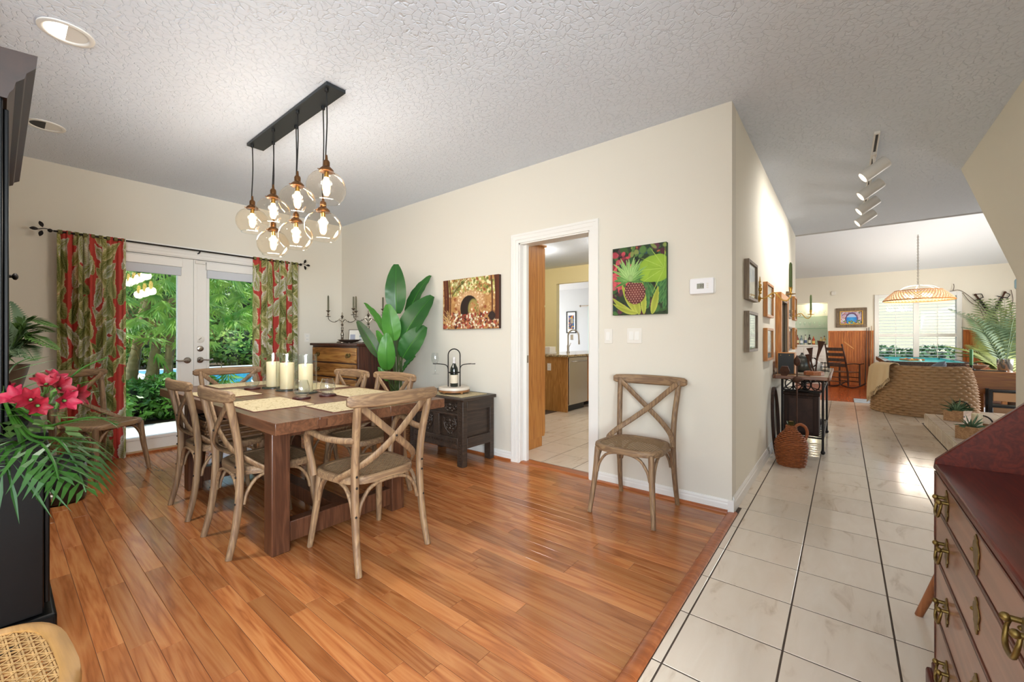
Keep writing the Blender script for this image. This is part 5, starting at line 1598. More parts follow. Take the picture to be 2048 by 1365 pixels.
for z in (1.461, 1.811):
    for i in range(7):
        o = link('wine_glass', gm, None, (UF + .30 + .10 * (i % 2), NV0 + .08 + i * .12, z))
        tag(o, ('first', 'second', 'third', 'fourth', 'fifth', 'sixth', 'seventh')[i] + ' stemmed glass from the wainscot on the %s bar shelf' % ('lower' if z < 1.6 else 'upper'), 'glass', 'glasses on the %s bar shelf' % ('lower' if z < 1.6 else 'upper'))
for i, (y, c, cap, h) in enumerate(((.44, '#cfae78', '#2b1b18', .26), (.52, '#d6b98a', '#b03a30', .22), (.70, '#b5482c', '#c9a050', .25), (.80, '#3a2c26', '#1b1b1b', .30), (.90, '#c9c4b8', '#2a2a30', .30), (1.0, '#7a8a94', '#1f2a3a', .27), (1.1, '#8a3a2a', '#222222', .29))):
    t = T('liquor_bottle', ('amber bottle with dark cap', 'pale gold bottle with red cap', 'red brown bottle with gold cap', 'black bottle', 'clear bottle with dark cap', 'blue grey bottle', 'brown bottle with black cap')[i] + ' standing on the bar counter', 'bottle', (UF + .25, y, NZ0 + .001), 0, 'bottles on the bar counter')
    MB().lathe([(0, 0), (.036, 0), (.038, .005), (.038, h * .6), (.014, h * .78), (.013, h * .92), (0, h * .92)], n=14).build('bottle_body', simple('liquor_%d' % i, c, .1), t, ang=60)
    MB().lathe([(.015, h * .90), (.0155, h), (0, h)], n=12, close=False).build('cap', simple('cap_%d' % i, cap, .4), t, ang=60)
    MB().lathe([(.0385, h * .15), (.0387, h * .45)], n=14, close=False).build('label', simple('blabel_%d' % i, ('#efe6d0', '#e6d9bb', '#d9b060', '#c9c0b0', '#3a4a70', '#e0e0e6', '#d9c8a0')[i], .6), t)
bc = T('bar_cabinet', 'white base cabinet with panelled door under the bar niche', 'cabinet', (UF - .20, .87, ZS))
MB().box(-.14, -.47, .09, .155, .55, NZ0 - ZS - .045).build('body', m_white, bc, bevel=.003)
MB().box(-.10, -.46, 0, .155, .55, .09).build('toe_kick', m_white, bc)
MB().box(-.18, -.49, NZ0 - ZS - .0449, .155, .55, NZ0 - ZS - .002).build('countertop', simple('white_counter', '#e8e4dc', .25), bc, bevel=.004)
for y0_ in (-.45, .06):
    MB().box(-.158, y0_, .80, -.1402, y0_ + .48, 1.03).build('drawer', m_white, bc, bevel=.003)
    d = MB().box(-.158, y0_, .12, -.1402, y0_ + .06, .78).box(-.158, y0_ + .42, .12, -.1402, y0_ + .48, .78).box(-.158, y0_ + .06, .12, -.1402, y0_ + .42, .18).box(-.158, y0_ + .06, .72, -.1402, y0_ + .42, .78).build('door', m_white, bc, bevel=.002)
    MB().box(-.147, y0_ + .06, .18, -.1403, y0_ + .42, .72).build('door_panel', m_white, d, ang=0)
pk = MB().lathe([(.0, 0), (.055, 0), (.06, .012), (0, .012)], (0, 0, 0), 18).build('niche_light', emit('niche_lamp', '#ffdca0', 6.0), loc=(UF + .36, .62, NZ1 - .0125))
tag(pk, 'small puck light glowing in the top of the bar niche', 'light')
add_light('niche_light_source', 'POINT', (UF + .33, .70, NZ1 - .08), 6, (1, .85, .62), shadow_soft_size=.04)

# ================================================================ pool table and lamp
m_felt = simple('turquoise_felt', '#46aeb8', .9, bump=.1, bscale=300)  # turquoise brightened to include the window's reflection on the cloth
m_prail = wood('pool_rail', '#2c1c16', '#3f2a20', 0, .25, .8)
ptx, pty = 13.185, -1.335
pt = T('pool_table', 'dark wood pool table with turquoise cloth', 'pool table', (ptx, pty, ZS))
Lx, Ly, Zc = 1.48, .665, .79
MB().box(-Lx + .12, -Ly + .12, Zc - .03, Lx - .12, Ly - .12, Zc).build('cloth_bed', m_felt, pt)
for s in (-1, 1):
    MB().box(-Lx + .13, min(s * (Ly - .12), s * (Ly - .16)), Zc - .01, Lx - .13, max(s * (Ly - .12), s * (Ly - .16)), Zc + .035).build('cushion', m_felt, pt, bevel=.01)
    MB().box(min(s * (Lx - .12), s * (Lx - .16)), -Ly + .17, Zc - .01, max(s * (Lx - .12), s * (Lx - .16)), Ly - .17, Zc + .035).build('cushion', m_felt, pt, bevel=.01)
    MB().box(-Lx, min(s * Ly, s * (Ly - .12)), Zc - .05, Lx, max(s * Ly, s * (Ly - .12)), Zc + .04).build('rail', m_prail, pt, bevel=.01)
    MB().box(min(s * Lx, s * (Lx - .12)), -Ly + .121, Zc - .05, max(s * Lx, s * (Lx - .12)), Ly - .121, Zc + .04).build('rail', m_prail, pt, bevel=.01)
    for q in (-1, 1):
        MB().box(s * (Lx - .25) - .09, q * (Ly - .2) - .09, 0, s * (Lx - .25) + .09, q * (Ly - .2) + .09, Zc - .25).build('leg', m_prail, pt, bevel=.02)
for x in (-1, 0, 1):
    for q in (-1, 1):
        MB().lathe([(0, 0), (.06, 0), (.06, .012), (.0, .012)], (x * (Lx - .10), q * (Ly - .10), Zc + .033), 16).build('pocket', m_black, pt)
MB().box(-Lx + .08, -Ly + .08, Zc - .28, Lx - .08, Ly - .08, Zc - .05).build('apron', m_prail, pt, bevel=.01)
rkc = PZ(1826, 722, .655)
tri = T('ball_rack', 'wooden triangle rack full of pool balls on the pool table', 'rack', (13.3, -1.22, ZS + Zc + .001), .5)
for i in range(3):
    a = 2 * pi * i / 3 + .3; b_ = 2 * pi * (i + 1) / 3 + .3
    MB().sweep([(.24 * cos(a), .24 * sin(a), .02), (.24 * cos(b_), .24 * sin(b_), .02)], rrect(.02, .04, .004, 1), (0, 0, 1)).build('rack_side', m_oak, tri)
ballc = ['#d8a020', '#1f3f8a', '#b02a20', '#4a2a6a', '#d06a20', '#1f5a34', '#6a1f20', '#151515', '#e0c040', '#3a5aa0', '#c04a40', '#7a4a8a', '#e08040', '#3a7a50', '#8a3a3a']
bm_ = MB().ball((0, 0, 0), .0285, 14, 8)
k = 0
for r in range(4):
    for i in range(r + 1):
        me = bm_.mesh('pool_ball', simple('ball_%d' % k, ballc[k], .08, coat=.5), 60)
        a = .3
        lx_, ly_ = .11 - r * .053, (i - r / 2) * .06
        c_, s__ = cos(.3 + .5), sin(.3 + .5)
        o = link('pool_ball', me, None, (13.3 + lx_ * c_ - ly_ * s__, -1.22 + lx_ * s__ + ly_ * c_, ZS + Zc + .0295))
        tag(o, ('yellow', 'blue', 'red', 'purple', 'orange', 'green', 'maroon', 'black', 'pale yellow', 'light blue')[k] + ' pool ball inside the triangle rack', 'ball', 'pool balls in the rack')
        k += 1
o = link('cue_ball', bm_.mesh('cue_ball', simple('cue_ball_white', '#efe6d6', .1), 60), None, (12.75, -1.32, ZS + Zc + .0295))
tag(o, 'white cue ball alone on the turquoise cloth', 'ball')
# woven lamp
lz = 2.03
lp = T('billiard_lamp', 'wide woven shell pendant lamp glowing over the pool table', 'light', (13.2, -1.33, lz))
mb = MB()
m_shade = emit('woven_lampshade', '#cfa680', 0.25)
for dr in (1, -1):
    for i in range(56):
        a0 = 2 * pi * i / 56
        pts = []
        for j in range(7):
            t_ = j / 6
            a = a0 + dr * .42 * t_
            R_ = .60 - .20 * t_ ** 1.2
            pts.append((R_ * cos(a), R_ * sin(a), .22 * t_))
        mb.sweep(pts, rrect(.020, .007), (0, 0, 1))
mb.build('woven_shade', m_shade, lp, ang=0, fix=False)
MB().tube([(.60 * cos(2 * pi * i / 56), .60 * sin(2 * pi * i / 56), 0) for i in range(56)], .012, 6, closed=True).tube([(.40 * cos(2 * pi * i / 56), .40 * sin(2 * pi * i / 56), .22) for i in range(56)], .012, 6, closed=True).build('hoop', m_frameB, lp)
for i in range(6):
    a = pi * i / 3
    MB().tube(spline([(.40 * cos(a), .40 * sin(a), .22), (.26 * cos(a), .26 * sin(a), .31), (.08 * cos(a), .08 * sin(a), .345), (0, 0, .35)], 4), .008, 6).build('top_strut', m_white, lp)
RZ_at = RZ - (13.2 - RU) / (UF + .1 - RU) * (RZ - PZF)
ch_ = MB()
nz = 34
for i in range(nz):
    z = .36 + (RZ_at - lz - .38) * i / (nz - 1)
    ch_.tube([(.014 * cos(2 * pi * q / 8) * (1 if i % 2 else 0), .014 * cos(2 * pi * q / 8) * (0 if i % 2 else 1), z + .032 * sin(2 * pi * q / 8)) for q in range(8)], .004, 5, closed=True)
ch_.build('chain', m_nickel, lp, fix=False)
m_bulb2 = emit('lamp_bulb', '#ffe2b0', 8)
for i in range(4):
    a = pi / 2 * i + .4
    MB().ball((.22 * cos(a), .22 * sin(a), .11), .045, 12, 8).build('bulb', m_bulb2, lp)
    add_light('lamp_bulb_light', 'POINT', (13.2 + .22 * cos(a), -1.33 + .22 * sin(a), lz + .05), 9, (1, .9, .76), shadow_soft_size=.12)

# ================================================================ wicker barrel chair, throw, desk, plants
bcx, bcy = 9.03, -.95
bch = T('barrel_chair', 'woven seagrass barrel chair seen from behind', 'chair', (bcx, bcy, 0))
rows, n = 19, 84
vs, fs = [], []
A0, A1 = radians(38), radians(322)
for lay in (0, 1):
    for k in range(rows * 3 + 1):
        zf = k / (rows * 3)
        for i in range(n + 1):
            a = A0 + (A1 - A0) * i / n
            back = .5 - .5 * cos(a)
            top = .50 + .245 * min(1, back * 1.5)
            z = top * zf
            R_ = .50 + .075 * sin(pi * min(1, zf * .6 + .25)) - .03 * zf + .03 * (1 - zf)
            if lay == 0:
                ph = (i // 2 + k // 3) % 2
                R_ += (.030 * sin(pi * (k % 3) / 3 + .35) if ph else .012 * sin(pi * (k % 3) / 3 + .35) - .012)
            else:
                R_ -= .07
            vs.append((R_ * cos(a), R_ * sin(a), z))
K = n + 1
off = (rows * 3 + 1) * K
for lay in (0, 1):
    for k in range(rows * 3):
        for i in range(n):
            q = (k * K + i, k * K + i + 1, (k + 1) * K + i + 1, (k + 1) * K + i)
            fs.append(tuple(x + lay * off for x in q))
for i in range(n):
    k = rows * 3
    fs.append((k * K + i, k * K + i + 1, off + k * K + i + 1, off + k * K + i))
MB().add(vs, fs).build('woven_shell', simple('seagrass', '#a8835c', .75, var=.12, vscale=18, bump=.2, bscale=60), bch, ang=55)
MB().lathe([(0, 0), (.43, 0), (.45, .02), (.45, .30), (0, .30)], n=40).build('seat_base', m_wicker, bch)
MB().lathe([(0, .30), (.41, .30), (.43, .33), (.43, .39), (.40, .42), (0, .43)], n=40).build('seat_cushion', simple('slate_cushion', '#6a7078', .85), bch, ang=60)
cu = MB()
M = Matrix.Translation((bcx - .02, bcy - .12, .60)) @ Matrix.Rotation(radians(28), 4, 'X') @ Matrix.Rotation(radians(12), 4, 'Y')
vs, fs = [], []
n = 12
for i in range(n + 1):
    for j in range(n + 1):
        x, z = 2 * i / n - 1, 2 * j / n - 1
        th_ = .075 * (max(0, (1 - x ** 4)) * max(0, (1 - z ** 4))) ** .5
        k_ = 1 - .08 * (1 - abs(x)) * 0 - .06 * (x * x + z * z) * 0
        for s in (1, -1):
            vs.append(M @ Vector((.22 * x * (1 - .10 * (1 - z * z)), s * th_, .22 * z * (1 - .10 * (1 - x * x)))))
for i in range(n):
    for j in range(n):
        a, b, c, d = (i * (n + 1) + j) * 2, ((i + 1) * (n + 1) + j) * 2, ((i + 1) * (n + 1) + j + 1) * 2, (i * (n + 1) + j + 1) * 2
        fs += [(a, b, c, d), (a + 1, d + 1, c + 1, b + 1)]
cush = MB().add([Vector(v) - Vector((0, 0, 0)) for v in vs], fs).build('throw_pillow', simple('blue_grey_linen', '#6c7684', .9, bump=.2, bscale=200), ang=180)
tag(cush, 'blue grey throw pillow standing in the barrel chair', 'pillow')
# throw draped over the rim, follows inside - over - outside
tw = T('throw_blanket', 'cream fringed throw draped over the rim of the barrel chair', 'blanket', (bcx, bcy, 0))
vs, fs = [], []
na, nl = 26, 22
for i in range(na + 1):
    a = radians(96) + radians(44) * i / na
    for j in range(nl + 1):
        t_ = j / nl
        s_len = -.20 + t_ * (.80 - .34 * (i / na) ** 1.5)
        back = .5 - .5 * cos(a)
        top = .50 + .245 * min(1, back * 1.5) + .012
        if s_len < -.04:
            R_, z = .435, top + s_len + .04
        elif s_len < .06:
            q = (s_len + .04) / .10
            R_, z = .435 + .175 * q, top + .02 * sin(pi * q)
        else:
            R_, z = .618 + .02 * sin(pi * (s_len - .06)), top - (s_len - .06)
        R_ += .012 * sin(a * 26 + t_ * 2) * min(1, max(0, s_len * 3))
        vs.append((R_ * cos(a), R_ * sin(a), z))
for i in range(na):
    for j in range(nl):
        q = i * (nl + 1) + j
        fs.append((q, q + 1, q + nl + 2, q + nl + 1))
m_throw = simple('cream_throw', '#d9bd95', .9, bump=.3, bscale=150)
o = MB().add(vs, fs).build('cloth', m_throw, tw, ang=180)
so = o.modifiers.new('solid', 'SOLIDIFY'); so.thickness = .008; so.offset = 1
fr = MB()
for i in range(na + 1):
    p = Vector(vs[i * (nl + 1) + nl])
    fr.tube([p, p + Vector((.004, 0, -.03)), p + Vector((0, .004, -.06))], .005, 5)
fr.build('fringe', m_throw, tw, fix=False)['kind'] = 'stuff'

# drop-leaf desk
m_desk = wood('desk_wood', '#8a5226', '#a0682f', 1, .35, .8)
dk = T('drop_leaf_table', 'wooden drop-leaf table with its front leaf hanging down', 'table', (10.62, -1.93, ZS + .0125))
MB().box(-.43, -.29, .715, .43, .33, .745).build('top', m_desk, dk, bevel=.004)
MB().box(-.452, -.27, .385, -.432, .275, .742).build('drop_leaf', m_desk, dk, bevel=.004)
MB().box(-.40, .285, .50, .40, .305, .712).build('apron', m_desk, dk, bevel=.003)
MB().box(-.40, -.285, .50, .40, -.265, .712).build('apron', m_desk, dk, bevel=.003)
for x in (-.39, .39):
    for y in (-.26, .27):
        MB().box(x - .03, y - .03, 0, x + .03, y + .03, .714).build('leg', m_desk, dk, bevel=.004)
MB().box(-.41, .12, 0, -.35, .18, .712).build('gate_leg', m_desk, dk, bevel=.004)
ZD = ZS + .758
sl = MB().prism(rrect(.16, .52, .03, 4), 0, .018).build('serving_board', m_prail, loc=(10.40, -1.83, ZD), bevel=.003)
tag(sl, 'dark long board on the drop-leaf table', 'board')
cnd = T('tall_candle', 'tall green candle on a dark holder on the board', 'candle', (10.40, -1.70, ZD + .0185))
MB().lathe([(0, 0), (.05, 0), (.05, .012), (.02, .02), (.018, .07), (.03, .075), (0, .075)], n=16).build('holder', m_iron, cnd, ang=60)
MB().lathe([(0, .075), (.022, .075), (.022, .33), (.012, .345), (0, .348)], n=16).build('wax', simple('bright_green_wax', '#3f7a45', .5), cnd, ang=60)
vs_ = MB().lathe([(0, 0), (.08, 0), (.085, .01), (.095, .20), (.092, .20), (.08, .015), (0, .012)], n=28, close=False).build('glass_vase', simple('mercury_glass', '#b9bcbc', .12, metal=.85), loc=(10.62, -2.12, ZD), ang=60)
tag(vs_, 'silvery glass vase holding the fern on the drop-leaf table', 'vase')
bs_ = MB().lathe([(0, .01), (.06, .012), (.12, .05), (.14, .085), (.135, .085), (.10, .045), (.05, .02), (0, .018)], n=24, close=False).lathe([(0, 0), (.05, 0), (.05, .012), (0, .012)], n=18).build('shell_bowl', simple('shell_bowl', '#b59a86', .4, var=.3, vscale=20), loc=(10.76, -1.83, ZD + .0), ang=60)
tag(bs_, 'pale shell bowl beside the silver vase', 'bowl')
stl = T('sling_stool', 'black framed stool with beige slings under the drop-leaf table', 'stool', (10.02, -2.02, ZS + .0125))
for y in (-.19, .19):
    for x in (-.10, .10):
        MB().box(x - .02, y - .02, 0, x + .02, y + .02, .48).build('leg', m_black, stl, bevel=.003)
for z in (.20, .44):
    MB().box(-.12, -.17, z, .12, .17, z + .03).build('slat_shelf', m_black, stl, bevel=.003)
    MB().box(-.115, -.165, z - .14, -.095, .165, z - .002).build('sling', simple('beige_sling_%d' % int(z * 100), '#c99f78', .7), stl, bevel=.008)
rgm = simple('blue_grey_rug', '#a5abb2', .95, var=.3, vscale=9)
rg = MB().prism(rrect(1.74, 2.3, .03, 3), ZS + .0005, ZS + .012).build('area_rug', rgm, loc=(10.72, -1.32, 0))
tag(rg, 'pale blue grey rug under the pool table end', 'rug')

# ---- fronds
def frond(mb, path, n, length, width, droop=.3, up=(0, 0, 1), taper=True, rs=None, start=.12):
    """pinnate leaf: rachis tube plus pairs of thin leaflets along a path"""
    rs = rs or random
    pts = spline(path, 8)
    m = len(pts)
    mb.tube(pts, [.006 * (1 - .8 * i / (m - 1)) + .001 for i in range(m)], 5)
    for k in range(n):
        t = start + (1 - start) * (k + .5) / n
        f = t * (m - 1); i = min(int(f), m - 2)
        p = pts[i].lerp(pts[i + 1], f - i)
        tn = (pts[i + 1] - pts[i]).normalized()
        sd_ = tn.cross(Vector(up))
        if sd_.length < .05: sd_ = tn.orthogonal()
        sd_.normalize()
        nn = sd_.cross(tn)
        L = length * (sin(pi * min(1, .12 + .86 * t)) ** .7 if taper else 1)
        for s in (-1, 1):
            d = (sd_ * s * .85 + tn * .55 + nn * .1 + Vector((0, 0, -droop * .3))).normalized()
            e = (d + Vector((0, 0, -droop))).normalized()
            q1 = p + d * L * .5; q2 = q1 + e * L * .5
            wv = d.cross(nn).normalized() * width * .5
            mb.add([p, q1 + wv, q2, q1 - wv], [(0, 1, 2, 3)])
    return mb
m_fern = leafmat('silk_fern', '#4f6a4a', '#7d9470', .2, .6)
m_palm = leafmat('grey_green_palm', '#56693f', '#7f8d58', .2, .55)
fp = T('fern_arrangement', 'grey green fern fronds arching out of the silver vase', 'plant', (10.62, -2.12, ZD + .20))
b0 = Vector((10.62, -2.12, ZD + .03))
for (px, py, dd, bend) in ((1898, 618, 8.0, .35), (1925, 655, 7.6, .2), (2042, 608, 7.8, .2), (1985, 612, 8.3, .3), (1960, 640, 7.9, .3), (2050, 650, 7.6, .2)):
    tip = PD(px, py, dd)
    md = b0.lerp(tip, .5) + Vector((0, 0, .22 + bend * .2))
    q = [b0, b0.lerp(md, .5) + Vector((0, 0, .06)), md, tip]
    o_ = fp.location
    frond(MB(), [p - o_ for p in q], 19, .21, .036, .15).build('frond', m_fern, fp, ang=0, fix=False)
def palm_plant(loc, label, tips, mat, ll, lw, nl=24, pot=None):
    t = T('palm_plant', label, 'plant', loc)
    L0 = Vector(loc)
    for (px, py, dd) in tips:
        tip = PD(px, py, dd) - L0
        b = Vector((0, 0, .30))
        md = b.lerp(tip, .55) + Vector((0, 0, .25))
        frond(MB(), [b, b.lerp(md, .5) + Vector((0, 0, .1)), md, tip], nl, ll, lw, .2).build('frond', mat, t, ang=0, fix=False)
    MB().lathe([(0, 0), (.15, 0), (.20, .30), (.185, .30), (.17, .27), (0, .27)], n=24).build('pot', pot or simple('plant_pot', '#4f4036', .5), t, ang=60)
    return t
palm_plant((14.1, -2.75, ZS), 'spiky grey green palm in front of the crossed swords', [(1993, 612, 9.8), (1960, 600, 9.9), (2030, 605, 9.4), (1940, 628, 9.9), (2045, 630, 9.3), (1975, 640, 9.6), (2015, 640, 9.4), (1985, 598, 9.7), (2010, 598, 9.5)], m_palm, .40, .035)
palm_plant((12.4, -2.62, ZS), 'low spreading palm behind the drop-leaf table', [(1890, 692, 9.0), (1915, 712, 8.8), (1935, 690, 9.2), (1950, 675, 9.4), (1985, 668, 9.4), (2010, 680, 9.2), (1925, 728, 8.6), (1900, 703, 9.0), (1965, 700, 8.8)], leafmat('olive_palm', '#5a6530', '#7f8a48', .2, .5), .34, .04)
# crossed swords and dry branches on the far wall
for s, (hpx, hpy), (tpx, tpy) in ((0, (1951, 590), (2000, 652)), (1, (2010, 585), (1972, 655))):
    h_, t_ = PX(hpx, hpy, UF - .05), PX(tpx, tpy, UF - .03 - .012 * s)
    sw = T('wall_sword', ('sword with its hilt toward the window' if s == 0 else 'sword with its hilt away from the window') + ' crossed on the far wall', 'sword', h_, 0, 'crossed swords on the far wall')
    d = (t_ - h_); dn = d.normalized()
    sd_ = dn.cross(Vector((1, 0, 0))).normalized()
    MB().sweep([dn * .12, dn * .5, d], rrect(.05, .02, .005, 1), (1, 0, 0)).build('scabbard', m_iron, sw)
    MB().tube([dn * 0, dn * .12], .017, 8).ball((0, 0, 0), .026, 10, 6).build('grip', m_rust, sw)
    MB().tube([dn * .12 - sd_ * .09, dn * .12 + sd_ * .09], .01, 6).tube(spline([dn * .0, dn * .03 + sd_ * .09, dn * .12 + sd_ * .08], 5), .008, 6).build('guard', m_iron, sw)
br = T('twig_branches', 'thin curling dry branches above the far window corner', 'branches', (15.05, -2.6, 1.2))
for path in (((1900, 583), (1920, 581), (1945, 598), (1960, 612), (1975, 632)), ((1925, 586), (1940, 604), (1958, 616), (1970, 640)), ((2022, 580), (2026, 600), (2022, 620), (2024, 640), (2018, 660)), ((1906, 582), (1908, 574), (1907, 568))):
    pts = spline([PX(x, y, UF - .05) - Vector((15.05, -2.6, 1.2)) for x, y in path], 5)
    MB().tube(pts, .006, 5).build('twig', m_rust, br)

# ---- planter boxes on the landing
def planter(loc, rz, label, candle):
    t = T('planter_box', label, 'planter', loc, rz, 'wooden planter boxes on the landing')
    mw = wood('planter_wood', '#9c7048', '#b3875c', 0, .5, 1.2)
    L, W_, H = .19, .085, .13
    for p in ((-L, -W_, L, -W_ + .012), (-L, W_ - .012, L, W_), (-L, -W_ + .0121, -L + .012, W_ - .0121), (L - .012, -W_ + .0121, L, W_ - .0121)):
        MB().box(p[0], p[1], 0, p[2], p[3], H).build('board', mw, t, bevel=.002)
    MB().box(-L + .012, -W_ + .012, .004, L - .012, W_ - .012, H - .03).build('soil', simple('moss_soil', '#3a3526', .9), t)
    hd = MB()
    for x in (L - .05, ):
        hd.tube([(x, -W_ * .9, H - .04)] + [(x, -W_ * .9 * cos(pi * i / 12), H + .0 + .085 * sin(pi * i / 12)) for i in range(13)] + [(x, W_ * .9, H - .04)], .007, 8, up=(1, 0, 0))
    hd.build('handle', m_iron, t)
    MB().box(-L + .02, -W_ - .003, H * .42, -L + .06, -W_, H * .58).build('clasp', m_iron, t)
    for (x, n, h, mt_) in ((-.11, 34, .17, m_fern),) + (() if candle else ((.03, 30, .20, m_leafC), (.11, 22, .16, m_leafC))):
        sp = MB(); r2 = random.Random(int(x * 100) + 7)
        for k in range(n):
            a = r2.uniform(0, 2 * pi); e = r2.uniform(.25, 1.35)
            d = Vector((cos(a) * cos(e), sin(a) * cos(e), sin(e)))
            wv = Vector((-sin(a), cos(a), 0)) * .008
            p = Vector((x, 0, H - .03)); hh = h * r2.uniform(.7, 1.1)
            q = p + d * hh * .6; r_ = p + d * hh + Vector((0, 0, -.03 * cos(e)))
            sp.add([p + wv * .6, p - wv * .6, q - wv, r_, q + wv], [(0, 1, 2, 3, 4)])
        sp.build('succulent', mt_, t, ang=0, fix=False)
    return t
pA = PZ(1958, 858, .155)
planter((6.17, -1.04, .1553), radians(-28), 'wooden planter box with a candle and black hoop handle on the landing', True)
cdl = MB().lathe([(0, 0), (.038, 0), (.04, .004), (.04, .135), (.037, .139), (0, .135)], n=20).build('pillar_candle', m_candle, loc=(6.19, -1.05, .1553 + .105), ang=60)
tag(cdl, 'cream pillar candle standing in the planter box on the landing', 'candle')
planter((7.42, -1.10, .1553), radians(-20), 'wooden planter box with bushy air plants on the landing', False)

# ================================================================ black hutch at the partition
m_lacq = simple('black_lacquer', '#060708', .35, var=.1, vscale=4, spec=.3)
m_crown = simple('dark_crown_wood', '#2e1a0e', .42, var=.3, vscale=14, spec=.2, stretch=(1, .1, 1))
hu = T('china_hutch', 'tall black hutch with a heavy crown at the picture edge', 'hutch', (-.17, 3.2, 0))
MB().box(-.29, -.80, .10, .285, .80, .775).build('lower_cabinet', m_lacq, hu, bevel=.004)
MB().box(-.29, -.83, .0, .318, .83, .10).build('plinth', m_lacq, hu, bevel=.012)
MB().box(-.29, -.815, .776, .297, .815, .802).build('counter', m_lacq, hu, bevel=.006)
MB().box(-.29, -.80, .803, .185, .80, 2.05).build('upper_cabinet', m_lacq, hu, bevel=.004)
pr = [(0, 2.04), (.195, 2.04), (.20, 2.06), (.21, 2.075), (.215, 2.10), (.235, 2.115), (.24, 2.135), (.262, 2.155), (.266, 2.20), (0, 2.205)]
cr = MB()
for a, b, k in zip(pr, pr[1:], range(9)):
    pass
vs, fs = [], []
for sgn in (-1, 1):
    for (x, z) in pr:
        vs.append((x, sgn * (.80 + max(0, x - .185)), z))
n = len(pr)
for i in range(n - 1):
    fs.append((i, i + 1, n + i + 1, n + i))
fs += [tuple(range(n)), tuple(range(n, 2 * n)), (0, n, 2 * n - 1, n - 1)]
MB().add(vs, fs).build('crown', m_crown, hu, ang=30)
MB().box(-.29, -.845, 2.051, 0.0, .845, 2.20).build('crown_body', m_crown, hu, bevel=.006)
for k, y in enumerate((-.78, -.26, .27)):
    d = MB().box(.2855, y, .13, .301, y + .51, .75).build('door', m_lacq, hu, bevel=.004)
    M = Matrix.Translation((.301, y + (.47 if k != 1 else .04), .41)) @ Matrix.Rotation(pi / 2, 4, 'Y')
    MB().lathe([(0, 0), (.012, 0), (.008, .010), (.007, .018), (.016, .024), (.017, .032), (.010, .038), (0, .04)], n=14, M=M).build('knob', m_nickel, d, ang=60)
    d = MB().box(.1855, y, .84, .200, y + .51, 2.01).build('door', m_lacq, hu, bevel=.004)
    if k != 1: continue
    M = Matrix.Translation((.200, y + .28, 1.467)) @ Matrix.Rotation(pi / 2, 4, 'Y')
    MB().lathe([(0, 0), (.012, 0), (.008, .010), (.007, .018), (.016, .024), (.017, .032), (.010, .038), (0, .04)], n=14, M=M).build('knob', m_iron, d, ang=60)

# ---- flower arrangement on the hutch counter
fx, fy, fz = .02, 2.56, .8025
fl = T('flower_arrangement', 'red lilies and palm fronds in a dark vase on the hutch', 'flowers', (fx, fy, fz))
O = Vector((fx, fy, fz))
MB().lathe([(0, 0), (.05, 0), (.06, .01), (.072, .05), (.066, .09), (.05, .115), (.054, .125), (.05, .125), (.045, .11), (0, .10)], n=24).build('vase', simple('dark_vase', '#1c2422', .2), fl, ang=60)
m_petal = simple('crimson_petal', '#86091f', .6, var=.35, vscale=30)
m_petal2 = simple('magenta_petal', '#9c1232', .6, var=.3, vscale=30)
m_palmg = leafmat('fresh_palm', '#244f16', '#447422', .25, .4)
m_lily = leafmat('lily_leaf', '#3f6a30', '#6d8f4a', .2, .4)
rp = random.Random(11)
top = Vector((0, 0, .11))
def bloom(c, d, s, mat):
    d = d.normalized()
    a_ = d.orthogonal().normalized(); b_ = d.cross(a_)
    bl = MB().tube([c - d * s * .55, c - d * s * .1, c + d * s * .1], [.004, .007, .004], 6).build('bloom', m_lily, fl)
    for k in range(6):
        an = 2 * pi * k / 6 + (.2 if k % 2 else 0)
        o_ = a_ * cos(an) + b_ * sin(an)
        w = s * (.30 if k % 2 else .24)
        t_ = o_.cross(d)
        vs = []
        for i in range(6):
            f = i / 5
            p = c - d * s * .15 + d * (s * .75 * f - s * .18 * f ** 3) + o_ * (s * (.08 + .62 * f ** 1.7))
            ww = w * (sin(pi * min(1, .1 + .88 * f)) ** .8)
            for q in (-1, -.4, .4, 1):
                vs.append(p + t_ * ww * q + d * (.10 * s * q * q))
        fs = [(i * 4 + j, i * 4 + j + 1, i * 4 + 5 + j, i * 4 + 4 + j) for i in range(5) for j in range(3)]
        MB().add(vs, fs).build('petal', mat, bl, ang=180, fix=False)
    return bl
VIEW = Vector((-.05, -1, .25))
for k, (px, py, d, dx, s) in enumerate(((35, 797, 1.50, (-.5, -.6, .5), .062), (62, 800, 1.46, (-.2, -1, .3), .060), (92, 770, 1.52, (.0, -.7, .9), .060), (108, 762, 1.56, (.4, -.4, .8), .055), (118, 778, 1.50, (.6, -.8, .4), .056), (147, 792, 1.50, (.9, -.5, .2), .060), (128, 802, 1.45, (.5, -1, .1), .055), (76, 812, 1.44, (.1, -1, .0), .050), (20, 785, 1.55, (-.6, -.5, .6), .05))):
    c = PD(px, py, d) - O
    bloom(c, Vector(dx), s, m_petal if k % 3 else m_petal2)
    MB().tube(bez(top, top + Vector((0, -.02, .05)), c + Vector((0, 0, -.08)), c - Vector(dx).normalized() * s * .5, 6), .004, 6).build('stem', m_lily, fl)
lf = MB()
for k in range(24):
    px, py, d = rp.uniform(5, 150), rp.uniform(805, 870), rp.uniform(1.42, 1.55)
    c = PD(px, py, d) - O
    dr = (c - top + Vector((0, -.04, .05))).normalized()
    sd_ = dr.cross(Vector((0, 0, 1))).normalized() * .016
    L = rp.uniform(.08, .13)
    lf.add([c - dr * L * .5, c + sd_, c + dr * L * .5, c - sd_], [(0, 1, 2, 3)])
lf.build('lily_leaves', m_lily, fl, ang=0, fix=False)['kind'] = 'stuff'
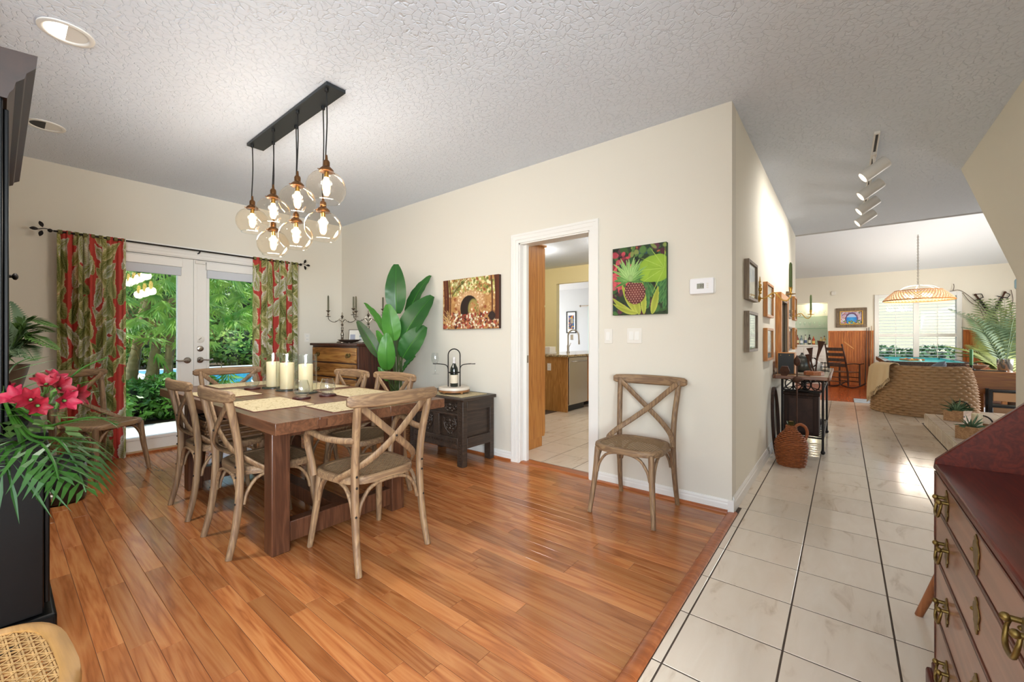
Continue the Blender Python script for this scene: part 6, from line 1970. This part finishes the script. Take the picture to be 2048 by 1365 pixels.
def pal(path, n, L, w, droop, up=(0, 0, 1)):
    pts = [PD(x, y, d) - O for x, y, d in path]
    frond(MB(), [top] + pts, n, L, w, droop, up, start=.25).build('palm_frond', m_palmg, fl, ang=0, fix=False)
pal([(60, 868, 1.46), (115, 880, 1.42), (150, 925, 1.40), (172, 985, 1.39)], 11, .20, .016, .9)
pal([(50, 870, 1.45), (85, 890, 1.38), (108, 925, 1.35), (118, 960, 1.33)], 8, .18, .016, .8)
pal([(40, 880, 1.45), (20, 885, 1.36), (-25, 900, 1.30)], 8, .26, .012, .1, (.1, -.8, .5))
pal([(45, 885, 1.42), (40, 905, 1.34), (20, 930, 1.30), (-10, 950, 1.28)], 9, .27, .012, .12, (.1, -.8, .5))
pal([(80, 850, 1.50), (130, 845, 1.55), (190, 835, 1.60), (235, 850, 1.64)], 9, .17, .007, .15)
pal([(80, 830, 1.52), (110, 790, 1.6), (160, 740, 1.66), (215, 715, 1.72)], 7, .16, .005, .2)
pal([(20, 830, 1.5), (5, 780, 1.52), (25, 735, 1.6), (60, 715, 1.66)], 6, .15, .005, .1)

# ---- fern on a pedestal past the hutch
fe = T('fern_plant', 'green fern rising behind the hutch beside the curtain', 'plant', (.03, 4.42, 0))
MB().lathe([(0, 0), (.13, 0), (.13, .03), (.05, .06), (.04, .40), (.05, .74), (.12, .77), (.12, .80), (0, .80)], n=24).build('pedestal', m_lacq, fe, ang=60)
MB().lathe([(0, .80), (.08, .80), (.12, .98), (.11, .98), (.10, .96), (0, .95)], n=24).build('pot', simple('fern_pot', '#5c4a3a', .5), fe, ang=60)
O2 = Vector((.03, 4.42, 0))
for (px, py, d, md) in ((112, 655, 2.9, (60, 640)), (116, 700, 2.85, (60, 672)), (70, 722, 2.75, (45, 690)), (18, 605, 2.9, (20, 650)), (105, 665, 3.1, (60, 655)), (40, 715, 2.7, (30, 690)), (-30, 640, 2.9, (0, 650)), (80, 690, 2.95, (45, 665))):
    tip = PD(px, py, d) - O2; m_ = PD(md[0], md[1], 2.88) - O2
    b = Vector((0, 0, .95))
    frond(MB(), [b, b.lerp(m_, .6) + Vector((0, 0, .06)), m_, tip], 26, .12, .026, .15).build('frond', m_lily if px > 90 else m_fern, fe, ang=0, fix=False)
bu = T('black_crock', 'squat dark crock on the floor beside the hutch', 'crock', (.29, 4.33, 0))
MB().lathe([(0, 0), (.11, 0), (.125, .02), (.135, .18), (.12, .28), (.105, .30), (.11, .315), (.10, .315), (.095, .29), (0, .28)], n=28).build('body', simple('dark_crock', '#2b2c2c', .3), bu, ang=60)
for s in (-1, 1):
    MB().tube(spline([(s * .10, -.06, .27), (s * .15, -.06, .30), (s * .15, .04, .30), (s * .10, .04, .27)], 4), .008, 6).build('handle', m_iron, bu)

# ================================================================ mahogany desk at the right edge
m_front = wood('mahogany_front_sheen', '#7d4d39', '#8f5d48', 0, .28, .5, .03, .015, coat=.3)  # paler than the carcass: reflected light is put into this colour
dx0, dx1, dv, dbk, dz = .82, 1.92, -.235, -.80, .755
ds = T('mahogany_desk', 'mahogany drawer desk with brass pulls and a sloping end board', 'desk', ((dx0 + dx1) / 2, 0, 0))
W = (dx1 - dx0) / 2
MB().box(-W + .006, dbk, .10, W - .006, dv - .012, dz - .02).build('carcass', m_mahog, ds, bevel=.003)
MB().box(-W - .0, dbk, dz - .0199, W - .0225, dv + .006, dz).build('desk_top', m_mahog, ds, bevel=.005)
MB().box(-W - .015, dbk, 0, W + .02, dv + .022, .07).build('plinth', m_mahog, ds, bevel=.008)
MB().box(-W - .008, dbk, .0701, W + .010, dv + .010, .10).build('plinth_moulding', m_mahog, ds, bevel=.008)
MB().prism([(dv + .006, dz - .02), (dv + .002, dz + .012), (-.44, .99), (-.66, 1.17), (dbk, 1.20), (dbk, dz - .02)], W - .022, W, axis=0).build('end_board', m_mahog, ds, bevel=.003)
MB().box(-W, dbk - .02, .10, W, dbk - .0005, 1.20).build('back_board', m_mahog, ds, bevel=.003)
zs = [.108, .285, .465, .625, .735]
m_bead = wood('mahogany_bead', '#4a2416', '#5e3020', 0, .3, .6)
for i in range(4):
    z0, z1 = zs[i] + .006, zs[i + 1] - .006
    bow = .0
    d = MB().box(-W + .03, dv - .0115, z0, W - .03, dv + .004, z1).build('drawer', m_front, ds, bevel=.003)
    bd = MB()
    bd.box(-W + .026, dv - .0116, z0 - .005, W - .026, dv + .007, z0).box(-W + .026, dv - .0116, z1, W - .026, dv + .007, z1 + .005).box(-W + .025, dv - .0116, z0, -W + .03, dv + .007, z1).box(W - .03, dv - .0116, z0, W - .025, dv + .007, z1)
    bd.build('cock_bead', m_bead, d, bevel=.0015)
    zc = (z0 + z1) / 2
    for k, ux in enumerate((1.70, 1.36, 1.03)):
        x = ux - (dx0 + dx1) / 2
        hh = .042 if i < 3 else .046
        pm = MB()
        prof = [(0, hh), (.006, hh * .86), (.014, hh * .80), (.012, hh * .62), (.022, hh * .5), (.028, hh * .2), (.024, -.05 * hh), (.018, -.3 * hh), (.024, -.5 * hh), (.012, -.62 * hh), (.010, -.85 * hh), (.003, -hh)]
        poly = [(x + a, zc + b) for a, b in prof] + [(x - a, zc + b) for a, b in reversed(prof[1:])]
        pm.prism(poly, dv + .0042, dv + .0068, axis=1)
        pl_ = pm.build('backplate', m_brass, d, bevel=.001)
        if not (k == 1):
            pm = MB()
            pts = spline([(x - .026, dv + .018, zc + .014), (x - .030, dv + .022, zc - .004), (x - .022, dv + .025, zc - .026), (x, dv + .026, zc - .031), (x + .022, dv + .025, zc - .026), (x + .030, dv + .022, zc - .004), (x + .026, dv + .018, zc + .014)], 4)
            pm.tube(pts, [.0028 + .0014 * sin(pi * q / (len(pts) - 1)) for q in range(len(pts))], 8)
            for s in (-1, 1):
                pm.tube([(x + s * .026, dv + .005, zc + .014), (x + s * .026, dv + .022, zc + .014)], .005, 8).ball((x + s * .026, dv + .024, zc + .014), .0075, 8, 6)
            pm.build('bail_handle', m_brass, d, ang=60, fix=False)
        MB().ball((x + .03, dv + .006, zc - .0), .0045, 8, 5).build('pull_stud', m_brass, d)
# splayed leg stool behind the desk
so_ = T('splayed_stool', 'small stool with splayed tapered wooden legs past the desk', 'stool', (2.24, -.47, 0))
for a in range(4):
    an = radians(52 + 90 * a)
    MB().tube([(.285 * cos(an), .285 * sin(an), 0), (.15 * cos(an), .15 * sin(an), .38)], [.013, .022], 12).build('leg', wood('teak_leg_%d' % a, '#8a4f2a', '#a0633a', 2, .4), so_, ang=60)
MB().lathe([(0, .38), (.19, .38), (.20, .395), (.20, .43), (.19, .44), (0, .44)], n=32).build('seat', simple('stool_seat', '#7a4a2c', .5), so_, ang=60)

# ================================================================ ceiling fixtures
def can(x, y, lit, label):
    t = T('recessed_light', label, 'light', (x, y, CE), radians(0), 'recessed ceiling lights')
    MB().lathe([(.078, -.0005), (.105, -.0005), (.104, -.006), (.090, -.009), (.080, -.006), (.078, -.0005)], n=40, close=False).build('trim_ring', m_white, t, ang=60)
    def half(a0, a1, mat, nm):
        n = 20
        vs = [(0, 0, -.003)] + [(.079 * cos(a0 + (a1 - a0) * i / n), .079 * sin(a0 + (a1 - a0) * i / n), -.003) for i in range(n + 1)]
        MB().add(vs, [(0, i + 2, i + 1) for i in range(n)]).build(nm, mat, t, ang=0, fix=False)
    a = radians(0)
    if lit:
        half(a + pi / 2, a + 3 * pi / 2, emit('can_lamp_%d' % int(y * 10), '#fff3e0', 9.0), 'lamp')
    else:
        half(a + pi / 2, a + 3 * pi / 2, m_black, 'painted_recess_dark')  # flat black half disc paints the dark of a recess that isn't cut
    half(a - pi / 2, a + pi / 2, m_white, 'baffle')
    return t
can(.226, 3.12, True, 'lit recessed ceiling light nearest the camera')
can(.227, 4.60, False, 'unlit recessed ceiling light near the patio wall')
add_light('recessed_light_source', 'SPOT', (.226, 3.12, CE - .03), 95, (1, .97, .92), target=(.226, 3.12, 0), spot_size=radians(120), spot_blend=.8, shadow_soft_size=.07)

tk = T('track_light', 'white ceiling track with four cylinder spotlights in the hall', 'light', (5.5, -.20, CE))
m_twhite = simple('track_white', '#e4dfd8', .4)
MB().box(-1.32, -.018, -.022, 1.32, .018, -.0005).build('track', m_twhite, tk, bevel=.002)
MB().box(-1.30, -.008, -.0226, 1.30, .008, -.0221).build('track_slot', m_iron, tk, ang=0)
for i, x in enumerate((-.88, -.28, .33, .92)):
    p = Vector((x, 0, -.022))
    st_ = MB().box(x - .05, -.016, -.045, x + .05, .016, -.0222).tube([(x, 0, -.045), (x, 0, -.11)], .008, 8).build('adapter', m_twhite, tk, bevel=.001)
    ax = Vector((-.12, .80, -.58)).normalized()
    c = Vector((x, -.005, -.155))
    M = Matrix.Translation(c) @ ax.to_track_quat('Z', 'Y').to_matrix().to_4x4()
    hd = MB().lathe([(0, -.095), (.046, -.095), (.05, -.09), (.05, .095), (.045, .097), (.043, .06), (.03, .035), (0, .035)], n=28, M=M, close=False).build('spot_head', m_twhite, tk, ang=50)
    MB().lathe([(0, .036), (.030, .037)], n=20, M=M, close=False).build('lamp_lens', emit('spot_lens_%d' % i, '#fff2dd', 14.0), hd)
    w_ = Vector((5.5, -.20, CE)) + c + ax * .10
    add_light('track_spot', 'SPOT', w_, 27, (1, .96, .90), target=w_ + ax, spot_size=radians(125), spot_blend=1.0, shadow_soft_size=.03)

# ================================================================ kitchen seen through the doorway
pn = T('pantry_cabinet', 'tall honey oak pantry cabinet inside the kitchen doorway', 'cabinet', (3.47, 2.98, 0))
MB().box(-.285, -.44, .10, .265, .44, 2.15).build('carcass', m_oak, pn, bevel=.002)
MB().box(-.285, -.44, 0, .215, .44, .0999).build('toe_kick', m_oak, pn)
MB().box(-.285, -.455, 2.1501, .29, .455, 2.175).build('crown', m_oak, pn, bevel=.006)
for z0, z1 in ((.12, 1.50), (1.52, 2.14)):
    for y0_ in (-.435, .005):
        MB().box(.2655, y0_, z0, .285, y0_ + .43, z1).build('door', m_oak, pn, bevel=.004)
dcr = T('oak_trinket', 'small wooden trinket on top of the pantry cabinet', 'ornament', (3.62, 2.62, 2.1755))
MB().box(-.06, -.02, 0, .06, .02, .012).build('base', m_mahog, dcr)
MB().tube([(-.04, 0, .012), (-.04, 0, .05)], .006, 6).tube([(.04, 0, .012), (.04, 0, .05)], .006, 6).tube([(-.06, 0, .05), (.06, 0, .05)], .007, 6).build('rack', m_mahog, dcr)
KX, KY = 5.56, 3.36
pe = T('kitchen_peninsula', 'oak kitchen peninsula with granite top', 'cabinet', (KX, KY, 0))
MB().box(.001, .0, .0, .035, .70, .865).build('end_panel', wood('oak_end_panel', '#a8743a', '#bd8a4c', 2, .45, 1.6, 0, .05), pe, bevel=.003)
MB().box(.66, .012, .10, 2.25, .70, .865).build('sink_cabinet', m_oak, pe, bevel=.003)
for x0_ in (.68, 1.20, 1.72):
    MB().box(x0_, -.006, .12, x0_ + .50, .0119, .84).build('door', m_oak, pe, bevel=.004)
def granite():
    m, nt, b = newmat('granite')
    co = ND(nt, 'ShaderNodeTexCoord').outputs['Object']
    nz = ND(nt, 'ShaderNodeTexNoise', {'Vector': co, 'Scale': 38.0, 'Detail': 6.0, 'Roughness': .7})
    c = ramp(nt, nz.outputs[0], [(.35, '#3a3028'), (.48, '#8f7a58'), (.58, '#c9b48a'), (.7, '#6a5a48')])
    nt.links.new(c, b.inputs['Base Color']); b.inputs['Roughness'].default_value = .12
    return m
MB().box(-.03, -.035, .8655, 2.27, .92, .90).build('countertop', granite(), pe, bevel=.006)
t = outlet('white outlet on the oak end of the peninsula', (KX + .0, KY + .33, .70), (-1, 0))
dw = T('dishwasher', 'stainless steel dishwasher in the peninsula', 'dishwasher', (KX + .345, KY, 0))
MB().box(-.298, .02, .10, .298, .60, .86).build('tub', m_steel, dw)
MB().box(-.297, -.012, .115, .297, .0195, .855).build('door', m_steel, dw, bevel=.005)
MB().box(-.295, .06, .0, .295, .30, .0995).build('toe_plate', m_black, dw)
MB().tube([(-.22, -.012, .79), (-.22, -.045, .79), (.22, -.045, .79), (.22, -.012, .79)], .009, 8).build('handle', m_steel, dw, ang=60)
fa = T('kitchen_faucet', 'brushed steel gooseneck kitchen faucet on the granite top', 'faucet', (KX + .95, KY + .55, .9005))
MB().lathe([(0, 0), (.028, 0), (.03, .006), (.022, .02), (.019, .05), (.021, .12), (.015, .14), (0, .14)], n=18).build('base', m_steel, fa, ang=60)
MB().tube([(0, 0, .14), (0, 0, .30)] + [(0, -.11 + .11 * cos(pi * i / 14), .30 + .11 * sin(pi * i / 14)) for i in range(15)] + [(0, -.222, .25), (0, -.226, .20)], .0125, 10, up=(1, 0, 0)).build('gooseneck', m_steel, fa, ang=60)
MB().lathe([(0, .0), (.017, 0), (.015, .07), (0, .07)], (0, -.226, .15), 14).build('spray_head', m_steel, fa, ang=60)
MB().tube([(0.015, 0, .10), (.05, 0, .12), (.09, 0, .17)], .007, 8).build('lever', m_steel, fa, ang=60)
sd2 = MB().lathe([(0, 0), (.02, 0), (.02, .04), (.008, .05), (.007, .07), (.012, .075), (0, .08)], n=14).tube([(0, 0, .072), (-.03, -.02, .074)], .005, 6).build('soap_dispenser', m_steel, loc=(KX + .62, KY + .62, .9005), ang=60)
tag(sd2, 'short steel soap dispenser beside the faucet', 'dispenser')
nb_ = MB().box(-.10, -.07, 0, .10, .07, .03).box(-.09, -.06, .0301, .09, .06, .12).build('napkin_box', simple('white_box', '#e9e4da', .5), loc=(KX + .15, KY + .42, .9005), bevel=.006)
tag(nb_, 'white box on the granite counter by the pantry', 'box')
# switch plates on the yellow wall, picture in the grey room
for z in (1.16 + 40 * 7.9 / FPX, 1.16 + 0 * 7.9 / FPX + .02):
    o = MB().box(-.006, -.035, -.057, -.0005, .035, .057).build('wall_plate', m_plate, loc=(KU, 4.63, z), bevel=.002)
    tag(o, ('upper' if z > 1.3 else 'lower') + ' white plate on the pale yellow kitchen wall', 'switch', 'plates on the kitchen wall')
pc = PX(1143, 645, 11.6)
t = T('framed_reef_print', 'dark framed blue and orange print in the grey room', 'picture', (11.6, pc.y, pc.z))
Rm = Matrix.Rotation(-pi / 2, 4, 'Z')
frame_mb(.36, .70, .03, .03, Rm @ Matrix.Translation((0, -.0305, 0))).build('frame', m_black, t, bevel=.002)
MB().box(-.012, -.155, -.325, -.0008, .155, .325).build('mat_board', simple('white_mat', '#eef0f0', .7), t, ang=0)
p = Paint(.2, .44, 24, 48, '#26486e')
p.speck(140, 0, .2, 0, .44, .01, .035, ['#2a5a9a', '#1a2c50', '#d08030', '#c9a04a', '#3a78b0', '#5a3a30'])
p.mesh(lambda X, Y: (np.full_like(X, -.0125), .1 - X, Y - .22)).build('print', m_print, t, ang=0, fix=False)
dr_ = T('sheer_curtain', 'pale sheer curtain on a rod in the grey room', 'curtain', (11.45, PX(1176, 640, 11.45).y, 0))
mb = MB()
n = 24
for i in range(n):
    a, b = -.35 + .75 * i / n - .4, -.35 + .75 * (i + 1) / n - .4
    xa, xb = .02 * sin(i * 1.3), .02 * sin((i + 1) * 1.3)
    mb.add([(xa, a, .05), (xb, b, .05), (xb, b, 2.16), (xa, a, 2.16)], [(0, 1, 2, 3)])
mb.build('cloth', simple('teal_sheer', '#b5ccc8', .8), dr_, ang=180, fix=False)
MB().tube([(0, -1.0, 2.17), (0, .25, 2.17)], .018, 8).ball((0, .27, 2.17), .035, 10, 6).build('rod', m_nickel, dr_)
for x, y in ((4.6, 2.35), (6.2, 2.7), (6.0, 4.4)):
    t = T('kitchen_can_light', 'round recessed light in the kitchen ceiling ' + ('near the doorway', 'above the aisle', 'above the counter')[int(x * 10) % 3 if False else (0 if x < 5 else (1 if y < 4 else 2))], 'light', (x, y, CE), 0, 'kitchen recessed lights')
    MB().lathe([(.07, -.0005), (.10, -.0005), (.098, -.008), (.075, -.008), (.07, -.0005)], n=28, close=False).build('trim_ring', m_white, t, ang=60)
    MB().lathe([(0, -.004), (.072, -.004)], n=28, close=False).build('lens', emit('kitchen_lens', '#fff4e0', 8), t)
    add_light('kitchen_light', 'POINT', (x, y, CE - .16), 26, (1, .96, .89), shadow_soft_size=.07)
add_light('breakfast_fill', 'AREA', (10.0, 8.9, 1.4), 60, (1, .99, .97), target=(10.0, 5, 1.2), shape='RECTANGLE', size=2.6, size_y=2.0)  # unseen fill lamp before the solid side wall, for the grey room
# far room: fill lamp added out of view at the side wall
add_light('far_room_fill', 'AREA', (11.3, -3.93, 1.25), 170, (1, .985, .96), target=(11.3, 0, 1.2), shape='RECTANGLE', size=3.0, size_y=1.7)
w4 = MB()
for a, b in ((9.75, 9.83), (11.26, 11.34), (12.77, 12.85)): w4.box(a, -3.999, .36, b, -3.955, 2.14)
w4.box(9.83, -3.999, .36, 12.77, -3.955, .42).box(9.83, -3.999, 2.08, 12.77, -3.955, 2.14)
struct(w4.build('added_window_4', m_white, ang=0))  # added frame on the solid wall, set around the fill lamp

# ================================================================ outdoors
m_slab = simple('patio_concrete', '#b9b4ac', .85, var=.12, vscale=3)
struct(MB().box(-6, VP + .16, -.20, 12, 7.55, -.04).box(2.7, 7.55, -.20, 12, 9.3, -.04).build('patio', m_slab, ang=0))
m_soil = simple('mulch_ground', '#54452f', .95, var=.3, vscale=4)
struct(MB().box(-40, 7.55, -.5, 2.7, 60, -.06).box(12, 7.55, -.5, 60, 60, -.06).box(2.7, 20.5, -.5, 12, 60, -.06).box(UF + .15, -30, -.5, 60, 7.55, -.2).build('ground', m_soil, ang=0))
pool = T('swimming_pool', 'bright blue swimming pool beyond the patio', 'pool', (7.3, 14.9, 0))
def water():
    m, nt, b = newmat('pool_water')
    co = ND(nt, 'ShaderNodeTexCoord').outputs['Object']
    nz = ND(nt, 'ShaderNodeTexNoise', {'Vector': co, 'Scale': 2.5, 'Detail': 2.0})
    bm = ND(nt, 'ShaderNodeBump', {'Strength': .15, 'Distance': .05, 'Height': nz.outputs[0]})
    nt.links.new(bm.outputs[0], b.inputs['Normal'])
    b.inputs['Base Color'].default_value = lin('#3fa9cf'); b.inputs['Roughness'].default_value = .06
    return m
MB().box(-4.25, -5.3, -.4, 4.35, 5.3, -.10).build('water', water(), pool, ang=0)
cp = MB()
cp.box(-4.6, -5.6, -.4, 4.7, -5.3, -.02).box(-4.6, 5.3, -.4, 4.7, 5.6, -.02).box(-4.6, -5.3, -.4, -4.25, 5.3, -.02).box(4.35, -5.3, -.4, 4.7, 5.3, -.02)
cp.build('coping', simple('pool_coping', '#d8d2c6', .7), pool, bevel=.02)

def bush(name, c, r, n, s, mat, label, group, seed, cat='bush', zmin=.0):
    rs = random.Random(seed)
    t = T(name, label, cat, (c[0], c[1], -.06), 0, group)
    mb = MB()
    for k in range(n):
        while True:
            d = Vector((rs.gauss(0, 1), rs.gauss(0, 1), rs.gauss(0, 1)))
            if d.length > .1: break
        d.normalize()
        f = rs.uniform(.72, 1.0) ** .5
        bump_ = 1 + .16 * sin(d.x * 7 + seed) * sin(d.y * 6) * sin(d.z * 5 + 1)
        p = Vector((d.x * r[0], d.y * r[1], d.z * r[2])) * f * bump_ + Vector((0, 0, r[2] * .9))
        if p.z < zmin: p.z = rs.uniform(zmin, zmin + .1)
        a = Vector((rs.gauss(0, 1), rs.gauss(0, 1), rs.gauss(0, .7))).normalized()
        b = a.cross(d + Vector((rs.gauss(0, .4), rs.gauss(0, .4), rs.gauss(0, .4))))
        if b.length < .05: continue
        b.normalize()
        sz = s * rs.uniform(.7, 1.3)
        mb.add([p - a * sz, p - b * sz * .42, p + a * sz, p + b * sz * .42], [(0, 1, 2, 3)])
    mb.build('foliage', mat, t, ang=0, fix=False)['kind'] = 'stuff'
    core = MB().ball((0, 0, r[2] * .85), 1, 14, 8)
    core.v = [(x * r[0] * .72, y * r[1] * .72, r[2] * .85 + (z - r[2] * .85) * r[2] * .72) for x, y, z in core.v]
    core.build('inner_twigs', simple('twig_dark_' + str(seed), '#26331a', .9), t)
    return t
m_bush = leafmat('shrub_leaf', '#2f5a20', '#5f9436', .3, .35)
m_hedge = leafmat('hedge_leaf', '#4f7a2a', '#9aae48', .3, .5)
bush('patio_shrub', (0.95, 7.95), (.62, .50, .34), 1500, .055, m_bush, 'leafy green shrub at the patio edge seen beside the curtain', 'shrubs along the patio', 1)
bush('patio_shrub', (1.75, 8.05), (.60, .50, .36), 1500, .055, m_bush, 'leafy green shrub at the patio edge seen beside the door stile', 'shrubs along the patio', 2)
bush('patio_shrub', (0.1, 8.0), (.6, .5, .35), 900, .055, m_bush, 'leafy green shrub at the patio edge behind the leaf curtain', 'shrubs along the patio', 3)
for k in range(5):
    bush('garden_hedge', (2.0 + k * 2.6, 21.6), (1.7, 1.0, 1.0), 1500, .14, m_hedge, ('first', 'second', 'third', 'fourth', 'fifth')[k] + ' yellow green hedge clump behind the pool counting from the bamboo', 'hedge behind the pool', 20 + k)
m_tree = leafmat('tree_leaf', '#3f6a28', '#7d9c44', .35, .5)
for k, (x, y) in enumerate(((-1.0, 15), (1.2, 24), (5.0, 26), (9.5, 27), (14, 26))):
    bush('garden_tree', (x, y), (2.6, 1.8, 2.9), 2600, .22, m_tree, ('nearest', 'second', 'third', 'fourth', 'fifth')[k] + ' dense garden tree behind the pool counting from the bamboo side', 'trees behind the pool', 40 + k, 'tree', .2)
# bamboo clump with hanging sprays
bam = T('bamboo_clump', 'clump of thick ringed bamboo palm trunks with drooping leaves', 'bamboo', (1.75, 9.4, -.06))
m_culm = simple('ringed_trunk', '#7c7048', .7, var=.3, vscale=6)
m_culm2 = simple('brown_trunk', '#5a4430', .8, var=.35, vscale=12)
rs = random.Random(9)
for k, (x, y, lx, top_, r) in enumerate(((-.50, -.3, .35, 1.9, .07), (-.36, .1, .25, 1.9, .075), (-.22, -.35, .28, 1.9, .07), (-.05, .0, .12, 1.9, .065), (.06, -.3, .10, 1.9, .06), (.18, .1, .05, 1.9, .06), (.40, -.1, .04, 1.9, .11), (.55, .2, -.03, 1.9, .09), (-.70, .2, .3, 1.8, .07))):
    prof = []
    n = 22
    mb = MB()
    pts, rr = [], []
    for i in range(n * 3):
        f = i / (n * 3 - 1)
        pts.append((x + lx * f, y + .1 * f * sin(k), top_ * f))
        rr.append(r * (1 - .25 * f) * (1.12 if i % 3 == 0 else 1.0))
    mb.tube(pts, rr, 12).build('trunk', m_culm2 if k in (6, 7) else m_culm, bam, ang=60)
m_bam = leafmat('bamboo_leaf', '#4f8a2a', '#a5c452', .45, .4)
m_bamd = simple('dry_sheath', '#8a6a3c', .8, var=.3, vscale=10)
def spray(mb, p, n, L, w, rs, spread=1.0):
    base_d = Vector((rs.uniform(-.6, .6), rs.uniform(-1, .3), rs.uniform(-.9, -.1))).normalized()
    sd_ = base_d.cross(Vector((0, 0, 1)))
    if sd_.length < .1: sd_ = Vector((1, 0, 0))
    sd_.normalize()
    for k in range(n):
        a = (k / (n - 1) - .5) * 2.0 * spread
        d = (base_d * cos(a) + sd_ * sin(a)).normalized()
        l_ = L * rs.uniform(.7, 1.1) * (1 - .25 * abs(a))
        nn = d.cross(sd_ * cos(a) - base_d * sin(a) + Vector((0, .3, .3)))
        wv = d.cross(Vector((rs.uniform(-.3, .3), -1, .4))).normalized() * w
        e = p + d * l_ * .45
        mb.add([p, e + wv, p + d * l_ + Vector((0, 0, -.12 * l_)), e - wv], [(0, 1, 2, 3)])
mb = MB()
for k in range(1150):
    p = Vector((rs.uniform(-1.4, 2.9), rs.uniform(-1.55, -.2) if rs.random() < .7 else rs.uniform(-.2, 1.2), 0))
    lo = .95 if p.x < .8 else .85
    p.z = rs.uniform(lo, 3.6)
    if p.z < 1.35 and rs.random() < .8 and p.x < .6: continue
    if p.x > .5 and p.z < 1.5: continue
    spray(mb, p, rs.choice((6, 7, 8, 9)), rs.uniform(.26, .44), rs.uniform(.014, .022), rs)
mb.build('hanging_leaves', m_bam, bam, ang=0, fix=False)['kind'] = 'stuff'
mb = MB()
for k in range(260):
    p = Vector((rs.uniform(-.7, .7), rs.uniform(-.5, .1), rs.uniform(1.15, 1.95)))
    d = Vector((rs.uniform(-1, 1), rs.uniform(-.6, .2), rs.uniform(-1, .2))).normalized() * rs.uniform(.15, .4)
    mb.tube([p, p + d * .5 + Vector((0, 0, -.02)), p + d], .004, 4)
mb.build('dry_branches', m_bamd, bam, ang=0, fix=False)['kind'] = 'stuff'
# low grass palms beside the pool
mb = MB()
gp_ = T('pool_grass', 'clump of low strappy leaves by the pool edge', 'plant', (2.35, 9.7, -.06))
for k in range(14):
    spray(mb, Vector((rs.uniform(-.5, .7), rs.uniform(-.4, .4), rs.uniform(.25, .55))), 6, .35, .016, rs)
mb.build('leaves', m_bam, gp_, ang=0, fix=False)['kind'] = 'stuff'
for k in range(5):
    MB().tube([(-.4 + .22 * k, .05 * (k % 2), 0), (-.4 + .22 * k, .05, .7)], .008, 6).build('stalk', m_culm, gp_)
# outside the far window
for k in range(4):
    bush('window_hedge', (18.2, .3 - k * 1.25), (.6, .85, .52), 900, .09, leafmat('clipped_hedge_%d' % k, '#3a5a3a', '#5f7f50', .25, .5), ('first', 'second', 'third', 'fourth')[k] + ' clipped hedge clump outside the far window counting from the cues', 'hedge outside the far window', 60 + k)
struct(MB().box(24, -12, -.3, 24.3, 6, 3.4).build('wall_neighbour', simple('pale_stucco', '#b3ac94', .8), ang=0))
